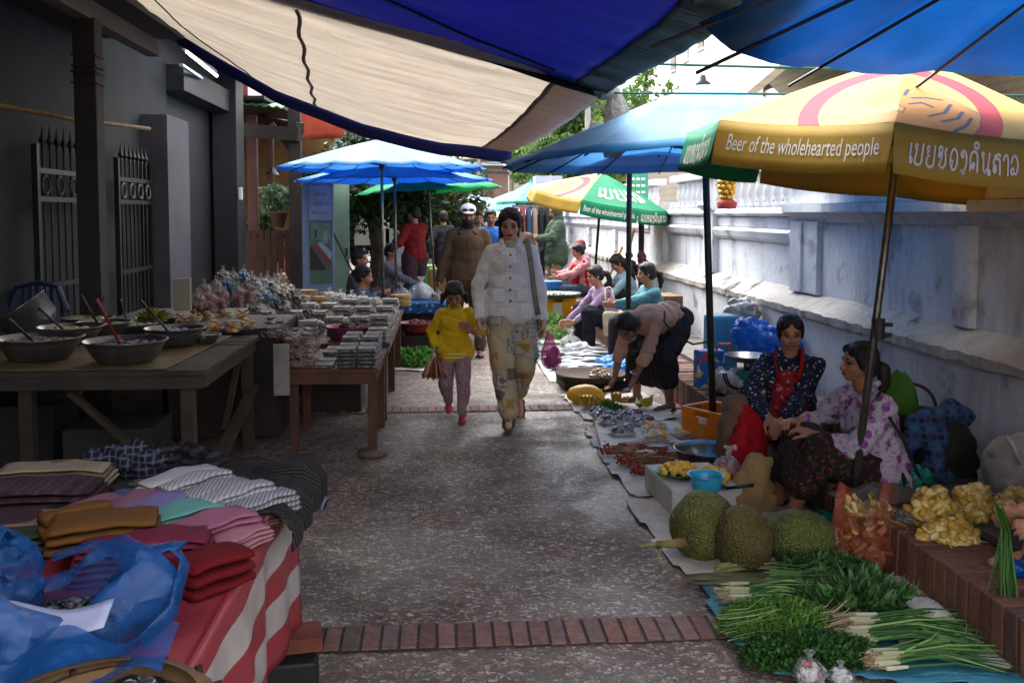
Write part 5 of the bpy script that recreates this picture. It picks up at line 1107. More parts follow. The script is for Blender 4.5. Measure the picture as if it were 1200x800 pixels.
strap(p, [S1 + V((.02, .06, .075)), S1 + V((-.04, .0, .05)), S1 + V((.0, -.062, -.05)), P0 + V((.02, -.20, .22)), P0 + V((.08, -.205, .08)), P0 + V((.14, -.19, -.02))], .008, mat('black_cord', '151417', None, 9), 'bag_strap')
# ------------------------------------------------------------ 7 squatting woman lilac
lil = cloth('lilac_knit', '9f86a3', ws=18)
w7 = person('squatting woman in a lilac top reaching for vegetables with a cream tote bag', 1.56, (1.95, 10.75, .30), (-1, -.35), (-.35, -.1, 1), (-1, -.15, -.35), feet=[(1.62, 11.0, 0.0), (1.66, 10.55, 0.0)], hands=[(1.45, 10.95, .30), (1.42, 10.6, .27)], voxel=.009,
    poleA=[V((0, .4, -1)), V((0, -.3, -1))], poleK=[V((-.5, .2, 1)), V((-.5, -.2, 1))], top=lil, topP=dict(g=.014, w=.006, name='top'), bottom=cloth('navy_trousers', '1b1c28'), botP=dict(g=.022, gk=.015), hair='pony', skin='ab7a60', shoes=(mat('dark_sandal', '2a2422', None, 12), 'flip'), curl=.5)
s7 = w7['sh'][1]; S7 = w7
tb = thing('tote_bag', 'cream cotton tote bag on the lilac woman\'s shoulder', 'bag', s7)
blob('pouch', [('b', s7 + V((.06, -.12, -.36)), (.24, .06, .26)), ('b', s7 + V((.05, -.12, -.26)), (.20, .05, .10))], .012, cloth('cream_canvas', 'b5ac94'), tb, smooth=5, disp=wr(.008, 12))
m = M(); m.tube([s7 + V((-.03, -.12, -.24)), s7 + V((-.03, -.06, .05)), s7 + V((.03, .02, .06))], .012, 6, flat=.4); m.tube([s7 + V((.12, -.12, -.24)), s7 + V((.04, -.06, .05)), s7 + V((.03, .02, .06))], .012, 6, flat=.4); m.build('handle', cloth('cream_canvas', 'b5ac94'), tb, smooth=True)
# ------------------------------------------------------------ 8 teal, grey-blue
teal = cloth('teal_shirt', '4d7c84'); dkt = cloth('dark_trousers', '26242a')
w8 = person('seated woman in a teal shirt eating, half hidden behind the bending woman', 1.52, (2.20, 9.6, .38), (-1, -.3), (-.15, -.05, 1), (-1, .0, -.15), feet=[(1.8, 9.8, 0), (1.75, 9.3, 0)], hands=[(1.80, 9.75, .60), (1.72, 9.35, .66)], top=teal, topP=dict(g=.02, sleeve=.85), bottom=dkt, botP=dict(g=.02), hair='pony', skin='a07058', poleA=[V((.2, .6, -.8)), V((.2, -.6, -.8))], poleK=[V((-.4, .1, 1)), V((-.4, -.1, 1))], curl=.9)
w9 = person('dark haired woman in a dusty blue shirt leaning down behind the lilac woman', 1.52, (2.42, 11.7, .42), (-1, -.2), (-.45, -.1, 1), (-1, -.1, -.7), feet=[(1.98, 11.9, .22), (1.98, 11.5, .22)], hands=[(1.95, 11.9, .45), (1.92, 11.45, .45)], top=cloth('dusty_blue_shirt', '7e9aa6'), topP=dict(g=.02), bottom=dkt, botP=dict(g=.02), hair='long', skin='a07058', poleA=[V((.2, .6, -.8)), V((.2, -.6, -.8))], poleK=[V((-.4, .1, 1)), V((-.4, -.1, 1))])
w10 = person('seated woman in a pink patterned jacket with a red apron by the yellow crates', 1.54, (2.12, 14.1, .42), (-1, -.35), (-.12, -.05, 1), (-1, -.15, -.35), feet=[(1.7, 14.3, 0), (1.7, 13.8, 0)], hands=[(1.72, 14.2, .66), (1.70, 13.85, .62)], top=cloth('pink_jacket', 'b87a80', 'floral', sp=[('c9a0a2', 20, .3)]), topP=dict(g=.028, name='jacket'), bottom=cloth('denim', '3b4a5c'), botP=dict(g=.02), hair='bun', skin='a8765b', poleA=[V((.2, .6, -.8)), V((.2, -.6, -.8))], poleK=[V((-.4, .1, 1)), V((-.4, -.1, 1))], build=1.1)
p = w10; part('apron', [('e', p['P'] + p['s'] * .22 + p['tf'] * .11, (.13, .05, .20), Matrix((p['lat'], p['tf'], p['s'])).transposed()), ('c', p['sh'][1] + V((-.02, -.03, .04)), p['P'] + V((.05, -.14, .05)), .03, .03)], .013, red, p)
kwhat = cloth('maroon_hat', '7c2230')
w11 = person('woman in a maroon knitted hat and pink top sitting behind the pink jacket', 1.52, (2.30, 15.2, .45), (-1, -.5), (-.1, -.05, 1), (-.8, -.6, -.3), feet=[(1.9, 15.3, .0), (1.95, 14.9, .0)], hands=[(1.9, 15.2, .6), (2.0, 14.85, .6)], top=cloth('rose_top', 'b98a9a'), topP=dict(g=.025), bottom=dkt, botP=dict(g=.02), hair='short', hat='beanie', skin='a8765b', poleK=[V((-.4, .1, 1)), V((-.4, -.1, 1))])
kwhat = cloth('green_parka', '3d4d40')
w12 = person('person standing in a long green hooded parka beside the wall', 1.66, (1.98, 16.3, .95), (-1, -.15), (0, 0, 1), (-1, -.05, -.15), feet=[(1.95, 16.4, .03), (2.0, 16.15, .03)], hands=[(1.66, 16.35, 1.12), (1.64, 16.1, 1.14)], top=cloth('green_parka', '3d4d40'), topP=dict(g=.05, name='parka', skirt=.16), bottom=cloth('khaki_trousers', '7d6a55'), botP=dict(g=.03), hair='none', hat='hood', skin='8a5f48', poleA=[V((0, .6, -.8)), V((0, -.6, -.8))], build=1.12)
# left seated ones
slate = cloth('slate_blue_shirt', '3b4a60')
w13 = person('vendor in a slate blue shirt seated behind the left stall, head turned aside', 1.56, (-.93, 10.2, .30), (1, -.2), (.1, 0, 1), (1, -.1, -.15), feet=[(-.55, 10.1, 0), (-.6, 10.4, 0)], hands=[(-.50, 10.05, .62), (-.62, 10.45, .62)], top=slate, topP=dict(g=.03), bottom=dkt, botP=dict(g=.02), hair='bun', skin='a07058', poleK=[V((.4, 0, 1)), V((.4, 0, 1))], poleA=[V((0, -.6, -.8)), V((0, .6, -.8))])
w14 = person('man in a grey shirt seated behind the slate blue vendor on the left', 1.62, (-1.05, 11.4, .40), (1, -.2), (.05, 0, 1), (1, -.2, 0), feet=[(-.75, 11.2, 0), (-.8, 11.6, 0)], hands=[(-.75, 11.2, .62), (-.85, 11.6, .62)], top=cloth('grey_shirt', '55545c'), topP=dict(g=.03), bottom=dkt, botP=dict(g=.02), hair='short', skin='a07058', poleK=[V((.4, 0, 1)), V((.4, 0, 1))])
w15 = person('standing person in a red jacket and plum trousers with back turned on the left', 1.66, (-.42, 14.2, .93), (-.6, .8), (0, .0, 1), (-.7, .5, -.3), feet=[(-.40, 14.35, .0), (-.50, 14.1, .0)], hands=[(-.62, 14.45, 1.20), (-.72, 14.2, 1.15)], top=cloth('red_jacket', '7a1c1e'), topP=dict(g=.03, name='jacket'), bottom=cloth('plum_trousers', '43303a'), botP=dict(g=.04), hair='short', skin='a07058', build=1.05)
w16 = person('vendor in a patterned grey top seated under the second umbrella on the left', 1.56, (-.78, 13.0, .45), (1, -.5), (.1, 0, 1), (1, -.4, -.3), feet=[(-.4, 12.8, 0), (-.45, 13.1, 0)], hands=[(-.35, 12.8, .6), (-.4, 13.1, .6)], top=cloth('speckled_grey_top', '5b5c62', 'floral', sp=[('8a8a90', 30, .25)]), topP=dict(g=.03), bottom=dkt, botP=dict(g=.02), hair='short', skin='a07058', poleK=[V((.4, 0, 1)), V((.4, 0, 1))])
# crowd in the distance
CR = [('man in a bright blue shirt right behind the walking woman', 575, 258, 13.5, '2f66b8', 1.62, -1, 'short'), ('dark haired person just left of the blue shirted man', 560, 262, 14.6, '2a2d38', 1.60, -1, 'short'),
      ('woman with brown hair half hidden behind the walking woman', 607, 262, 12.6, '7a6a60', 1.56, -1, 'long'), ('bald older man in a white shirt deep in the crowd', 563, 247, 20, 'bcc4d4', 1.74, -1, 'none'),
      ('person in a dark jacket left of the white capped man', 520, 262, 17, '2b2b33', 1.6, 1, 'short'), ('person in a pale pink top among the left stalls', 505, 265, 19, 'b98f96', 1.55, -1, 'bun'),
      ('distant shopper in a white and red top', 535, 262, 23, 'b7b2b0', 1.6, 1, 'short'), ('distant shopper in purple near the left stalls', 497, 262, 24, '6d4a72', 1.62, -1, 'long'),
      ('distant person in black walking away', 590, 258, 24, '1d1c20', 1.66, 1, 'short'), ('distant vendor in a grey coat by the far stalls', 630, 275, 20, '5c5f63', 1.5, -1, 'bun'),
      ('distant shopper in an orange top', 548, 260, 27, 'a8643c', 1.6, -1, 'short'), ('farthest shopper in a light blue shirt', 575, 256, 30, '8aa4c4', 1.66, 1, 'short')]
for lb_, px, py, y, c, H, dr, hr_ in CR:
    x = D(px, py, y).x
    person(lb_, H, (x, y, H * .55), (rnd.uniform(-.3, .3), dr), (0, 0, 1), (rnd.uniform(-.4, .4), dr, -.15), feet=[(x - .1 * -dr, y - .1, 0), (x + .1 * -dr, y + .15, 0)][::1], hands=[(x + dr * .28, y - .05, H * .5), (x - dr * .28, y - .1, H * .52)], voxel=.014, top=cloth('shirt_' + c, c), topP=dict(g=.03), bottom=dkt, botP=dict(g=.02), hair=hr_, skin='9a6c52', group=None, shoes=(mat('dark_sandal', '2a2422', None, 12), 'shoe'))
# ------------------------------------------------------------ right edge: hands tying chives
w17 = person('person at the right edge tying green chives with both hands, mostly out of view', 1.55, (2.52, 3.0, .34), (-1, .1), (-.08, 0, 1), (-1, .1, -.4), feet=[(2.24, 3.36, .22), (2.3, 2.74, .22)], hands=[(2.03, 3.22, .46), (2.04, 3.04, .44)], near=True, voxel=.0052, top=cloth('navy_sleeve_shirt', '1f2436'), topP=dict(g=.02, sleeve=.40), bottom=cloth('navy_skirt', '171a2c'), botP=dict(type='skirt', len=.7, g=.03), hair='bun', skin='a8765b', poleA=[V((.3, .5, -.8)), V((.3, -.5, -.8))], poleK=[V((-.3, .2, 1)), V((-.1, -.4, 1))], curl=.75, hand_dir=[V((-1, -.15, -.1)), V((-1, .35, .1))], palm=[V((-.1, -1, -.2)), V((0, .8, -.5)), V((0, 0, 1)), V((0, 0, 1))])
# ============================================================ GOODS ON THE RIGHT
def sheet(name, label, pts, z, mt, cat, n=40, amp=.012, col=None):
    """a ground cloth: polygon given by its corners (x,y), with rumpled surface and wavering edge"""
    P = [V((*p, 0)) for p in pts]; x0 = min(p.x for p in P); x1 = max(p.x for p in P); y0 = min(p.y for p in P); y1 = max(p.y for p in P); m = M(); step = .03
    nx = int((x1 - x0) / step) + 1; ny = int((y1 - y0) / step) + 1; idx = {}
    def hgt(x, y): return z + amp * (.5 + fbm((x * 6, y * 6, z * 50), 3)) * (1) + .004
    def inside(x, y):
        w = .03 * noise.noise(V((x * 5, y * 5, 1))); return inpoly(x + w, y + w, [(p.x, p.y) for p in P])
    for j in range(ny):
        for i in range(nx):
            cx, cy = x0 + (i + .5) * step, y0 + (j + .5) * step
            if inside(cx, cy):
                q = []
                for a, b in ((i, j), (i + 1, j), (i + 1, j + 1), (i, j + 1)):
                    if (a, b) not in idx: idx[(a, b)] = len(m.v); x, y = x0 + a * step, y0 + b * step; m.v.append(V((x, y, hgt(x, y))))
                    q.append(idx[(a, b)])
                m._f(q)
    return tag(m.build(name, mt, smooth=True, thick=.003, sub=1), label, cat)
SACK = mat('white_sackcloth', 'c2bcb4', 'a49d95', 8, .9, .5, 60); TEALM = mat('teal_tarp', '3a7f93', '2d6a7c', 5, .6, .5, 40)
sheet('ground_sheet', 'grey white sackcloth spread under the jackfruits', [(.98, 4.95), (1.02, 4.05), (1.06, 3.82), (1.22, 3.58), (1.95, 3.35), (1.93, 4.9), (1.4, 5.05)], .004, SACK, 'sheet')
sheet('ground_sheet', 'teal blue tarpaulin spread under the herbs', [(1.06, 3.9), (1.04, 3.4), (1.1, 3.0), (1.93, 2.85), (1.93, 3.36), (1.6, 3.72), (1.3, 3.80)], .012, TEALM, 'sheet')
sheet('ground_sheet', 'pale cloth strip under the cut herbs beside the brick kerb', [(1.5, 3.65), (1.62, 3.1), (1.92, 2.95), (1.93, 3.75)], .028, SACK, 'sheet')
sheet('ground_sheet', 'dirty white sheet under the trays and dried roots', [(1.02, 6.75), (1.0, 5.6), (1.06, 5.05), (1.75, 5.15), (1.75, 6.9)], .004, SACK, 'sheet')
sheet('ground_sheet', 'grey sheet under the bananas', [(1.0, 7.95), (1.08, 7.0), (1.3, 6.75), (1.8, 7.0), (1.75, 8.0)], .004, SACK, 'sheet')
sheet('ground_sheet', 'pale sheet with fish beyond the round tray', [(.98, 10.8), (.98, 8.6), (1.8, 8.6), (1.85, 10.8)], .006, mat('pale_sheet', 'a9a8a6', '8a8988', 6), 'sheet')
sheet('ground_sheet', 'pale green sheet near the squatting woman', [(1.0, 14.0), (1.0, 11.2), (1.85, 11.0), (1.9, 14.0)], .006, mat('palegreen_sheet', '92a39a', '74857c', 6), 'sheet')
# jackfruits
def jack_mat(name, c1, c2, c3):
    t = NT(name); v = t.n('TexVoronoi', Vector=t.tc.outputs['Object'], Scale=88, Randomness=.8); n1 = t.ramp(t.noise(6, 6), [(.38, 0.), (.62, 1.)]); n2 = t.ramp(t.noise(14, 6), [(.5, 0.), (.72, 1.)])
    c = t.mix(n1, lin(c1), lin(c2)); c = t.mix(n2, c, lin(c3)); c = t.mix(t.ramp(v.outputs[0], [(.1, .0), (.55, .75)]), c, lin('39341c'))
    h = t.math('SUBTRACT', 1.0, v.outputs[0]); return t.pbr(c, rough=.7, spec=.35, bump=t.bump(h, 1.0, .010))
def jack(label, px, py, y, w, l, ang, mt, tilt=0, stem=True, z=None):
    q = G(px, py, .0); c = V((q.x, q.y, w * .93 + .012)); t = thing('jackfruit', label, 'jackfruit', (c.x, c.y, 0), 'jackfruits on the sheet')
    rot = Matrix.Rotation(ang, 3, 'Z') @ Matrix.Rotation(tilt, 3, 'Y')
    if abs(tilt) > .5: c.z = l * .88
    def dsp(p, n):
        d = (p - c); cell = noise.noise(d * 70); return .0012 * cell + .012 * noise.noise(d * 7)
    blob('fruit', [('e', c, (l, w, w), rot), ('e', c + rot @ V((l * .25, 0, 0)), (l * .7, w * .97, w * .96), rot)], .0055, mt, t, smooth=2, disp=dsp)
    if stem:
        a = c - rot @ V((l * .9, 0, 0)); d = -(rot @ V((1, 0, 0))); m = M(); m.tube([a, a + d * .06, a + d * .10 + V((0, 0, .01))], [.024, .015, .011], 10); m.build('stem', mat('jack_stem', '6d6a32', '5a4a2a', 20), t, smooth=True)
    return t, c, rot
JM = [jack_mat('jack_a', '707430', '858840', '4a3f22'), jack_mat('jack_b', '6b6430', '7a6638', '4b3622'), jack_mat('jack_c', '6f8236', '5f7430', '4f5226')]
j1, jc, jr = jack('round green jackfruit with a cut stem pointing left', 824, 652, 4.3, .150, .165, R(20), JM[0], tilt=R(-50), stem=False)
m = M(); a = V((jc.x - .13, jc.y - .09, .10)); m.tube([a + V((.03, .01, 0)), a + V((-.05, -.01, .0)), a + V((-.11, .0, .0))], [.026, .018, .012], 10); m.tube([a + V((-.11, 0, 0)), a + V((-.17, .02, -.02)), a + V((-.21, .03, .0))], [.010, .007, .004], 6); m.tube([a + V((-.08, 0, -.005)), a + V((-.11, -.03, -.05)), a + V((-.10, -.04, -.085))], [.008, .006, .006], 6); m.build('stem', mat('jack_stem_pale', '7a7a44', '6b4a35', 14), j1, smooth=True)
jack('brown green jackfruit standing on end, middle of the three', 871, 668, 4.2, .127, .158, R(80), JM[1], tilt=R(82), stem=False)
jack('long olive jackfruit lying on its side by the plastic bag', 938, 664, 4.2, .128, .168, R(170), JM[2], stem=False)
# styrofoam block, plate, bowl, basket, bag
def box_thing(name, label, cat, c, sz, rz, mt, bevel=.008):
    m = M(); m.box((0, 0, 0), sz); o = m.build(name, mt, bevel=bevel); o.location = V(c); o.rotation_euler.z = rz; return tag(o, label, cat)
FOAM = mat('styrofoam', 'c3c0ba', 'aaa7a2', 9, .85, .3, 120)
q = G(815, 612, .0); box_thing('styrofoam_box', 'white styrofoam box under the blue bowl and green plate', 'box', (1.34, 4.93, .085), (.38, .50, .14), R(4), FOAM, .012)
ZF = .158
def bowl(name, label, cat, c, r, h, mt, th=.003, rb=.65, group=None, lip=.008, z_in=None, cont=None):
    t = thing(name, label, cat, c, group); x, y, z = c; m = M()
    m.lathe([(0, z), (r * rb, z), (r * (rb + .14), z + h * .25), (r * .93, z + h * .75), (r, z + h), (r + lip, z + h + .002), (r + lip, z + h - .004), (r - th, z + h - .006), (r * .93 - th, z + h * .75), (r * (rb + .12), z + h * .27), (r * rb * .9, z + .006), (0, z + .006)], 36); m.v = [v + V((x, y, 0)) for v in m.v]
    m.build('vessel', mt, t, smooth=True)
    return t
BLUEP = mat('blue_plastic', '2f9ac4', None, 5, .35, 0, var=.05, spec=.5)
bowl('plastic_bowl', 'bright blue plastic bowl on the styrofoam box', 'bowl', (1.335, 4.63, ZF), .088, .085, BLUEP, rb=.72)
GRNP = mat('green_plastic', '146048', None, 5, .35, 0, var=.05); t = thing('plate', 'dark green plate of yellow fruit on the styrofoam box', 'plate', (1.27, 4.93, ZF))
m = M(); m.lathe([(0, 0), (.09, .0), (.125, .024), (.135, .026), (.13, .020), (.09, .006), (0, .006)], 32, (1.27, 4.93, ZF)); m.build('dish', GRNP, t, smooth=True)
FRU = vmat('yellow_fruit', sc=20, rough=.5, bump=.2, var=.2)
def heap(name, label, cat, c, r, n, s, cols, mt, elong=1.4, flat=.45, seed=0, parent=None, group=None, piece='ell'):
    rr = random.Random(seed); m = M(); c = V(c)
    for i in range(n):
        a = rr.uniform(0, 2 * PI); k = rr.random() ** .5; z = (1 - k * k) * r * flat * rr.uniform(.5, 1.1); p = c + V((math.cos(a) * k * r, math.sin(a) * k * r, z + s * .5)); m.col = rr.choice(cols)
        mt_ = (Matrix.Rotation(rr.uniform(0, 6.28), 3, 'Z') @ Matrix.Rotation(rr.uniform(-.6, .6), 3, 'Y')); m.ell(p, (s * elong, s, s), mt_, n=8, m=6)
    o = m.build(name, mt, parent, smooth=True)
    return tag(o, label, cat, group) if label else o
heap('fruit_piece_heap', None, None, (1.27, 4.93, ZF + .01), .10, 46, .018, ['d9a72c', 'e0b545', 'c9942a'], FRU, parent=t, seed=2).name = 'fruit'
heap('jackfruit_pods', 'loose yellow fruit pods heaped behind the blue bowl', 'fruit', (1.43, 4.86, ZF), .09, 50, .020, ['d9a72c', 'e0b545', 'cfa03a'], FRU, seed=3)
# knife handle
m = M(); m.tube([(1.43, 4.60, ZF + .02), (1.56, 4.56, ZF + .045)], .010, 8); kt = thing('knife', 'knife with a black handle lying right of the blue bowl', 'knife', (1.43, 4.6, ZF)); m.build('handle', mat('black_plastic', '17171a', None, 5, .4), kt, smooth=True)
m = M(); m.beam((1.43, 4.60, ZF + .02), (1.34, 4.62 + .13, ZF + .012), .003, .03); m.build('blade', mat('blade_steel', '9a9a9c', None, 5, .3, 0, metal=.9), kt)
# straw basket/bag
def straw_mat(name, c, c2, s=60):
    t = NT(name); w = t.n('TexWave', Vector=t.tc.outputs['Object'], Scale=s, Distortion=1.5, _bands_direction='Z'); w2 = t.n('TexWave', Vector=t.tc.outputs['Object'], Scale=s, Distortion=1.5, _bands_direction='X')
    f = t.math('MULTIPLY', w.outputs[1], w2.outputs[1]); c_ = t.mix(t.ramp(f, [(.0, 0.), (.5, 1.)]), lin(c2), lin(c)); c_ = t.mix(t.ramp(t.noise(7, 5), [(.4, 0.), (.7, .5)]), c_, lin(c2)); return t.pbr(c_, rough=.85, bump=t.bump(f, .9, .006))
STRAW = straw_mat('woven_straw', 'c4a878', '937648')
q = G(904, 604, 0)
t = thing('woven_basket', 'soft straw basket slumped between the two seated women', 'basket', (q.x, q.y, 0)); qx, qy = 1.62, 4.78
blob('basket_body', [('e', V((qx, qy, .10)), (.125, .11, .11)), ('b', V((qx, qy, .06)), (.22, .18, .10)), ('e', V((qx + .03, qy, .21)), (.075, .07, .10)), ('c', V((qx - .05, qy, .17)), V((qx + .09, qy, .26)), .045, .03)], .008, STRAW, t, smooth=4, disp=wr(.008, 12)); t.location = (q.x, q.y, 0)
# chili bag
t = thing('chili_bag', 'knotted clear bag of red chillies behind the blue bowl', 'bag', (1.57, 5.02, .0))
heap('chillies', None, None, (1.55, 4.98, ZF - .02), .06, 40, .013, ['a3262a', 'b83a34', '8a1d22', 'c86a5a'], FRU, parent=t, seed=4, flat=.9, elong=2)
blob('film', [('e', V((1.55, 4.98, ZF + .025)), (.078, .07, .055)), ('c', V((1.55, 4.98, ZF + .07)), V((1.565, 4.98, ZF + .12)), .018, .010), ('e', V((1.59, 4.98, ZF + .13)), (.025, .008, .012)), ('e', V((1.545, 4.98, ZF + .135)), (.02, .008, .012))], .007, plastic('clear_film_b', 'd8d4d6', .35, 20), t, disp=wr(.008, 30))
# basin
MET = mat('steel_dull', '8f9092', '77787a', 10, .28, .1, 60, metal=.95, spec=.5)
bowl('steel_basin', 'wide steel basin beside the orange crate', 'basin', (1.63, 5.62, .02), .205, .105, MET, group=None)
# crate
def crate(label, c, rz, col, sz=(.40, .30, .27), logo=True, group=None):
    CM = mat('crate_' + col, col, None, 6, .45, .1, var=.12); t = thing('bottle_crate', label, 'crate', c, group); t.rotation_euler.z = rz
    def lb(nm, cc, s, mt=CM, bev=.004, par=None): m = M(); m.box(V(cc) + V(c), s); return m.build(nm, mt, par or t, bevel=bev)
    X, Y, Z = sz
    for sy in (-1, 1):
        w = lb('long_side', (0, sy * Y / 2, Z / 2 - .02), (X, .012, Z - .055)); 
        for x0, x1 in ((-X / 2, -.06), (.06, X / 2)): lb('top_rim', ((x0 + x1) / 2, sy * Y / 2, Z - .035), (x1 - x0, .016, .045))
        lb('top_rim', (0, sy * Y / 2, Z - .006), (X, .020, .016))
    for sx in (-1, 1):
        lb('short_side', (sx * X / 2, 0, Z / 2 - .02), (.012, Y - .02, Z - .055))
        for y0, y1 in ((-Y / 2, -.05), (.05, Y / 2)): lb('top_rim', (sx * X / 2, (y0 + y1) / 2, Z - .035), (.016, y1 - y0, .045))
        lb('top_rim', (sx * X / 2, 0, Z - .006), (.020, Y, .016))
    lb('bottom', (0, 0, .012), (X - .02, Y - .02, .016))
    if logo:
        LG = mat('logo_teal', '5f9c7c', None, 5, .6, 0); LW = mat('logo_pale', 'b9a878', None, 5, .6, 0)
        for ang, dist, wd in ((0, Y / 2, .2), (-90, X / 2, .16), (90, X / 2, .16), (180, Y / 2, .2)):
            mtx = Matrix.Rotation(R(ang), 3, 'Z'); f = lambda x, y: V(c) + mtx @ V((x, -dist - .009, y))
            m = M(); latin(m, 'Beerlao', lambda x, y: f((x - .5) * wd, .045 + y * .05)); m.build('lettering', LG, t, weld=False)
            m = M(); N = 24; R0, R1 = .026, .019
            for i in range(N): a0, a1 = 2 * PI * i / N, 2 * PI * (i + 1) / N; m.quad(f(R0 * math.cos(a0), .13 + R0 * math.sin(a0)), f(R0 * math.cos(a1), .13 + R0 * math.sin(a1)), f(R1 * math.cos(a1), .13 + R1 * math.sin(a1)), f(R1 * math.cos(a0), .13 + R1 * math.sin(a0)))
            ribbon(m, [(-.010, .124), (-.004, .136), (.004, .134), (.010, .126)], .007, f); m.build('badge', LW, t, weld=False)
    return t
ct = crate('orange bottle crate with printed badges holding the dark umbrella pole', (1.82, 6.10, .004), R(-58), 'd8780f', (.35, .28, .27))
m = M(); qq = V((1.82, 6.10, 0)) ; m.box(qq + V((.02, -.152, .205)), (.065, .003, .04)); m.build('paper_label', mat('paper', 'c9c6c0'), ct)
# red shopping bag
t = thing('shopping_bag', 'reddish clear plastic bag of jackfruit peel with handles up', 'bag', G(1018, 684, 0)); c = G(1018, 672, 0); c = V((c.x, c.y + .05, 0))
RED = plastic('red_film', 'b5604c', .42, 8, .22)
def rbag(u, v):
    a = 2 * PI * u; prof = [(.02, .005), (.12, .01), (.155, .05), (.16, .12), (.145, .19), (.12, .25), (.11, .29)][int(round(v * 6))]
    k = 1 + .10 * math.sin(4 * a + v * 3) + .06 * math.sin(9 * a + v * 7); return c + V((prof[0] * math.cos(a) * k, prof[0] * .8 * math.sin(a) * k, prof[1] + (.02 * math.sin(3 * a) if v > .8 else 0)))
m = M(); m.grid(rbag, 40, 6); m.build('film', RED, t, smooth=True, sub=1)
for sx, tw in ((-1, .0), (1, .5)):
    m = M(); m.tube([c + V((sx * .10 + x, y, z)) for x, y, z in ((-.045, -.06, .24), (-.04, -.05, .33), (-.01, -.02, .39), (.02, .0, .37), (.035, .03, .31), (.04, .04, .24))], .022, 8, flat=.22); m.build('handle', RED, t, smooth=True)
PEEL = vmat('peel', sc=18, rough=.6, bump=.4, var=.4)
m = M(); rr = random.Random(5)
for i in range(110):
    a = rr.uniform(0, 6.28); r = rr.random() ** .5 * .125; z = rr.uniform(.02, .25); m.col = rr.choice(['b5692c', 'a5551e', 'c48a4c', '8a4a20', 'd0a566'] if z < .2 else ['c9a95e', 'd4bc80', 'a98a4c', '8b7a40'])
    m.box(c + V((r * math.cos(a), r * .8 * math.sin(a), z)), (rr.uniform(.02, .07), rr.uniform(.012, .03), .012), rot=Matrix.Rotation(rr.uniform(0, 6), 3, V((rr.gauss(0, 1), rr.gauss(0, 1), 1)).normalized()), j=.003)
for i in range(45): a = rr.uniform(0, 6.28); r = rr.random() ** .5 * .10; m.col = rr.choice(['c9a95e', 'd4bc80', 'a98a4c', '8b7a40']); m.box(c + V((r * math.cos(a), r * .8 * math.sin(a), rr.uniform(.26, .31))), (.06, .02, .01), rot=Matrix.Rotation(rr.uniform(0, 6), 3, V((rr.gauss(0, 1), rr.gauss(0, 1), 1)).normalized()), j=.003)
m.build('peelings', PEEL, t)
# foam trays
def tray(label, x, y, rz, kind, z=.05):
    t = thing('food_tray', label, 'tray', (x, y, z), 'wrapped fruit trays'); t.rotation_euler.z = rz; c = V((x, y, z)); m = M()
    m.lathe([(.0, 0), (.085, 0), (.115, .022), (.120, .024), (.115, .019), (.085, .005), (0, .005)], 4, c, mt=Matrix.Rotation(PI / 4, 3, 'Z'), sx=1.0, sy=1.0); m.build('tray_base', FOAM, t)
    cols = {'plum': ['2a1a2c', '3a2236', '221628', '4b2c3a'], 'yellow': ['cf9a24', 'd9ab3a', 'c08a1e']}[kind]; rr = random.Random(int(x * 991 + y * 77))
    m = M()
    for i in range(22 if kind == 'plum' else 26): m.col = rr.choice(cols); m.ell(c + V((rr.uniform(-.065, .065), rr.uniform(-.065, .065), .022 + rr.uniform(0, .032))), (.021, .019, .019) if kind == 'plum' else (.028, .014, .013), Matrix.Rotation(rr.uniform(0, 6), 3, 'Z'), n=9, m=7)
    m.build('fruit', FRU if kind != 'plum' else vmat('plum_skin', sc=20, rough=.3, bump=0), t, smooth=True)
    m = M(); m.grid(lambda u, v: c + V(((u - .5) * .20, (v - .5) * .20, .024 + .045 * (math.sin(PI * u) * math.sin(PI * v)) ** .5 + .006 * fbm((u * 6, v * 6, x * 9)))), 16, 16)
    m.build('film', plastic('cling_film', 'd5d8e6', .28, 26, .12, .1, .9), t, smooth=True)
box_thing('styrofoam_slab', 'long white styrofoam slab carrying the fruit trays', 'slab', (1.30, 6.42, .03), (.46, 1.15, .05), R(-6), FOAM, .008)
tl = [('plum', 1.17, 6.86, 'farthest left'), ('plum', 1.38, 6.80, 'far, beside the bananas'), ('plum', 1.20, 6.62, 'second from the lane edge'), ('plum', 1.22, 6.30, 'by the lane edge, nearest'), ('plum', 1.43, 6.60, 'next to the crate'), ('yellow', 1.46, 6.36, 'in the middle row'), ('yellow', 1.43, 6.12, 'nearest the dried roots'), ('yellow', 1.62, 6.16, 'against the orange crate')]
for k, x, y, w in tl: tray(('wrapped foam tray of dark plums, ' if k == 'plum' else 'wrapped foam tray of yellow fruit, ') + w, x, y, rnd.uniform(-.3, .3), k, .058)
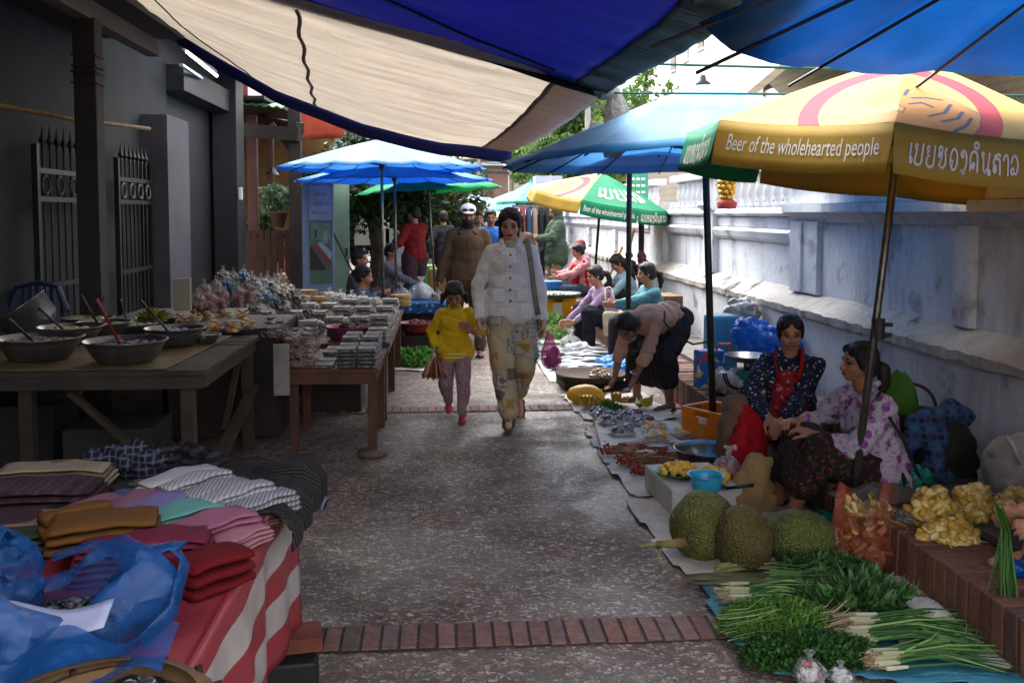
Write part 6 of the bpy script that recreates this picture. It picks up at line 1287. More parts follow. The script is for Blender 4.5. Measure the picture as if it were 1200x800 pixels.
# dried roots / herb bundles
ROOT = vmat('roots', sc=30, rough=.85, bump=.3, var=.3)
def bundle(label, c, d, n, L, r, cols, name, cat, spread=.5, head=None, seed=0, group=None, droop=.3, rad=.0035, mt=ROOT):
    rr = random.Random(seed); c = V(c); d = V(d).normalized(); s = d.cross(UP).normalized(); m = M()
    for i in range(n):
        o = s * rr.gauss(0, r * .5) + UP * abs(rr.gauss(0, r * .35)); l = L * rr.uniform(.7, 1.1); f = s * rr.gauss(0, spread * .2); m.col = rr.choice(cols)
        pts = [c - d * l * .5 + o * .8, c + o * .7 + UP * .01, c + d * l * .5 + o + f * l + UP * (rr.uniform(.0, .03) - droop * .02)]; pts = [V((p.x, p.y, max(p.z, .012 + (c.z if c.z > .1 else 0) * .97))) for p in pts]; m.tube(pts, [rad, rad, rad * .6], 4)
        if head and i % 2 == 0:
            for k in range(6): m.col = rr.choice(head); m.ell(pts[0] + V((rr.gauss(0, .016), rr.gauss(0, .016), abs(rr.gauss(0, .010)))), rr.uniform(.005, .010), n=5, m=4)
    return tag(m.build(name, mt), label, cat, group)
k = 0
for x, y, lb_ in ((1.13, 5.86, 'at the lane edge'), (1.24, 5.98, 'behind the lane edge one'), (1.20, 5.66, 'second row at the lane edge'), (1.36, 5.90, 'middle back'), (1.34, 5.68, 'middle'), (1.24, 5.44, 'nearest the lane edge'), (1.38, 5.46, 'nearest the green plate'), (1.47, 5.74, 'by the steel basin'), (1.50, 5.48, 'right front by the basin')):
    bundle('bundle of dried red brown roots, ' + lb_, (x, y, .03), (1, rnd.uniform(-.5, .3), 0), 46, .20, .05, ['8f7350', 'a58a66', '6f4a34', 'b29c78', '7c4030'], 'root_bundle', 'herb bundle', head=['8a3020', 'a5452c', '6b2419'], seed=k, group='bundles of dried roots'); k += 1
for x, y, lb_, in ((1.12, 5.75, 'a'),): pass
# bananas
BAN = vmat('banana_skin', sc=25, rough=.55, bump=.15, var=.25)
def bananas(label, c, rz, n=9, s=1.0, cols=('c79a2a', 'd2aa3c', 'b08a2c', 'a08a34'), L=.14):
    m = M(); c = V(c); rr = random.Random(int(c.x * 100 + c.y * 999))
    for i in range(n):
        a = rz + (i % 5 - 2) * .24; lay = i // 5; d = V((math.cos(a), math.sin(a), 0)); b = c + V((0, 0, .03 + lay * .035)); m.col = rr.choice(cols)
        pts = [b + d * .01 + UP * .03, b + d * .04 * s + UP * .035, b + d * (L * .5) * s + UP * .028, b + d * (L * .85) * s + UP * .035, b + d * L * s + UP * .06, b + d * (L + .01) * s + UP * .066]; m.tube(pts, [.006, .015 * s, .021 * s, .018 * s, .007, .005], 7)
    m.col = '5a4a20'; m.ell(c + UP * .06, .018, n=7, m=5); return tag(m.build('banana_bunch', BAN, smooth=True), label, 'bananas', 'banana bunches')
bananas('bunch of ripe bananas at the left end under the woman\'s hand', (1.17, 7.45, 0), R(-110), 10); bananas('bunch of bananas between the bending woman\'s hands', (1.34, 7.30, 0), R(-130), 9)
bananas('greenish banana bunch right of the bending woman\'s hand', (1.54, 7.22, 0), R(60), 6, cols=('a8a040', 'b8a838', '8f9a3c')); bananas('banana bunch behind the papaya', (1.22, 7.68, 0), R(-60), 8)
bananas('small banana bunch on the far side of the sheet', (1.42, 7.55, 0), R(-90), 8)
m = M(); q = G(688, 478, 0); m.ell((q.x, q.y + .12, .085), (.15, .085, .085), Matrix.Rotation(R(-12), 3, 'Z'), n=20, m=14, nz=.08, nf=3); tag(m.build('papaya', mat('papaya_skin', 'd8a52a', 'c48a20', 9, .5, .1), smooth=True), 'big yellow papaya at the lane edge', 'papaya')
# herbs
HERB = vmat('herb_leaf', sc=9, rough=.55, bump=0, var=.35, transl=.2)
def herb(name, label, c, r, n, size, cols, seed=0, w=.5, cat='herbs', lo=.0, group=None):
    rr = random.Random(seed); m = M(); c = V(c)
    for i in range(n):
        a = rr.uniform(0, 6.28); k = rr.random() ** .55; x, y = math.cos(a) * k * r[0], math.sin(a) * k * r[1]; h = r[2] * (1 - k * k) ** .5 * rr.uniform(.35, 1.05) * (1 + .35 * noise.noise(V((x * 14, y * 14, seed))))
        m.col = rr.choice(cols); d = V((x * 2 + rr.gauss(0, .5), y * 2 + rr.gauss(0, .5), rr.uniform(.1, 1.2))); m.leaf(c + V((x, y, h)), d, size * w * rr.uniform(.6, 1.2), size * rr.uniform(.6, 1.3), V((rr.gauss(0, 1), rr.gauss(0, 1), .6)))
    # hidden bed of stalks so that nothing shows through
    m.col = cols[0]; m.ell(c + V((0, 0, 0)), (r[0] * .85, r[1] * .85, r[2] * .55), nz=.3, nf=3); return tag(m.build(name, HERB), label, cat, group)
dk = ['365a2a', '426a32', '2b4c22', '547c44']; md = ['4a7a2c', '5b9036', '3b6824', '70a046']; br = ['4d7a28', '5f8f34', '3f6a22']
herb('basil_pile', 'pile of dark green leafy herbs at the back of the teal tarpaulin', (1.60, 3.72, .02), (.22, .15, .10), 1900, .045, dk, 1, .6)
herb('mint_pile', 'second dark leafy pile in front of the first, with long leaves', (1.60, 3.50, .02), (.21, .13, .06), 1100, .09, ['3d6432', '527c42', '2f5024', '648c54'], 2, .4)
herb('dill_pile', 'big heap of feathery bright green dill', (1.25, 3.34, .02), (.23, .17, .085), 5200, .028, md + ['86a84a'], 3, .22)
herb('coriander_pile', 'dark green curly coriander heap nearest the camera', (1.27, 3.10, .02), (.25, .12, .075), 4200, .022, ['305a22', '40722c', '26481c'], 4, .7)
herb('dill_bunch', 'bunch of feathery dill lying beside the bananas', (1.27, 7.10, .02), (.13, .09, .08), 1700, .03, ['3a6a2a', '2f5722', '4c7e36'], 5, .25)
herb('herb_trimmings', 'scattered green trimmings against the brick kerb', (1.83, 3.38, .005), (.10, .32, .03), 300, .07, ['6f7f3a', '8a9650', '55692c', '9aa060'], 6, .15, cat='trimmings')
GRS = vmat('stalks', sc=14, rough=.5, bump=0, var=.25)
def onions(label, c, d, n, L, r, seed, name='spring_onions', roots=True):
    rr = random.Random(seed); c = V(c); d = V(d).normalized(); s = d.cross(UP).normalized(); m = M()
    for i in range(n):
        o = s * rr.gauss(0, r * .45) + UP * abs(rr.gauss(0, r * .35)); l = L * rr.uniform(.8, 1.15); q0 = c - d * L * .42 + o + d * rr.uniform(-.02, .02); q1 = q0 + d * .08
        m.col = rr.choice(['b5b394', 'a8a780', 'c4c0a8']); m.tube([q0, q0 + d * .02, q1], [.007, .0075, .005], 5)
        m.col = rr.choice(['3f6c2c', '35602a', '5c8a40', '2c5224', '86a05a']); f = s * rr.gauss(0, .55); q2 = q1 + (d + f * .3).normalized() * l * .45 + UP * .01; q3 = q2 + (d + f * .7).normalized() * l * .5 - UP * .02; q3.z = max(q3.z, c.z * .6 + .01); m.tube([q1, q2, q3], [.005, .004, .0015], 4)
        if roots:
            for k in range(4): m.col = rr.choice(['a08a66', '8a7250', 'b7a684']); m.tube([q0, q0 - d * rr.uniform(.02, .04) + V((rr.gauss(0, .012), rr.gauss(0, .012), rr.gauss(0, .006)))], [.0018, .0008], 3)
    return tag(m.build(name, GRS), label, 'spring onions', 'spring onion bundles')
onions('spring onions with white roots pointing at the lane, behind the dill', (1.27, 3.58, .05), (1, .04, 0), 60, .34, .05, 1)
onions('long spring onion bundle at the front right with pale bulbs', (1.62, 3.20, .05), (1, .05, .02), 60, .40, .045, 2); onions('second spring onion bundle on top of the front right one', (1.66, 3.27, .06), (1, -.05, .02), 40, .38, .04, 3)
onions('spring onion bundle at the bottom edge of the stall', (1.62, 3.04, .045), (1, .1, .0), 50, .38, .045, 4)
# lemongrass + brown pods
m = M()
for i, (x, y, a) in enumerate(((1.24, 3.83, -.05), (1.21, 3.77, -.10), (1.25, 3.71, -.02))):
    d = V((math.cos(a), math.sin(a), 0)); c = V((x, y, .035 + .008 * i)); pts = [c - d * .22, c - d * .12, c + d * .0, c + d * .12, c + d * .22]; m = M(); m.tube(pts, [.008, .022, .026, .024, .006], 8, flat=.35)
    tag(m.build('tree_pod', mat('pod_brown', '5f5c3c', '4a4430', 12, .7, .4), smooth=True), ('long flat brown pod, farthest of the three', 'long flat brown pod, middle one', 'long flat brown pod nearest the spring onions')[i], 'pod', 'long brown pods')
bundle('bundle of dry lemongrass blades behind the brown pods', (1.30, 3.89, .035), (1, .1, 0), 40, .26, .035, ['8c8a50', '7a7a44', 'a09a66', '5f6a38'], 'lemongrass', 'herb bundle', seed=20)
m = M(); c = G(905, 690, .03); m.tube([c + V((-.06, 0, 0)), c + V((-.02, .0, .01)), c + V((.03, .02, .03))], [.010, .016, .006], 7); tag(m.build('dried_seed_pod', mat('dark_pod', '2a2a26')), 'short dark pod lying before the leafy pile', 'pod')
gs = ['4a7030', '3a5c28', '6a8a48', '86985a']
bundle('long green stalks lying out of the dill heap towards the lane', (1.12, 3.30, .035), (1, .15, 0), 50, .22, .12, gs, 'herb_stalks', 'herbs', seed=31, rad=.0022, mt=GRS); bundle('loose green stalks between the two leafy piles', (1.42, 3.60, .05), (1, -.3, 0), 60, .24, .12, gs, 'herb_stalks', 'herbs', seed=32, rad=.0022, mt=GRS)
bundle('pale root ends of the herbs between the dill and the spring onions', (1.44, 3.30, .04), (1, .2, 0), 60, .14, .10, ['a08a66', '8a7250', 'b7a684', '6f6a44'], 'herb_stalks', 'herbs', seed=33, rad=.0018, mt=GRS)
# small clear bags and foam pack
def knot_bag(label, c, r, fillc, film='d8d8dc', seed=0, name='tied_bag', alpha=.35, group=None, hgt=1.0, cat='bag', mt=None, elong=1.2):
    t = thing(name, label, cat, c, group); c = V(c); rr = random.Random(seed)
    m = M()
    for i in range(26): m.col = rr.choice(fillc); m.ell(c + V((rr.uniform(-.6, .6) * r, rr.uniform(-.6, .6) * r, r * rr.uniform(.25, .9) * hgt)), (r * .24 * elong, r * .2, r * .2), Matrix.Rotation(rr.uniform(0, 6), 3, 'Z'), n=7, m=5)
    m.build('contents', mt or FRU, t, smooth=True)
    def fn(u, v):
        a = 2 * PI * u; k = int(round(v * 7)); rad = [.5, .95, 1.02, .92, .62, .2, .12, .34][k] * r; z = [.0, .12, .45, .85, 1.15, 1.35, 1.5, 1.85][k] * r * hgt; w = 1 + .12 * math.sin(5 * a + k) + .08 * math.sin(9 * a + 2 * k)
        return c + V((rad * w * math.cos(a), rad * w * math.sin(a), z))
    m = M(); m.grid(fn, 24, 7); m.build('film', plastic('film_' + film, film, alpha, 18, .12, .15, .8), t, smooth=True); return t
knot_bag('small knotted clear bag of red and white goods at the bottom edge', G(948, 797, .01), .055, ['b5403a', 'c9c4c0', 'd8d4d0', '7a3a34'], seed=1); knot_bag('second small clear bag beside it at the bottom edge', G(985, 800, .01), .04, ['c9c4c0', 'd8d4d0'], seed=2)
c = G(1086, 716, .06); m = M(); m.grid(lambda u, v: c + V(((u - .5) * .13, (v - .5) * .20, .035 * (math.sin(PI * u) * math.sin(PI * v)) ** .4 + .003 * math.sin(u * 40) * math.sin(v * 50))), 26, 30); tag(m.build('foam_pack', FOAM, smooth=True, thick=.004), 'white foam food pack lying on the pale cloth', 'food pack')
c = G(1090, 742, .03); m = M(); m.grid(lambda u, v: c + V(((u - .5) * .16, (v - .5) * .16, .012 + .015 * fbm((u * 5, v * 5, 3)))), 16, 16); tag(m.build('plastic_scrap', plastic('clear_film_b', 'd8d4d6', .35, 20), smooth=True), 'crumpled clear plastic scrap below the foam pack', 'plastic scrap')
# items on the kerb
def jflesh(label, c, r, seed):
    rr = random.Random(seed); m = M(); c = V(c)
    for i in range(90):
        a = rr.uniform(0, 6.28); el = rr.uniform(.0, 1.4); d = V((math.cos(a) * math.cos(el) * r[0], math.sin(a) * math.cos(el) * r[1], math.sin(el) * r[2])); m.col = rr.choice(['d8b45a', 'e0c272', 'c99c3e', 'e6cf90', 'b8923e']); p = c + d * rr.uniform(.75, 1.05)
        m.ell(p, (.030 * rr.uniform(.7, 1.3), .014, .022), Matrix.Rotation(rr.uniform(0, 6), 3, V((rr.gauss(0, 1), rr.gauss(0, 1), rr.gauss(0, 1))).normalized()), n=7, m=5)
        if i % 3 == 0: m.tube([p, p + V((rr.gauss(0, .03), rr.gauss(0, .03), -abs(rr.gauss(.01, .02))))], [.004, .002], 4)
    m.col = 'cda750'; m.ell(c + V((0, 0, r[2] * .3)), (r[0] * .85, r[1] * .85, r[2] * .6)); return tag(m.build('jackfruit_flesh', FRU, smooth=True), label, 'jackfruit flesh', 'opened jackfruit pieces')
jflesh('big piece of opened yellow jackfruit flesh on the brick kerb', (2.13, 3.88, .23), (.10, .13, .13), 1); jflesh('second piece of yellow jackfruit flesh to the right', (2.33, 3.92, .23), (.08, .09, .14), 2); jflesh('rightmost piece of yellow jackfruit flesh by the hands', (2.52, 3.90, .23), (.09, .09, .12), 3); jflesh('lower torn piece of jackfruit flesh drooping over the kerb', (2.10, 3.70, .215), (.12, .08, .07), 4)
m = M(); rr = random.Random(9)
for i in range(90): m.col = rr.choice(['d8b45a', 'c99c3e', 'e0c272']); a = V((rr.uniform(1.97, 2.3), rr.uniform(3.75, 4.35), .225)); m.tube([a, a + V((rr.gauss(0, .02), rr.gauss(0, .02), .004))], [.004, .003], 4)
tag(m.build('yellow_scraps', FRU), 'yellow fruit shreds scattered over the kerb', 'scraps', kind='stuff')
c = V((2.03, 3.88, .225)); m = M(); m.grid(lambda u, v: c + V(((u - .5) * .18, (v - .5) * .2, .012 + .03 * fbm((u * 4, v * 4, 5)) + .02)), 16, 16); tag(m.build('clear_film_scrap', plastic('clear_film_c', 'bfc2cc', .4, 20), smooth=True), 'crumpled clear film on the kerb before the jackfruit flesh', 'plastic scrap')
def drape(name, label, cat, c, sx, sy, h, mt, seed=0, rz=0, n=44, fold=.03, group=None, kind=None, shape=None):
    c = V(c); m = M(); rot = Matrix.Rotation(rz, 3, 'Z')
    def fn(u, v):
        x = (u - .5) * sx; y = (v - .5) * sy; e = (1 - abs(2 * u - 1) ** 3) * (1 - abs(2 * v - 1) ** 3); z = h * e * (.75 + .5 * fbm((u * 2.2, v * 2.2, seed), 3)) + fold * abs(noise.noise(V((u * 7 + seed, v * 2.5, seed)))) * (.3 + e)
        w = .06 * noise.noise(V((u * 3, v * 3, seed + 5))); p = V((x * (1 + w), y * (1 + w), max(.002, z)))
        if shape: p = shape(p, u, v)
        return c + rot @ p
    m.grid(fn, n, n); return tag(m.build(name, mt, smooth=True, thick=.006), label, cat, group)
GC = cloth('grey_cloth', '6d635e'); drape('grey_cloth', 'folded grey brown cloth on the kerb beside the batik skirt', 'cloth', (2.10, 4.28, .222), .46, .26, .045, GC, 1, R(20))
teal2 = plastic('teal_film', '1f9c86', .8, 12, .25, .3)
blob('tmp_bag', [('e', V((2.30, 4.36, .28)), (.075, .06, .055)), ('e', V((2.20, 4.34, .26)), (.045, .04, .035))], .008, teal2, disp=wr(.016, 18)); o = bpy.data.objects['tmp_bag']; o.name = 'teal_bag'; tag(o, 'crumpled teal plastic bag on the kerb behind the jackfruit flesh', 'bag')
blob('tmp_bag', [('e', V((1.86, 4.42, .06)), (.09, .06, .05))], .008, teal2, disp=wr(.012, 18)); o = bpy.data.objects['tmp_bag']; o.name = 'teal_bag'; tag(o, 'teal plastic scrap poking out behind the long jackfruit', 'bag')
PLD = cloth('plaid_shirt', '2a6288', 'plaid', c2='0d1220', c3='3f4468', s=4)
BLKB = mat('black_bag_cloth', '23211f', '191716', 8, .8, .4)
blob('tmp_b', [('e', V((2.62, 4.66, .36)), (.15, .13, .14)), ('b', V((2.62, 4.66, .27)), (.24, .2, .1))], .010, BLKB, disp=wr(.01, 10)); o = bpy.data.objects['tmp_b']; o.name = 'dark_bag'; tag(o, 'dark cloth bag under the plaid shirt by the wall', 'bag')
t = thing('plaid_shirt', 'blue and black plaid shirt draped over the dark bag', 'shirt', (2.55, 4.66, .4))
blob('cloth', [('c', V((2.42, 4.62, .48)), V((2.66, 4.68, .54)), .055, .06), ('c', V((2.66, 4.68, .54)), V((2.74, 4.70, .50)), .06, .045), ('c', V((2.52, 4.58, .45)), V((2.47, 4.50, .28)), .055, .05), ('c', V((2.45, 4.6, .45)), V((2.36, 4.62, .36)), .05, .06), ('c', V((2.47, 4.52, .3)), V((2.52, 4.50, .24)), .05, .05)], .008, PLD, t, smooth=4, disp=wr(.012, 12))
WSK = mat('white_sack', 'a29d96', '8a847c', 6, .85, .5, 30)
blob('tmp_b', [('e', V((2.72, 4.15, .37)), (.19, .17, .17)), ('b', V((2.72, 4.15, .28)), (.32, .26, .12))], .011, WSK, disp=wr(.014, 8)); o = bpy.data.objects['tmp_b']; o.name = 'woven_sack'; tag(o, 'off white woven sack standing at the right edge by the wall', 'sack'); 
m = M(); m.tube([(2.60, 4.00, .44), (2.575, 4.02, .52), (2.6, 4.1, .54), (2.64, 4.1, .50)], .009, 6); o2 = m.build('handle', SACK, o, smooth=True)
# basket with green leaf behind
bk = thing('wicker_basket', 'brown wicker basket with a green leaf behind the profile woman', 'basket', (2.60, 5.02, .22)); STR2 = straw_mat('dark_wicker', '6d4f34', '3d2b1c', 45)
m = M(); m.lathe([(0, .222), (.12, .222), (.155, .34), (.165, .46), (.17, .475), (.155, .47), (.145, .34), (.11, .235), (0, .235)], 28, (2.60, 5.02, 0)); m.build('weave', STR2, bk, smooth=True)
m = M(); m.tube([V((2.60 + .155 * math.cos(a * PI / 12), 5.02, .47 + .15 * math.sin(a * PI / 12))) for a in range(13)], .010, 6); m.build('handle', STR2, bk, smooth=True)
m = M(); m.grid(lambda u, v: V((2.52 + (u - .5) * .24 * max(.05, 1 - v ** 2.4) ** .5, 4.98 + .02 * math.sin(u * 3), .40 + v * .30 + .01 * math.sin(u * 6))), 8, 12); tag(m.build('banana_leaf', mat('leaf_bright', '4f7d24', '42701f', 8, .5, .3, transl=.3), smooth=True, thick=.003), 'bright green leaf standing up behind the profile woman\'s hair', 'leaf')
blob('tmp_b', [('e', V((2.42, 4.98, .43)), (.10, .09, .05))], .010, plastic('pale_green_film', '9cc4ae', .9, 12), disp=wr(.012, 14)); o = bpy.data.objects['tmp_b']; o.name = 'pale_green_bag'; tag(o, 'pale green plastic bag beside the wicker basket', 'bag')
knot_bag('clear bag with pink goods behind the two seated women', (2.42, 5.35, .35), .10, ['b88a90', 'c9b0b2', 'a06a70'], seed=7, hgt=1.2, alpha=.4); m = M(); m.box((2.42, 5.4, .285), (.3, .25, .125)); tag(m.build('cardboard_box', mat('cardboard', '7a6248', '695238', 5), bevel=.004), 'low cardboard box by the wall between the two seated women', 'box')
# scale, bags, tubs behind
sc_ = thing('weighing_scale', 'green market scale with a steel pan on the raised pavement', 'scale', (2.28, 6.85, .22)); sx, sy = 2.28, 6.85
m = M(); m.box((sx, sy, .335), (.25, .20, .13), taper=.88); m.build('housing', mat('scale_green', '1f6b56', None, 6, .45), sc_, bevel=.012)
m = M(); m.box((sx, sy - .095, .33), (.09, .012, .07), rot=Matrix.Rotation(.1, 3, 'X')); m.build('dial', mat('dial_white', 'b8b8b4'), sc_, bevel=.004)
m = M(); m.tube([(sx, sy, .39), (sx, sy, .47)], .03, 10); m.lathe([(0, .465), (.13, .475), (.165, .51), (.17, .512), (.165, .503), (.13, .467), (0, .458)], 30, (sx, sy, 0)); m.build('pan', MET, sc_, smooth=True)
blob('tmp_b', [('e', V((2.20, 6.85, .285)), (.21, .15, .075)), ('e', V((2.12, 6.80, .32)), (.10, .10, .09))], .011, mat('white_bag', 'b5b0aa', '8f8a86', 9, .5, .5, 30), disp=wr(.02, 12)); o = bpy.data.objects['tmp_b']; o.name = 'white_carrier_bag'; tag(o, 'rumpled white carrier bag under the market scale', 'bag'); 
for dx in (0, .02): m = M(); m.tube([V((2.05 + dx + .0 * i, 6.70, .40)) + V((.11 * (1 - math.cos(i * PI / 10)) , 0, -.12 * math.sin(i * PI / 10))) for i in range(11)], .007, 5); m.build('strap', mat('black_cord', '151417', None, 9), o)
BLB = plastic('blue_film', '1565c4', .88, 9, .22, .35)
blob('tmp_b', [('c', V((2.42, 7.35, .62)), V((2.72, 7.2, .56)), .11, .10), ('c', V((2.72, 7.2, .56)), V((2.76, 7.0, .36)), .09, .07), ('e', V((2.50, 7.35, .50)), (.15, .12, .14))], .011, BLB, disp=wr(.03, 12)); o = bpy.data.objects['tmp_b']; o.name = 'blue_bag'; tag(o, 'big bright blue plastic bag slumped against the wall', 'bag')
tb_ = thing('plastic_bucket', 'dark blue bucket under the big blue plastic bag', 'bucket', (2.55, 7.25, .22)); m = M(); m.lathe([(0, .222), (.13, .222), (.16, .48), (.17, .485), (.15, .48), (.12, .235), (0, .235)], 24, (2.55, 7.25, 0)); m.build('pail', mat('navy_plastic', '1d3f66', None, 5, .45), tb_, smooth=True)
box_thing('blue_container', 'tall pale blue plastic container by the wall', 'container', (2.34, 7.75, .47), (.24, .2, .5), R(10), mat('blue_tub', '3c7f9c', None, 5, .5, var=.1), .03)
def printed(name, label, cat, c, sz, rz, cols, sc):
    t = NT(name + 'm'); v = t.n('TexVoronoi', Vector=t.tc.outputs['Object'], Scale=sc); s_ = t.n('SeparateColor', Color=v.outputs['Color']); r_ = t.ramp(s_.outputs[0], [(i / len(cols), c_) for i, c_ in enumerate(cols)]); r_.color_ramp.interpolation = 'CONSTANT'
    o = box_thing(name, label, cat, c, sz, rz, t.pbr(r_, rough=.45), .02); return o
printed('printed_bag', 'blue printed shopping bag with red and yellow spots by the pole', 'bag', (2.07, 7.15, .36), (.22, .12, .30), R(5), ['1d5a9c', '2468ac', '1f5fa3', 'b9403c', 'c9b23a', 'c8ccd0'], 16)
blob('tmp_b', [('e', V((2.62, 8.05, .70)), (.16, .14, .13)), ('e', V((2.60, 8.05, .50)), (.17, .15, .2))], .012, mat('silver_sack', 'a9a8a8', '83817f', 7, .45, .6, 30), disp=wr(.02, 12)); o = bpy.data.objects['tmp_b']; o.name = 'silver_sack'; tag(o, 'silvery sack stacked by the wall above the blue container', 'sack')
m = M(); m.tube([(2.12, 7.15, .50), (2.14, 7.1, .56), (2.22, 7.1, .56), (2.24, 7.15, .5)], .012, 6); tag(m.build('red_handle_loop', mat('red_plastic', 'c24a52', None, 5, .4)), 'pink red handle loop on top of the printed shopping bag', 'handle')
for dy in (0, .12):
    s_ = thing('slipper', ('white slipper lying by the wall' if dy else 'blue and white slipper nearest the seated woman'), 'slipper', (2.55, 6.5 + dy, .225)); m = M(); m.ell((2.55, 6.5 + dy, .24), (.12, .045, .018), Matrix.Rotation(.5, 3, 'Z')); m.build('sole', mat('slipper_white', 'b9bcc4'), s_, smooth=True); m = M(); m.tube([V((2.57 + .04 * math.cos(i * PI / 6) * .3, 6.5 + dy + .05 * math.cos(i * PI / 6), .25 + .035 * math.sin(i * PI / 6))) for i in range(7)], .012, 6, flat=.5); m.build('strap', mat('slipper_blue', '3f6a94'), s_, smooth=True)
# brown board on the pavement
box_thing('wooden_board', 'flat dark wooden board lying on the raised pavement', 'board', (2.45, 6.1, .225), (.5, .8, .016), R(-3), WOOD_D, .003)
# winnowing tray, fish etc
wt = thing('winnowing_tray', 'round dark woven tray of pale dried bits beside the papaya', 'tray', (1.33, 8.35, .02)); wc = (1.33, 8.35, .10)
m = M(); m.lathe([(0, 0), (.27, .0), (.315, .035), (.325, .035), (.31, -.01), (.27, -.02), (0, -.02)], 36, wc); m.build('weave', straw_mat('dark_bamboo', '5d4634', '35261c', 40), wt, smooth=True)
heap('x', None, None, (1.40, 8.33, .105), .10, 70, .011, ['b5a68c', 'c7bba2', '8f7f66', 'a07e5c'], FRU, parent=wt, seed=8, flat=.5, elong=2).name = 'dried_bits'
box_thing('low_crate', 'low dark crate under the round woven tray', 'crate', (1.33, 8.4, .045), (.55, .45, .07), .05, WOOD_D, .005)
FISH = vmat('fish_skin', sc=14, rough=.22, bump=.1, var=.3, spec=.8); rr = random.Random(12)
for i in range(20):
    x = 1.12 + rr.uniform(0, .62); y = 8.95 + 1.5 * i / 20 + rr.uniform(-.05, .05); a = rr.uniform(-.35, .35); L = rr.uniform(.13, .18); c = V((x, y, .045 + rr.uniform(0, .03))); rot = Matrix.Rotation(a, 3, 'Z'); m = M(); m.col = rr.choice(['59606a', '3b424c', '8a929c', 'a7adb4'])
    m.lathe([(.002, -1.0), (.35, -.8), (.95, -.3), (1.0, .1), (.55, .6), (.2, .85)], 10, c, mt=rot @ Matrix(((0, 0, L), (.045, 0, 0), (0, .028, 0)))); a0 = c + rot @ V((L * .85, 0, 0)); m.quad(a0, a0 + rot @ V((.06, .04, 0)), a0 + rot @ V((.045, 0, .004)), a0 + rot @ V((.06, -.04, 0)))
    tag(m.build('fish', FISH, smooth=True), 'silver and dark fish laid out on the pale sheet', 'fish', 'fish laid out on the pale sheet')
for i, (x, y, c_) in enumerate(((1.68, 9.35, 'b5d4e6'), (1.78, 9.05, '2f86d0'), (1.66, 8.85, '2f86d0'), (1.50, 10.3, 'cfd0d4'))):
    blob('tmp_b', [('e', V((x, y, .08)), (.14, .10, .055))], .012, plastic('film2_' + c_, '3f93d8' if i == 0 else c_, .85, 14, .2), disp=wr(.02, 16)); o = bpy.data.objects['tmp_b']; o.name = 'plastic_bag'; tag(o, ['light blue plastic bag among the fish', 'bright blue plastic bag right of the fish', 'blue plastic bag near the bending woman\'s arm', 'white plastic bag behind the fish'][i], 'bag')
knot_bag('clear bag of dark herbs standing before the lilac woman', (1.44, 10.5, .02), .13, ['2c3a24', '3a4c2e', '1f2a1c'], seed=9, hgt=1.0, alpha=.4)
herb('leafy_heap', 'light green vegetable heap beside the walking woman', (1.25, 12.6, .02), (.40, .45, .16), 1500, .09, ['6f9a4a', '86ae5c', '587f3a'], 14, .6); herb('leafy_heap', 'flat heap of pale greens in front of the yellow crates', (1.45, 11.7, .02), (.35, .30, .08), 700, .09, ['93aa6a', '7a9a52', 'aabf88'], 15, .5)
herb('leafy_heap', 'second green vegetable heap on the pale green sheet', (1.65, 12.3, .02), (.25, .3, .10), 700, .08, ['5c8a42', '4a7436'], 16, .6)
crate('yellow crate with a white panel holding the round tray', (1.62, 13.4, .004), R(6), 'dc9a12', (.50, .36, .36), False); m = M(); m.box((1.58, 13.21, .2), (.22, .006, .2)); tag(m.build('paper_sheet', mat('paper', 'c9c6c0')), 'white paper sheet on the yellow crate', 'paper')
crate('orange crate in front of the pink jacketed vendor', (2.0, 12.9, .004), R(-4), 'd8780f', (.42, .32, .26), False)
rt = thing('round_tray', 'round green rimmed tray of pale goods on the yellow crate', 'tray', (1.62, 13.4, .37)); m = M(); m.lathe([(0, .37), (.33, .37), (.37, .43), (.355, .43), (.32, .385), (0, .385)], 32, (1.62, 13.4, 0)); m.build('dish', mat('tray_green', '2c4f44', None, 5, .5), rt, smooth=True)
heap('x', None, None, (1.62, 13.4, .385), .30, 150, .018, ['cfc4bc', 'b9aca4', 'ddd6d0'], FRU, parent=rt, seed=18, flat=.12).name = 'goods'
box_thing('blue_parcel', 'bright blue parcel on the round tray by the pink jacket', 'parcel', (1.55, 14.0, .50), (.45, .3, .12), .2, mat('parcel_blue', '2a6fb8'), .02)
box_thing('wooden_crate', 'brown wooden crate against the wall behind the teal shirt', 'crate', (2.45, 10.4, .45), (.36, .5, .42), .05, mat('crate_wood', '6b5038', '553d2a', 6, .8, .5), .006)
for i, (x, y, c_, r_) in enumerate(((2.60, 12.0, '5a2c33', .10), (2.45, 12.1, '26272c', .08))):
    blob('tmp_b', [('e', V((x, y, .82)), (r_, r_, .15)), ('e', V((x - .03, y, 1.0)), (r_ * .6, r_ * .5, .10))], .014, mat('bag_' + c_, c_, None, 7, .5, .4), disp=wr(.02, 12)); o = bpy.data.objects['tmp_b']; o.name = 'hanging_bag'; tag(o, ['maroon bag hanging on the sign post', 'dark bag beside the wooden crate'][i], 'bag')
m = M(); m.tube([(2.55, 13.8, .22), (2.80, 13.6, 1.35)], .022, 7); tag(m.build('bamboo_stick', mat('bamboo_pale', '9a7448', None, 8)), 'thick bamboo stick leaning on the temple wall', 'stick')
m = M(); m.tube([(2.45, 14.6, .22), (2.78, 14.4, 1.05)], .018, 7); tag(m.build('bamboo_stick', mat('bamboo_pale', '9a7448', None, 8)), 'shorter bamboo stick leaning on the temple wall', 'stick')
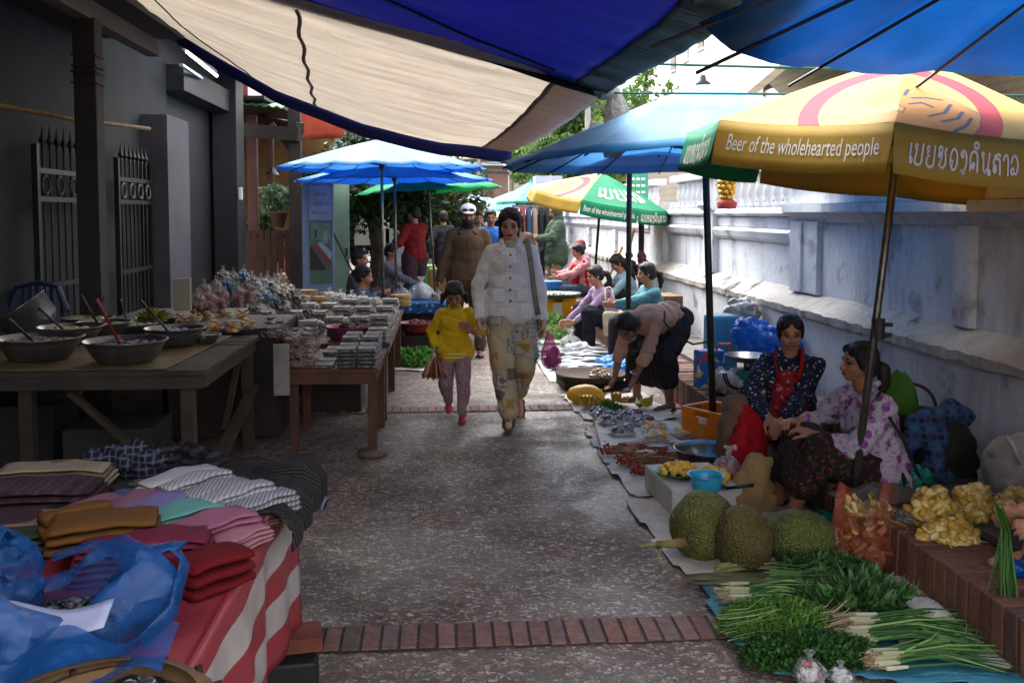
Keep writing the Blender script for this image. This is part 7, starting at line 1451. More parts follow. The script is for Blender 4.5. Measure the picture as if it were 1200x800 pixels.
# chives held
m = M(); rr = random.Random(15); h = V((1.99, 3.13, .44))
for i in range(26):
    a = h + V((rr.gauss(0, .008), rr.gauss(0, .012), rr.uniform(0, .02))); m.col = rr.choice(['3a6a2c', '2c5522', '55883a']); e = a + V((rr.gauss(0.02, .03), rr.gauss(0, .03), -rr.uniform(.25, .42))); m.tube([a + V((-.03, .0, .08)), a, (a + e) / 2 + V((rr.gauss(0, .01), 0, 0)), e], [.002, .003, .003, .001], 4)
tag(m.build('chives', GRS), 'green chives hanging from the hands at the right edge', 'chives')
blob('tmp_b', [('e', V((2.20, 3.30, .25)), (.10, .08, .03))], .010, BLB, disp=wr(.02, 14)); o = bpy.data.objects['tmp_b']; o.name = 'blue_bag'; tag(o, 'bright blue plastic bag on the kerb beneath the chives', 'bag')
# ============================================================ LEFT STALLS
TW = mat('table_wood', '3d342a', '2b241c', 5, .8, .5, 35); TWR = mat('table_wood_red', '55301f', '3d2419', 6, .65, .5, 35); TWG = mat('table_wood_grey', '5a554d', '3f3b35', 6, .8, .5, 35)
def table(name, label, x0, x1, y0, y1, zt, mt, th=.03, ap=.07, legw=.06, planks=6, legs=None, braces=(), lean=0):
    t = thing(name, label, 'table', ((x0 + x1) / 2, (y0 + y1) / 2, 0)); m = M(); w = (y1 - y0) / planks
    for i in range(planks): m.box(((x0 + x1) / 2, y0 + w * (i + .5), zt - th / 2), (x1 - x0, w - .004, th), j=.002)
    m.build('tabletop', mt, t, bevel=.003); m = M()
    m.box(((x0 + x1) / 2, y0 + .03, zt - th - ap / 2), (x1 - x0 - .06, .025, ap)); m.box(((x0 + x1) / 2, y1 - .03, zt - th - ap / 2), (x1 - x0 - .06, .025, ap)); m.box((x1 - .03, (y0 + y1) / 2, zt - th - ap / 2), (.025, y1 - y0 - .09, ap)); m.box((x0 + .03, (y0 + y1) / 2, zt - th - ap / 2), (.025, y1 - y0 - .09, ap)); m.build('apron', mt, t, bevel=.002)
    for x, y in legs or ((x0 + .06, y0 + .06), (x1 - .06, y0 + .06), (x1 - .06, y1 - .06), (x0 + .06, y1 - .06)):
        m = M(); m.beam((x, y, 0), (x, y, zt - th - .002), legw, legw); m.build('leg', mt, t, bevel=.004)
    for a, b, w_ in braces: m = M(); m.beam(a, b, w_, .03); m.build('brace', mt, t, bevel=.002)
    return t
T1 = table('bowl_table', 'long plank table carrying the steel bowls, in deep shade', -3.12, -1.24, 4.98, 6.42, .75, TW, planks=9, legs=((-1.36, 5.08), (-1.30, 6.30), (-3.0, 5.1), (-2.2, 5.1)), legw=.07, braces=(((-1.28, 5.06, .10), (-1.26, 6.32, .42), .07), ((-1.98, 5.1, .62), (-1.40, 5.1, .08), .05), ((-1.34, 6.3, .68), (-1.33, 5.75, .25), .035)))
m = M(); m.quad((-3.1, 4.99, .757), (-1.45, 4.99, .757), (-1.40, 6.35, .757), (-3.1, 6.35, .757)); tag(m.build('table_mat', mat('rattan_mat', '75623a', '5a4a29', 8, .7, .4, 60), thick=.003), 'brown mat covering the table of steel bowls', 'mat')
MET2 = mat('steel_bowl', '8d8d8f', '6f6f71', 8, .35, .15, 50, metal=.9, spec=.5); CURD = vmat('bowl_food', sc=20, rough=.6, bump=.5, bs=40, var=.35)
def food_bowl(label, px, py, r, h, fc, handle=None, hc='1c1a1c', tilt=None):
    c = G(px, py, .757); c = V((c.x, c.y + r * .35, .757)); t = bowl('steel_bowl', label, 'bowl', tuple(c), r, h, MET2, rb=.62, group='steel bowls on the table')
    m = M(); m.col = fc; m.lathe([(0, .76 * h), (r * .5, .78 * h), (r * .93, .70 * h)], 24, c); rr = random.Random(px)
    for i in range(34): a = rr.uniform(0, 6.28); k = rr.random() ** .5 * r * .8; m.ell(c + V((math.cos(a) * k, math.sin(a) * k, .76 * h)), (.03, .018, .014), Matrix.Rotation(a * 3, 3, 'Z'), n=7, m=5)
    m.build('food', CURD, t, smooth=True)
    if handle:
        a = c + V((handle[0] * .2 * r, 0, h * .7)); b = c + V((handle[0] * r * 1.0, handle[1] * r, h + handle[2])); s = thing('ladle', ('ladle standing in the ' + label.split(',')[0]).replace(' of the table', ''), 'ladle', a); m = M(); m.tube([a, b, b + (b - a) * .15 + V((0, 0, -.01))], [.007, .009, .011], 7); m.build('handle', mat('ladle_' + hc, hc, None, 6, .4), s, smooth=True)
        m = M(); m.ell(a, (.035, .035, .012)); m.build('scoop', MET2, s, smooth=True)
food_bowl('large steel bowl at the front left of the table, cut by the frame', 40, 424, .225, .13, '8d8670', (-.55, -.3, .10)); food_bowl('large steel bowl at the front of the table with the red handled ladle', 142, 427, .215, .125, '77705c', (-.55, -.2, .20), '7a1f26')
food_bowl('medium steel bowl right of the front pair, near the table corner', 202, 407, .175, .115, '8c8f96', (-.9, .2, .10)); food_bowl('steel bowl behind the front left one, full of white curd', 78, 404, .19, .11, 'b5ab8c', (-.9, .0, .10))
food_bowl('steel bowl with pale noodles in the second row', 118, 396, .17, .10, 'a79d80', (-.8, .1, .16)); food_bowl('shallow steel bowl in the third row', 150, 392, .17, .07, 'a0967c', (-.5, .4, .14)); food_bowl('far steel bowl of pale food below the grey gate', 100, 386, .17, .08, 'b0a688', (.5, .3, .12))
food_bowl('small steel bowl left of the bread tray', 240, 403, .085, .06, '6b6552'); food_bowl('far steel dish with yellow and green garnish', 185, 381, .17, .06, '57602c', (-.8, .2, .10))
herb('garnish', 'yellow green garnish piled in the far steel dish', (G(180, 374, .82).x, G(180, 374, .82).y, .815), (.10, .08, .05), 300, .04, ['6f7a2c', 'b59a2c', '4c5a24'], 31, .6)
c = G(28, 392, .80); pt_ = thing('tilted_pot', 'shiny steel pot tipped on its side at the left edge of the table', 'pot', c); m = M(); mt_ = Matrix.Rotation(R(-35), 3, 'Y') @ Matrix.Rotation(R(10), 3, 'X'); m.lathe([(0, -.09), (.12, -.09), (.16, -.04), (.175, .10), (.185, .105), (.165, .10), (.15, -.03), (.11, -.08), (0, -.08)], 30, c + V((-.02, .15, .08)), mt=mt_); m.build('vessel', MET2, pt_, smooth=True)
c = G(272, 388, .76); tr_ = thing('steel_tray', 'steel tray of bagged bread at the far right of the table', 'tray', c); m = M(); m.lathe([(0, 0), (.17, 0), (.20, .05), (.205, .05), (.17, .008), (0, .008)], 4, c, mt=Matrix.Rotation(PI / 4 + .06, 3, 'Z')); m.build('dish', MET2, tr_)
BREADS = [('a', 252, 380), ('b', 272, 381), ('c', 290, 378), ('d', 228, 372), ('e', 246, 368), ('f', 265, 366), ('g', 284, 367), ('h', 176, 372), ('i', 196, 369), ('j', 212, 372)]
def snack_bag(label, c, w, h, d, cc, film='c8c8cc', rz=0, group=None, seed=0, lean=0, share=None):
    """upright pouch with a gathered, tied top"""
    if share: return dup(share, c, rz, label, group)
    t = thing('snack_bag', label, 'bag', c, group); c0 = V(c); rr = random.Random(seed); m = M()
    for i in range(18): m.col = rr.choice(cc); m.ell(c0 + V((rr.uniform(-.38, .38) * w, rr.uniform(-.35, .35) * d, rr.uniform(.08, .72) * h)), (w * .17, d * .26, h * .10), Matrix.Rotation(rr.uniform(-.8, .8), 3, 'Y'), n=7, m=5)
    m.build('contents', FRU, t, smooth=True); m = M()
    def fn(u, v):
        a = 2 * PI * u; k = int(round(v * 6)); rx = [.40, .5, .5, .46, .25, .05, .16][k] * w; ry = [.3, .5, .48, .36, .18, .05, .03][k] * d; z = [0, .1, .45, .75, .88, .94, 1.10][k] * h; q = 1 + .08 * math.sin(5 * a + k)
        return c0 + V((rx * math.cos(a) * q, ry * math.sin(a) * q, z))
    m.grid(fn, 18, 6); m.build('film', plastic('filmb_' + film, film, .15, 18, .16, .1, .5), t, smooth=True); t.rotation_euler = (lean, 0, rz); return t
protoB = {}
def bag(kind, label, c, rz=0, group=None, sc=1):
    K = {'bread': (.13, .10, .10, ['b98a4c', 'a87038', 'c9a46a', '8f5a2c']), 'red': (.12, .20, .07, ['6b2f24', '7f3b2a', '4f2219', '8f5a48']), 'blue': (.11, .22, .07, ['2b4f78', '3a6890', '8fa5b5', '1f3550']), 'dark': (.12, .20, .08, ['2a2320', '3b302a', '4d4038', '1d1a18']),
         'green': (.11, .24, .07, ['3c5a58', '6f8a88', '2d4444', 'a5b0ae']), 'pale': (.14, .17, .09, ['c0a878', 'a88a5c', 'cfc0a0', 'b8885a']), 'brown': (.17, .09, .12, ['5b3024', '6f3d2c', '4a251b', '7d4c38'])}[kind]
    if kind not in protoB: protoB[kind] = snack_bag(label, c, K[0], K[1], K[2], K[3], rz=rz, group=group, seed=len(protoB) + 1); o = protoB[kind]
    else: o = dup(protoB[kind], c, rz, label, group)
    o.scale = (sc,) * 3; return o
for i, (k, px, py) in enumerate(BREADS): bag('bread', 'clear bag of bread rolls among the bags at the end of the bowl table', G(px, py + 8, .80 if i < 3 else .76), rnd.uniform(0, 3), 'bread bags at the end of the bowl table', .95)
# shelf/crate behind with upright packs
box_thing('display_box', 'low wooden display box behind the bread bags', 'box', (-1.52, 7.0, .40), (.75, .9, .76), 0, WOOD_D)
for i, (px, py, k) in enumerate(((232, 364, 'red'), (246, 366, 'red'), (258, 362, 'red'), (240, 350, 'red'), (254, 348, 'red'), (268, 350, 'blue'), (279, 354, 'red'), (290, 350, 'red'), (262, 335, 'dark'), (274, 332, 'dark'), (286, 334, 'blue'), (296, 344, 'dark'))):
    bag(k, 'upright clear packet of dried %s snacks in the crowded rack beside the pale post' % {'red': 'reddish', 'blue': 'blue wrapped', 'dark': 'dark'}[k], G(px, py + 6, .78), rnd.uniform(-.4, .4), 'upright %s packets in the rack' % k, 1.0 + .1 * (i % 3))
m = M(); m.box(D(214, 345, 7.1), (.12, .05, .24)); tag(m.build('white_board', mat('board_offwhite', '8d8878', '7b7667', 4), bevel=.004), 'plain off white board standing at the end of the packet rack', 'board')
# pole under rack
T2 = table('snack_table', 'low reddish wooden table of stacked dark snack packs, nearest the lane', -1.08, -.42, 6.05, 6.98, .57, TWR, planks=4, legs=((-.98, 6.2), (-.46, 6.09), (-.46, 6.9), (-1.0, 6.9)), legw=.055)
m = M(); m.lathe([(0, 0), (.09, 0), (.10, .02), (.095, .035), (.0, .04)], 20, (-.46, 6.07, .002)); tag(m.build('stone_pad', mat('stone_pad', '6a5a50', None, 7), smooth=True), 'round stone pad under the front leg of the low snack table', 'stone')
m = M(); m.box((-1.03, 6.03, .575), (.10, .02, .33)); tag(m.build('pale_board', mat('board_pale', '8b8780', '6d6a63', 5), bevel=.003), 'pale upright board nailed to the left front of the low snack table', 'board')
T3 = table('snack_table', 'long table of silver wrapped packs behind the low reddish one', -1.9, -.40, 7.05, 9.55, .60, TWR, planks=7, legs=((-.46, 7.12), (-.46, 8.3), (-.46, 9.48), (-1.8, 7.12), (-1.8, 9.48)), legw=.06)
T3b = table('back_table', 'dark table behind the packet rack on the left', -3.0, -1.95, 6.9, 9.6, .62, WOOD_D, planks=7)
# stacked packs
PK = vmat('pack_goods', sc=25, rough=.5, bump=.3, var=.4)
def pack(label, c, s, cols, film='c9ccd2', group=None, alpha=.45, seed=0):
    t = thing('snack_pack', label, 'pack', c, group); rr = random.Random(seed); m = M(); c0 = V(c); m.col = cols[0]; m.box(c0 + V((0, 0, s[2] * .45)), (s[0] * .88, s[1] * .88, s[2] * .7))
    for i in range(10): m.col = rr.choice(cols); m.ell(c0 + V((rr.uniform(-.36, .36) * s[0], rr.uniform(-.36, .36) * s[1], s[2] * .75)), (s[0] * .13, s[1] * .1, s[2] * .18), n=6, m=4)
    m.build('contents', PK, t, smooth=False); m = M(); m.grid(lambda u, v: c0 + V(((u - .5) * s[0], (v - .5) * s[1], s[2] * (.12 + .86 * (math.sin(PI * min(1, max(0, u))) * math.sin(PI * v)) ** .35) + .003 * fbm((u * 5, v * 5, seed)))), 12, 12); m.build('film', plastic('film_' + film, film, alpha, 22, .10, .1, 1.0), t, smooth=True); return t
pd = pack('snack pack in the neat stacks on the low reddish table', (-.60, 6.17, .57), (.125, .17, .024), ['2c2019', '3b2c22', '4f4036', '6b5a4a'], group='dark packs stacked on the low table', seed=1); n = 0
for ix, x in enumerate((-.50, -.635, -.77)):
    for iy, y in enumerate((6.17, 6.36, 6.55, 6.74)):
        H_ = (5 if ix < 2 else 2) + (1 if iy > 1 else 0) - (ix == 2)
        for l in range(H_):
            if ix == 1 and iy == 0 and l == 0: pd.location = (x, y, .572); continue
            dup(pd, (x + rnd.uniform(-.006, .006), y + rnd.uniform(-.006, .006), .572 + .0255 * l), rnd.uniform(-.08, .08)); n += 1
ps = pack('silver wrapped pack in the long stacks behind the low reddish table', (-.5, 7.2, .60), (.16, .20, .035), ['6f6458', '4a4038', '8c8070', '382f28', '9a9284'], film='dcdee4', group='silver wrapped packs on the long table', seed=2, alpha=.38)
for ix, x in enumerate((-.50, -.68, -.87, -1.06, -1.26)):
    for iy in range(9):
        y = 7.17 + iy * .235 
        if ix in (1, 2) and iy in (0, 1): continue
        for l in range(3 + ((ix * 3 + iy * 5) % 3) - (ix > 2)):
            if ix == 0 and iy == 0 and l == 0: ps.location = (x, y, .602); continue
            dup(ps, (x + rnd.uniform(-.01, .01), y + rnd.uniform(-.01, .01), .602 + .036 * l), rnd.uniform(-.12, .12))
# brown bags heap left of the packs
for i, (x, y, z) in enumerate(((-.93, 6.15, .57), (-.95, 6.35, .57), (-.93, 6.16, .645), (-.92, 6.36, .645), (-.94, 6.18, .72), (-1.08, 6.5, .57), (-.95, 6.55, .60), (-.96, 6.4, .72), (-1.1, 6.7, .66), (-1.15, 6.5, .72), (-1.0, 6.75, .68), (-1.2, 6.85, .75))):
    bag('brown', 'clear bag of reddish brown dried pieces in the heap on the low table', (x, y, z), rnd.uniform(-.4, .4) + (PI if i % 2 else 0), 'bags of reddish brown pieces on the low table', 1.05)
for i, (px, py, k, s) in enumerate(((300, 352, 'dark', 1.1), (312, 350, 'blue', 1.0), (322, 356, 'blue', 1.0), (306, 338, 'green', 1.1), (314, 334, 'green', 1.1), (322, 338, 'green', 1.1), (334, 350, 'dark', 1.1), (328, 334, 'pale', 1.0), (338, 334, 'pale', 1.0), (345, 342, 'dark', .9), (352, 352, 'dark', 1.0), (300, 368, 'dark', 1.0), (315, 372, 'dark', .9), (335, 368, 'dark', 1.0), (362, 366, 'dark', .8), (350, 372, 'dark', .8), (330, 320, 'pale', 1.1))):
    bag(k, 'upright clear packet of %s snacks heaped between the low table and the blue umbrella' % {'dark': 'dark', 'blue': 'blue wrapped', 'green': 'grey green', 'pale': 'pale'}[k], G(px, py + 14, .66), rnd.uniform(-.4, .4), '%s packets heaped behind the low table' % k, s)
# round cakes in stacks
CK = mat('rice_cake', 'b59c72', '8f744c', 20, .7, .5, 60)
m = M(); m.lathe([(0, 0), (.10, 0), (.108, .006), (.10, .014), (0, .016)], 18); rc = m.build('rice_cake', CK, smooth=True); tag(rc, 'round pale rice cake in the stacks near the umbrella pole', 'rice cake', 'stacked rice cakes'); f_ = True
for px, py, n_ in ((352, 352, 6), (378, 350, 5), (362, 340, 4), (385, 343, 4), (470, 352, 7), (442, 352, 3)):
    for l in range(n_):
        q = G(px, py + 6, .62); o = rc if f_ else dup(rc); f_ = False; o.location = q + V((rnd.uniform(-.008, .008), rnd.uniform(-.008, .008), .017 * l + (.0 if px < 400 else .0)))
# pink basket
t = thing('pink_basin', 'pink plastic basin of brown goods on the long table', 'basin', (-.55, 7.0 + .65, .72)); c = V((-.72, 7.32, .60)); t.location = c
m = M(); m.lathe([(0, 0), (.15, 0), (.185, .10), (.19, .10), (.18, .095), (.14, .01), (0, .01)], 28, c); m.build('vessel', mat('pink_plastic', '9c4f7c', None, 5, .4), t, smooth=True)
heap('x', None, None, tuple(c + V((0, 0, .05))), .15, 80, .016, ['4a2c1e', '5f3a26', '37211a'], FRU, parent=t, seed=5, flat=.4).name = 'goods'
for i in range(5): knot_bag('small knotted clear bag on the silver packs, %s' % ('nearest the lane', 'second from the lane', 'middle one', 'by the umbrella pole', 'farthest back')[i], (-.62 - .12 * i, 8.6 + .15 * i, .74), .06, ['b9b2a8', '8c8378', 'cfc8bc'], seed=40 + i)
# second rank stall with blue cloth
t = thing('blue_cloth_table', 'small table under a blue patterned cloth behind the silver packs', 'table', (-.15, 11.2, 0)); m = M(); q = D(488, 356, 11.2); m.box((q.x, 11.4, .46), (.70, .8, .12)); m.build('tablecloth', cloth('blue_print', '2a5f96', 'floral', sp=[('8fb0c8', 20, .3), ('1d3f6b', 14, .3)]), t, bevel=.01); m = M(); m.box((q.x, 11.4, .2), (.6, .7, .40)); m.build('base', WOOD_D, t)
knot_bag('clear bag of flat cakes on the blue patterned table', (q.x - .18, 11.3, .52), .12, ['c4b08a', 'a98f64', 'd5c6a4'], seed=50); knot_bag('white plastic bag of goods on the blue patterned table', (q.x + .05, 11.5, .52), .15, ['c9c4bc', 'b5b0a8'], seed=51, alpha=.75, film='e0e0e2'); knot_bag('clear bag at the right corner of the blue patterned table', (q.x + .25, 11.25, .52), .09, ['b98a5c', '8f6a44'], seed=52)
rbn = bowl('red_basin', 'red basin of shallots on the ground beside the lane', 'basin', (-.28, 10.35, .25), .20, .12, mat('red_plastic_b', '8c1f22', None, 5, .4)); heap('x', None, None, (-.28, 10.35, .30), .17, 70, .022, ['5b2a2e', '6f3a38', '47201f', '7d4c44'], FRU, parent=rbn, seed=6).name = 'shallots'
box_thing('dark_stool', 'low dark stand under the red basin', 'stand', (-.28, 10.35, .12), (.34, .34, .24), 0, WOOD_D)
sheet('ground_sheet', 'white sheet under the green vegetables beside the little girl', [(-.55, 10.6), (-.5, 9.35), (.05, 9.25), (.05, 10.5)], .004, SACK, 'sheet')
herb('leafy_heap', 'bright green leafy vegetables on the white sheet left of the girl', (-.25, 9.75, .02), (.28, .30, .10), 1500, .08, ['4f8a34', '65a044', '3b6c28', '86b35c'], 17, .5)
for i, (px, py, y, c_, w_) in enumerate(((500, 335, 16, '4ea05a', .30), (515, 345, 15, 'b98a50', .35), (505, 325, 18, 'c8c2b8', .4), (512, 320, 20, '9a2f2c', .4), (530, 318, 22, '4a6f9a', .5))):
    q = D(px, py, y); box_thing('goods_tub', ('green tub beside the red jacketed person', 'brown goods box in front of the green tub', 'white goods box past the green tub', 'red goods box further down the left side', 'blue goods box far down the left side')[i], 'tub', (q.x, y, .45), (w_, .4, .5), 0, mat('tub_' + c_, c_, None, 5, .5), .03); box_thing('stall_bench', 'low stall bench under the ' + ('green tub', 'brown goods box', 'white goods box', 'red goods box', 'blue goods box')[i], 'bench', (q.x, y, .10), (w_ + .2, .5, .20), 0, TWG)
# plastic chair left
ch = thing('plastic_chair', 'dark blue plastic chair behind the table of bowls', 'chair', (-2.75, 6.9, 0)); NB = mat('navy_chair', '1d2f58', '172648', 5, .4, 0)
cx, cy = D(30, 340, 7.0).x, 7.0
m = M(); m.box((cx, cy - .05, .43), (.44, .42, .03)); m.build('seat', NB, ch, bevel=.012)
for sx in (-1, 1):
    for sy in (-1, 1): m = M(); m.beam((cx + sx * .20, cy - .05 + sy * .19, 0), (cx + sx * .18, cy - .05 + sy * .17, .42), .04); m.build('leg', NB, ch, bevel=.004)
    m = M(); m.tube([(cx + sx * .21, cy + .15, .42), (cx + sx * .22, cy + .18, .75), (cx + sx * .15, cy + .2, 1.0)], .018, 8); m.build('back_post', NB, ch)
m = M(); m.tube([(cx - .22, cy + .18, .85), (cx - .15, cy + .2, 1.02), (cx, cy + .21, 1.06), (cx + .15, cy + .2, 1.02), (cx + .22, cy + .18, .85)], .03, 8, flat=.6)
for k in range(5): m.beam((cx - .13 + .065 * k, cy + .18, .45), (cx - .10 + .05 * k, cy + .2, 1.03), .028, .012)
m.build('backrest', NB, ch, smooth=False)
# ============================================================ TEXTILE TABLE (front left)
def stripe_cloth():
    t = NT('striped_oilcloth'); g = t.n('SeparateXYZ', Vector=t.tc.outputs['Object']); nz = t.math('MULTIPLY', t.math('SUBTRACT', t.noise(2.5, 3), .5), .03); z = t.math('ADD', g.outputs[2], nz)
    r_ = t.ramp(t.math('DIVIDE', z, .75), [(0, '8f2e37'), (.475, 'a8a09c'), (.605, '8f2e37'), (.72, 'aca4a0'), (.845, '8f2e37'), (.935, '8f2e37')]); r_.color_ramp.interpolation = 'CONSTANT'
    c = t.mix(t.ramp(t.noise(9, 5), [(.35, 0.), (.75, .4)]), r_, lin('5f4a48')); return t.pbr(c, rough=.42, spec=.4, bump=t.bump(t.noise(1, 4, t.obj((6, 6, 2))), .4, .02))
TX, TY0, TY1, TZ = -.49, .9, 2.98, .70
tt = thing('trestle_table', 'trestle table standing on a brick and black block at the near left', 'table', (-1.5, 2, 0)); m = M(); m.box((-1.7, 1.95, TZ - .025), (2.36, 2.0, .03)); m.build('tabletop', WOOD_D, tt)
for x, y, z0 in ((-.53, 2.92, .262), (-.55, 1.1, 0), (-2.6, 2.85, 0)): m = M(); m.tube([(x, y, z0), (x, y, TZ - .04)], .014, 8); m.build('leg', mat('leg_iron', '2a2726', None, 8, .5), tt)
m = M(); m.lathe([(0, 0), (.022, 0), (.022, .018), (0, .02)], 12, (-.53, 2.92, .25)); m.build('foot_cap', mat('foot_cap', '8d8a84'), tt)
box_thing('black_block', 'black block propping up the near left table', 'block', (-.50, 2.95, .10), (.19, .26, .20), R(6), mat('black_block', '161516', '0f0e0f', 5, .6, .3), .01); box_thing('prop_brick', 'reddish brick lying on the black block under the table leg', 'brick', (-.49, 2.94, .226), (.20, .13, .046), R(10), mat('prop_brick', '7a3f30', '5b2e24', 8, .85, .6), .004)
def tcl(u, v):
    y = TY0 + (TY1 - TY0) * v; s = u * 3.0  # arc length across: top then hang
    w = .016 * math.sin(y * 9) + .010 * math.sin(y * 23 + 1)
    if s < 2.55: return (-3.04 + s, y, TZ + .006 + .003 * noise.noise(V((s * 3, y * 3, 0))))
    k = s - 2.55; f = min(1, k / .02); return (TX + .006 * f + w * min(1, k / .25) + .01 * k, y + (.02 * k if v > .98 else 0), TZ + .006 - k * 1.0 + .004 * (1 - f))
m = M(); us = [0, .3, .6, .8, .845, .8495, .85] + [.85 + .15 * i / 14 for i in range(1, 15)]
def tg(m, us, n, fn):
    b = len(m.v)
    for j in range(n + 1):
        for u in us: m.v.append(V(fn(u, j / n)))
    for j in range(n):
        for i in range(len(us) - 1): a = b + j * len(us) + i; m._f([a, a + 1, a + len(us) + 1, a + len(us)])
tg(m, us, 90, lambda u, v: V(tcl(u, v)) - (V((0, 0, .06)) if u > .99 and abs(v - .5) > .49 else V((0, 0, 0))))
tc_ = m.build('tablecloth', stripe_cloth(), smooth=True, thick=.003); tag(tc_, 'red and white striped oilcloth on the near left table', 'tablecloth')
def hangend(u, v):  # far end of the cloth
    x = -3.04 + (TX + 3.04) * u; return (x, TY1 + .004 + .02 * v + .012 * math.sin(x * 9) * v, TZ + .006 - .36 * v)
m = M(); m.grid(hangend, 60, 8); e_ = m.build('end_flap', stripe_cloth(), tc_, smooth=True, thick=.003)
def folded(label, px, py, L, W_, H, rz, mt, z=.0, name='folded_scarf', cat='scarf', group='folded textiles', layers=4, puff=.5, seed=0, pitch=0):
    """a cloth folded or rolled into a soft slab, its layers visible at the ends"""
    c = G(px, py, TZ + .006 + z + H * .5); c.z = TZ + .008 + z; m = M(); rot = Matrix.Rotation(rz, 3, 'Z') @ Matrix.Rotation(pitch, 3, 'Y'); N = 44
    for lay in range(layers):
        h0 = H * lay / layers; hh = H / layers * .96; k = 1 - .035 * lay
        def fn(u, v, h0=h0, hh=hh, k=k, lay=lay):
            a = 2 * PI * u; ca, sa = math.cos(a), math.sin(a); e = .55; y = abs(ca) ** e * (1 if ca > 0 else -1) * W_ * .5 * k; z_ = h0 + hh * .5 + abs(sa) ** .8 * (1 if sa > 0 else -1) * hh * .5
            x = (v - .5) * L * k; q = noise.noise(V((x * 9, y * 9 + seed, lay))); y += .012 * q; z_ += .006 * noise.noise(V((x * 14 + seed, y * 14, 3))) + puff * .02 * math.sin(PI * v) * (lay / layers); s_ = 1 if 0 < v < 1 else .0
            return c + rot @ V((x + .008 * noise.noise(V((y * 11, lay, seed))), y * (.98 if s_ else .93), max(z_, .002)))
        m.grid(fn, N, 14); b = len(m.v)
        for v in (0.0, 1.0):
            b = len(m.v); m.v += [V(fn(i / N, v)) for i in range(N)]; m._f([b + i for i in range(N)])
    return tag(m.build(name, mt, smooth=True), label, cat, group)
def cl(n, c, pat=None, **k): return cloth('tx_' + n, c, pat, ws=24, bd=.006, **k)
wst = cl('white_stripe', '9f9ea3', 'stripe', c2='6a6b73', s=30, ax='X'); wst2 = cl('white_stripe_b', 'aaa8ac', 'stripe', c2='82838a', s=24, ax='X')
A = R(52)
folded('pale grey scarf roll at the back left of the white row', 210, 566, .26, .085, .055, A, cl('palegrey', 'a3a2a4'), .05); folded('white scarf roll with thin stripes, second from left in the white row', 230, 570, .24, .075, .055, A, wst2, .05)
folded('white striped scarf roll in the middle of the white row', 253, 580, .22, .085, .055, A, wst, .04); folded('white scarf roll with a crossed fold, second from the table edge', 278, 584, .24, .08, .055, A, wst2, .04); folded('white scarf with bold dark stripes at the table edge', 301, 596, .26, .09, .06, A, wst, .01)
folded('lilac folded scarf next to the mint one', 190, 598, .22, .10, .06, R(58), cl('lilac', '6f6690'), .03); folded('mint green folded scarf in the middle of the table', 216, 606, .21, .12, .055, R(40), cl('mint', '5f968e'), .03)
folded('dusty pink folded scarf beside the mint one', 252, 618, .22, .13, .055, R(48), cl('dpink', '9a5f76'), .02); folded('pale pink folded scarf under the dusty pink one at the table edge', 277, 634, .20, .09, .04, R(58), cl('ppink', 'a5717c'), .0)
folded('narrow checked maroon cloth at the table edge', 300, 618, .16, .05, .03, R(60), cl('maroonc', '5b2a30', 'grid', c2='8f6a60', s=40), 0)
folded('deep red crinkled scarf roll near the red table edge', 247, 668, .17, .13, .08, R(50), cl('deepred', '5e0a11'), .0, layers=3, seed=4); folded('maroon scarf pile of several loose layers', 170, 650, .34, .16, .09, R(10), cl('maroon', '6b2238'), .0, layers=6, seed=5)
folded('ochre brown folded shawl on the maroon pile', 124, 622, .26, .15, .07, R(14), cl('ochre', '62401c'), .05, layers=3, seed=6); folded('ochre shawl fold lying upright left of the ochre shawl', 90, 610, .17, .06, .07, R(40), cl('ochre', '62401c'), .05, layers=2, seed=7)
folded('dusty rose folded scarf behind the ochre shawl', 165, 594, .20, .09, .06, R(60), cl('rose', '7d5664'), .03); folded('slate blue folded scarf left of the rose one', 144, 592, .19, .08, .05, R(62), cl('slateb', '3d4f76'), .03); folded('pink folded scarf left of the slate blue one', 120, 597, .18, .08, .05, R(35), cl('pinkb', '85586a'), .03)
folded('olive green folded cloth at the left by the blue bag', 56, 634, .22, .12, .06, R(25), cl('olive', '2f3d2a'), .0, seed=8); folded('dull plum cloth at the far left edge', 14, 622, .22, .16, .07, R(5), cl('plum', '3f2630', 'stripe', c2='6b5a50', s=16), .0, seed=9)
folded('dark plaid cloth pile at the back left', 40, 585, .42, .26, .09, R(4), cl('dkplaid', '29202c', 'plaid', c2='4a3a44', c3='3a2026', s=6), .0, layers=5, seed=10); folded('cream striped cloth at the far back left corner', 66, 556, .34, .12, .05, R(0), cl('creams', '8a7a68', 'stripe', c2='5b4c40', s=10), .06, seed=11)
folded('camouflage patterned dark cloth behind the lilac scarf', 175, 578, .22, .14, .05, R(35), cl('camo', '2e3026', 'floral', sp=[('5b5040', 18, .35), ('1c1a18', 24, .35)]), .02, seed=12); folded('navy speckled cloth with orange motifs in the middle back', 95, 600, .24, .14, .05, R(-5), cl('navysp', '1d1c26', 'floral', sp=[('8f4a24', 14, .2), ('4a5a6a', 20, .2)]), .0, seed=13)
def heapcloth(label, pts, r, mt, dsp=.022, sc=16, name='cloth_heap'):
    P = [G(px, py, TZ + z) for px, py, z in pts]; pr = [('c', a, b, r, r) for a, b in zip(P, P[1:])] + [('e', p, (r * 1.4, r * 1.2, r * .8)) for p in P]
    o = blob('tmp_b', pr, .008, mt, smooth=3, disp=wr(dsp, sc)); o.name = name; return tag(o, label, 'cloth')
heapcloth('heap of crumpled navy and white checked cloth at the back of the table', ((118, 546, .06), (145, 540, .07), (175, 540, .06)), .055, cl('navychk', '14151f', 'grid', c2='55586a', s=44)); heapcloth('black crumpled cloth right of the checked heap', ((185, 538, .06), (215, 540, .05), (240, 548, .05)), .05, cl('blk', '121114', 'stripe', c2='2b2a30', s=12))
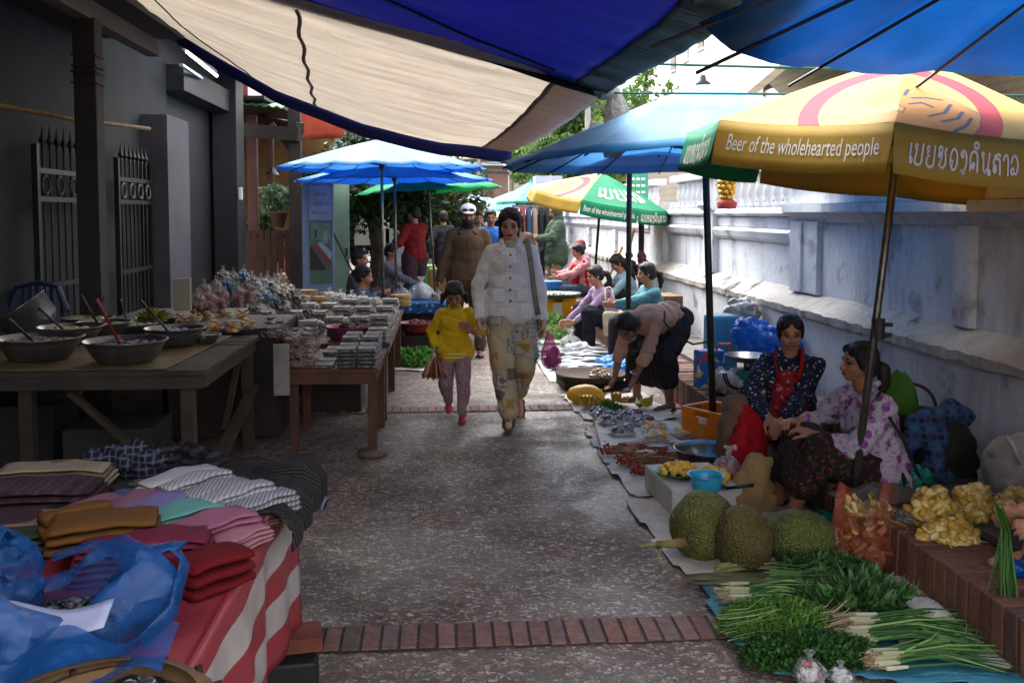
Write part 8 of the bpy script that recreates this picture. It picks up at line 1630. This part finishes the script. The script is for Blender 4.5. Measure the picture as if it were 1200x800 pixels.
def over(u, v):  # striped black cloth spread over the far right corner and hanging down
    s = u; a = G(205, 552, TZ + .03); X0 = a.x; x = X0 + (TX + .02 - X0) * min(1, s / .62); k = max(0, s - .62); y = 2.62 + .52 * v - .10 * (1 - v) * s; z = TZ + .045 + .035 * abs(noise.noise(V((s * 4, v * 6, 2)))) + .02 * math.sin(v * 22 + s * 5) * .5
    if k > 0: x += .06 * math.sin(min(1, k / .2) * PI / 2) + .02 * math.sin(v * 20); z -= .34 * k * (.6 + .4 * v) + .0
    return (x, y, z)
m = M(); m.grid(over, 60, 60); tag(m.build('striped_shawl', cl('blkstripe', '151416', 'stripe', c2='353130', s=30, ax='Y'), smooth=True, thick=.005), 'black and grey striped shawl hanging over the far corner of the near table', 'shawl')
c = G(358, 560, TZ - .02); m = M(); m.grid(lambda u, v: c + V(((u - .5) * .14, (v - .5) * .14, .02 * math.sin(u * 8) * v - .10 * u * u)), 14, 14); tag(m.build('checked_cloth', cl('navychk2', '1c1f3c', 'grid', c2='8f90a4', s=60), smooth=True, thick=.004), 'navy checked cloth corner sticking out beyond the striped shawl', 'cloth')
# blue carrier bag
bb_ = thing('carrier_bag', 'large blue translucent carrier bag open on the near left table', 'bag', G(90, 720, TZ)); BF = plastic('blue_carrier', '1a5090', .66, 7, .38, .3, .4)
c = G(72, 742, TZ + .05)
def bagsurf(u, v):
    a = 2 * PI * u; k = v; R0 = [.13, .16, .175, .165, .135, .11, .095][int(round(v * 6))]; z = [.0, .02, .07, .12, .15, .15, .12][int(round(v * 6))]; w = 1 + .16 * math.sin(3 * a + 1) + .08 * math.sin(7 * a + 2 * v) + .05 * noise.noise(V((math.cos(a) * 4, math.sin(a) * 4, v * 3)))
    return V((c.x - .02, c.y + .02, TZ + .01)) + V((R0 * w * math.cos(a) * 1.15, R0 * w * .85 * math.sin(a), z * (1 + .35 * math.sin(2 * a + .5)) + .02 * abs(noise.noise(V((math.cos(a) * 6, math.sin(a) * 6, v * 5)))) ))
m = M(); m.grid(bagsurf, 64, 6); m.build('film', BF, bb_, smooth=True, sub=1)
cc0 = V((c.x - .02, c.y + .02, TZ))
def handle(pts, w=.024):
    m = M(); m.tube([cc0 + V(p) for p in pts], w, 8, flat=.25); m.build('handle', BF, bb_, smooth=True)
handle(((.10, .02, .13), (.15, .05, .17), (.21, .07, .19), (.24, .05, .16), (.235, -.02, .09), (.19, -.07, .05))); handle(((-.04, .10, .16), (.04, .12, .18), (.12, .10, .17), (.23, .065, .19))); handle(((-.08, .13, .14), (-.13, .06, .24), (-.12, -.02, .22), (-.11, -.1, .12)))
blob('bulge', [('e', cc0 + V((-.15, .06, .12)), (.10, .09, .10)), ('e', cc0 + V((-.24, .02, .08)), (.1, .09, .09))], .009, BF, bb_, disp=wr(.022, 16))
heap('x', None, None, tuple(cc0 + V((.02, -.0, .05))), .14, 420, .006, ['22242c', '3a3d48', '15161c', '50535f'], FRU, parent=bb_, seed=60, flat=.25).name = 'dark_grain'
m = M(); m.grid(lambda u, v: cc0 + V((-.14 + .28 * u, -.13 + .06 * v, .13 + .012 * math.sin(u * 7) - .03 * (1 - v))), 14, 4); m.build('paper', mat('pale_paper', '9aa0c0', None, 5), bb_, smooth=True, thick=.002)
m = M(); m.grid(lambda u, v: cc0 + V((-.34 + .62 * u, -.26 + .12 * v, .10 + .035 * math.sin(u * 9) * (1 - v) + .02 * math.sin(u * 21) - .05 * (1 - v))), 40, 8); m.build('front_fold', BF, bb_, smooth=True)
# bamboo tray with black packets
q = G(128, 852, TZ + .05); bt_ = thing('bamboo_tray', 'round bamboo rimmed tray of shiny black packets at the bottom edge', 'tray', q); BMB = mat('bamboo_rim', '6b4f33', '4c3824', 12, .6, .4, 50)
m = M(); m.lathe([(0, 0), (.13, 0), (.155, .045), (.168, .045), (.168, .012), (.14, -.01), (0, -.01)], 40, (q.x, q.y, TZ + .03)); m.build('rim', BMB, bt_, smooth=True)
m = M(); m.lathe([(.158, .0), (.172, .0), (.172, .03), (.158, .03)], 40, (q.x - .02, q.y - .01, TZ + .06)); m.build('inner_hoop', BMB, bt_, smooth=True)
for i in range(14): a = 2 * PI * i / 14; m = M(); m.box((q.x + .171 * math.cos(a), q.y + .171 * math.sin(a), TZ + .055), (.012, .008, .055), rz=a); m.build('binding', WOOD_D, bt_)
heap('x', None, None, (q.x, q.y, TZ + .04), .13, 60, .018, ['1a1818', '2a2626', '3a3634'], vmat('foil', rough=.15, bump=.8, bs=30, spec=1.0), parent=bt_, seed=61, flat=.35).name = 'packets'
# things under the left tables
for i, (x, y, w_, h_, c_, lb_) in enumerate(((-1.9, 5.6, .5, .35, '2f2c2a', 'dark crate under the table of bowls'), (-2.5, 5.8, .45, .45, '26282c', 'dark bin under the table of bowls'), (-.85, 7.6, .4, .3, '2b211c', 'brown crate under the long snack table'), (-1.4, 8.4, .5, .35, '262422', 'dark carton under the long snack table'), (-1.5, 2.5, .6, .35, '1e1c1c', 'black carton under the striped tablecloth'))):
    box_thing('storage_box', lb_, 'box', (x, y, h_ / 2 + .002), (w_, .4, h_), 0, mat('box_' + c_, c_, None, 5), .01)
m = M(); rr = random.Random(77)
for i in range(160): x, y = rr.uniform(-.9, 1.0), rr.uniform(2.6, 12); m.col = rr.choice(['6f7a3a', 'b5a76a', 'c9c4bc', '4a3a2a', '8a9650']); m.leaf((x, y, .010), (rr.gauss(0, 1), rr.gauss(0, 1), .05), .012, rr.uniform(.015, .04), bend=.1)
tag(m.build('litter', vmat('litter_bits', bump=0)), 'small scraps and fallen bits on the pavement', 'litter', kind='stuff')
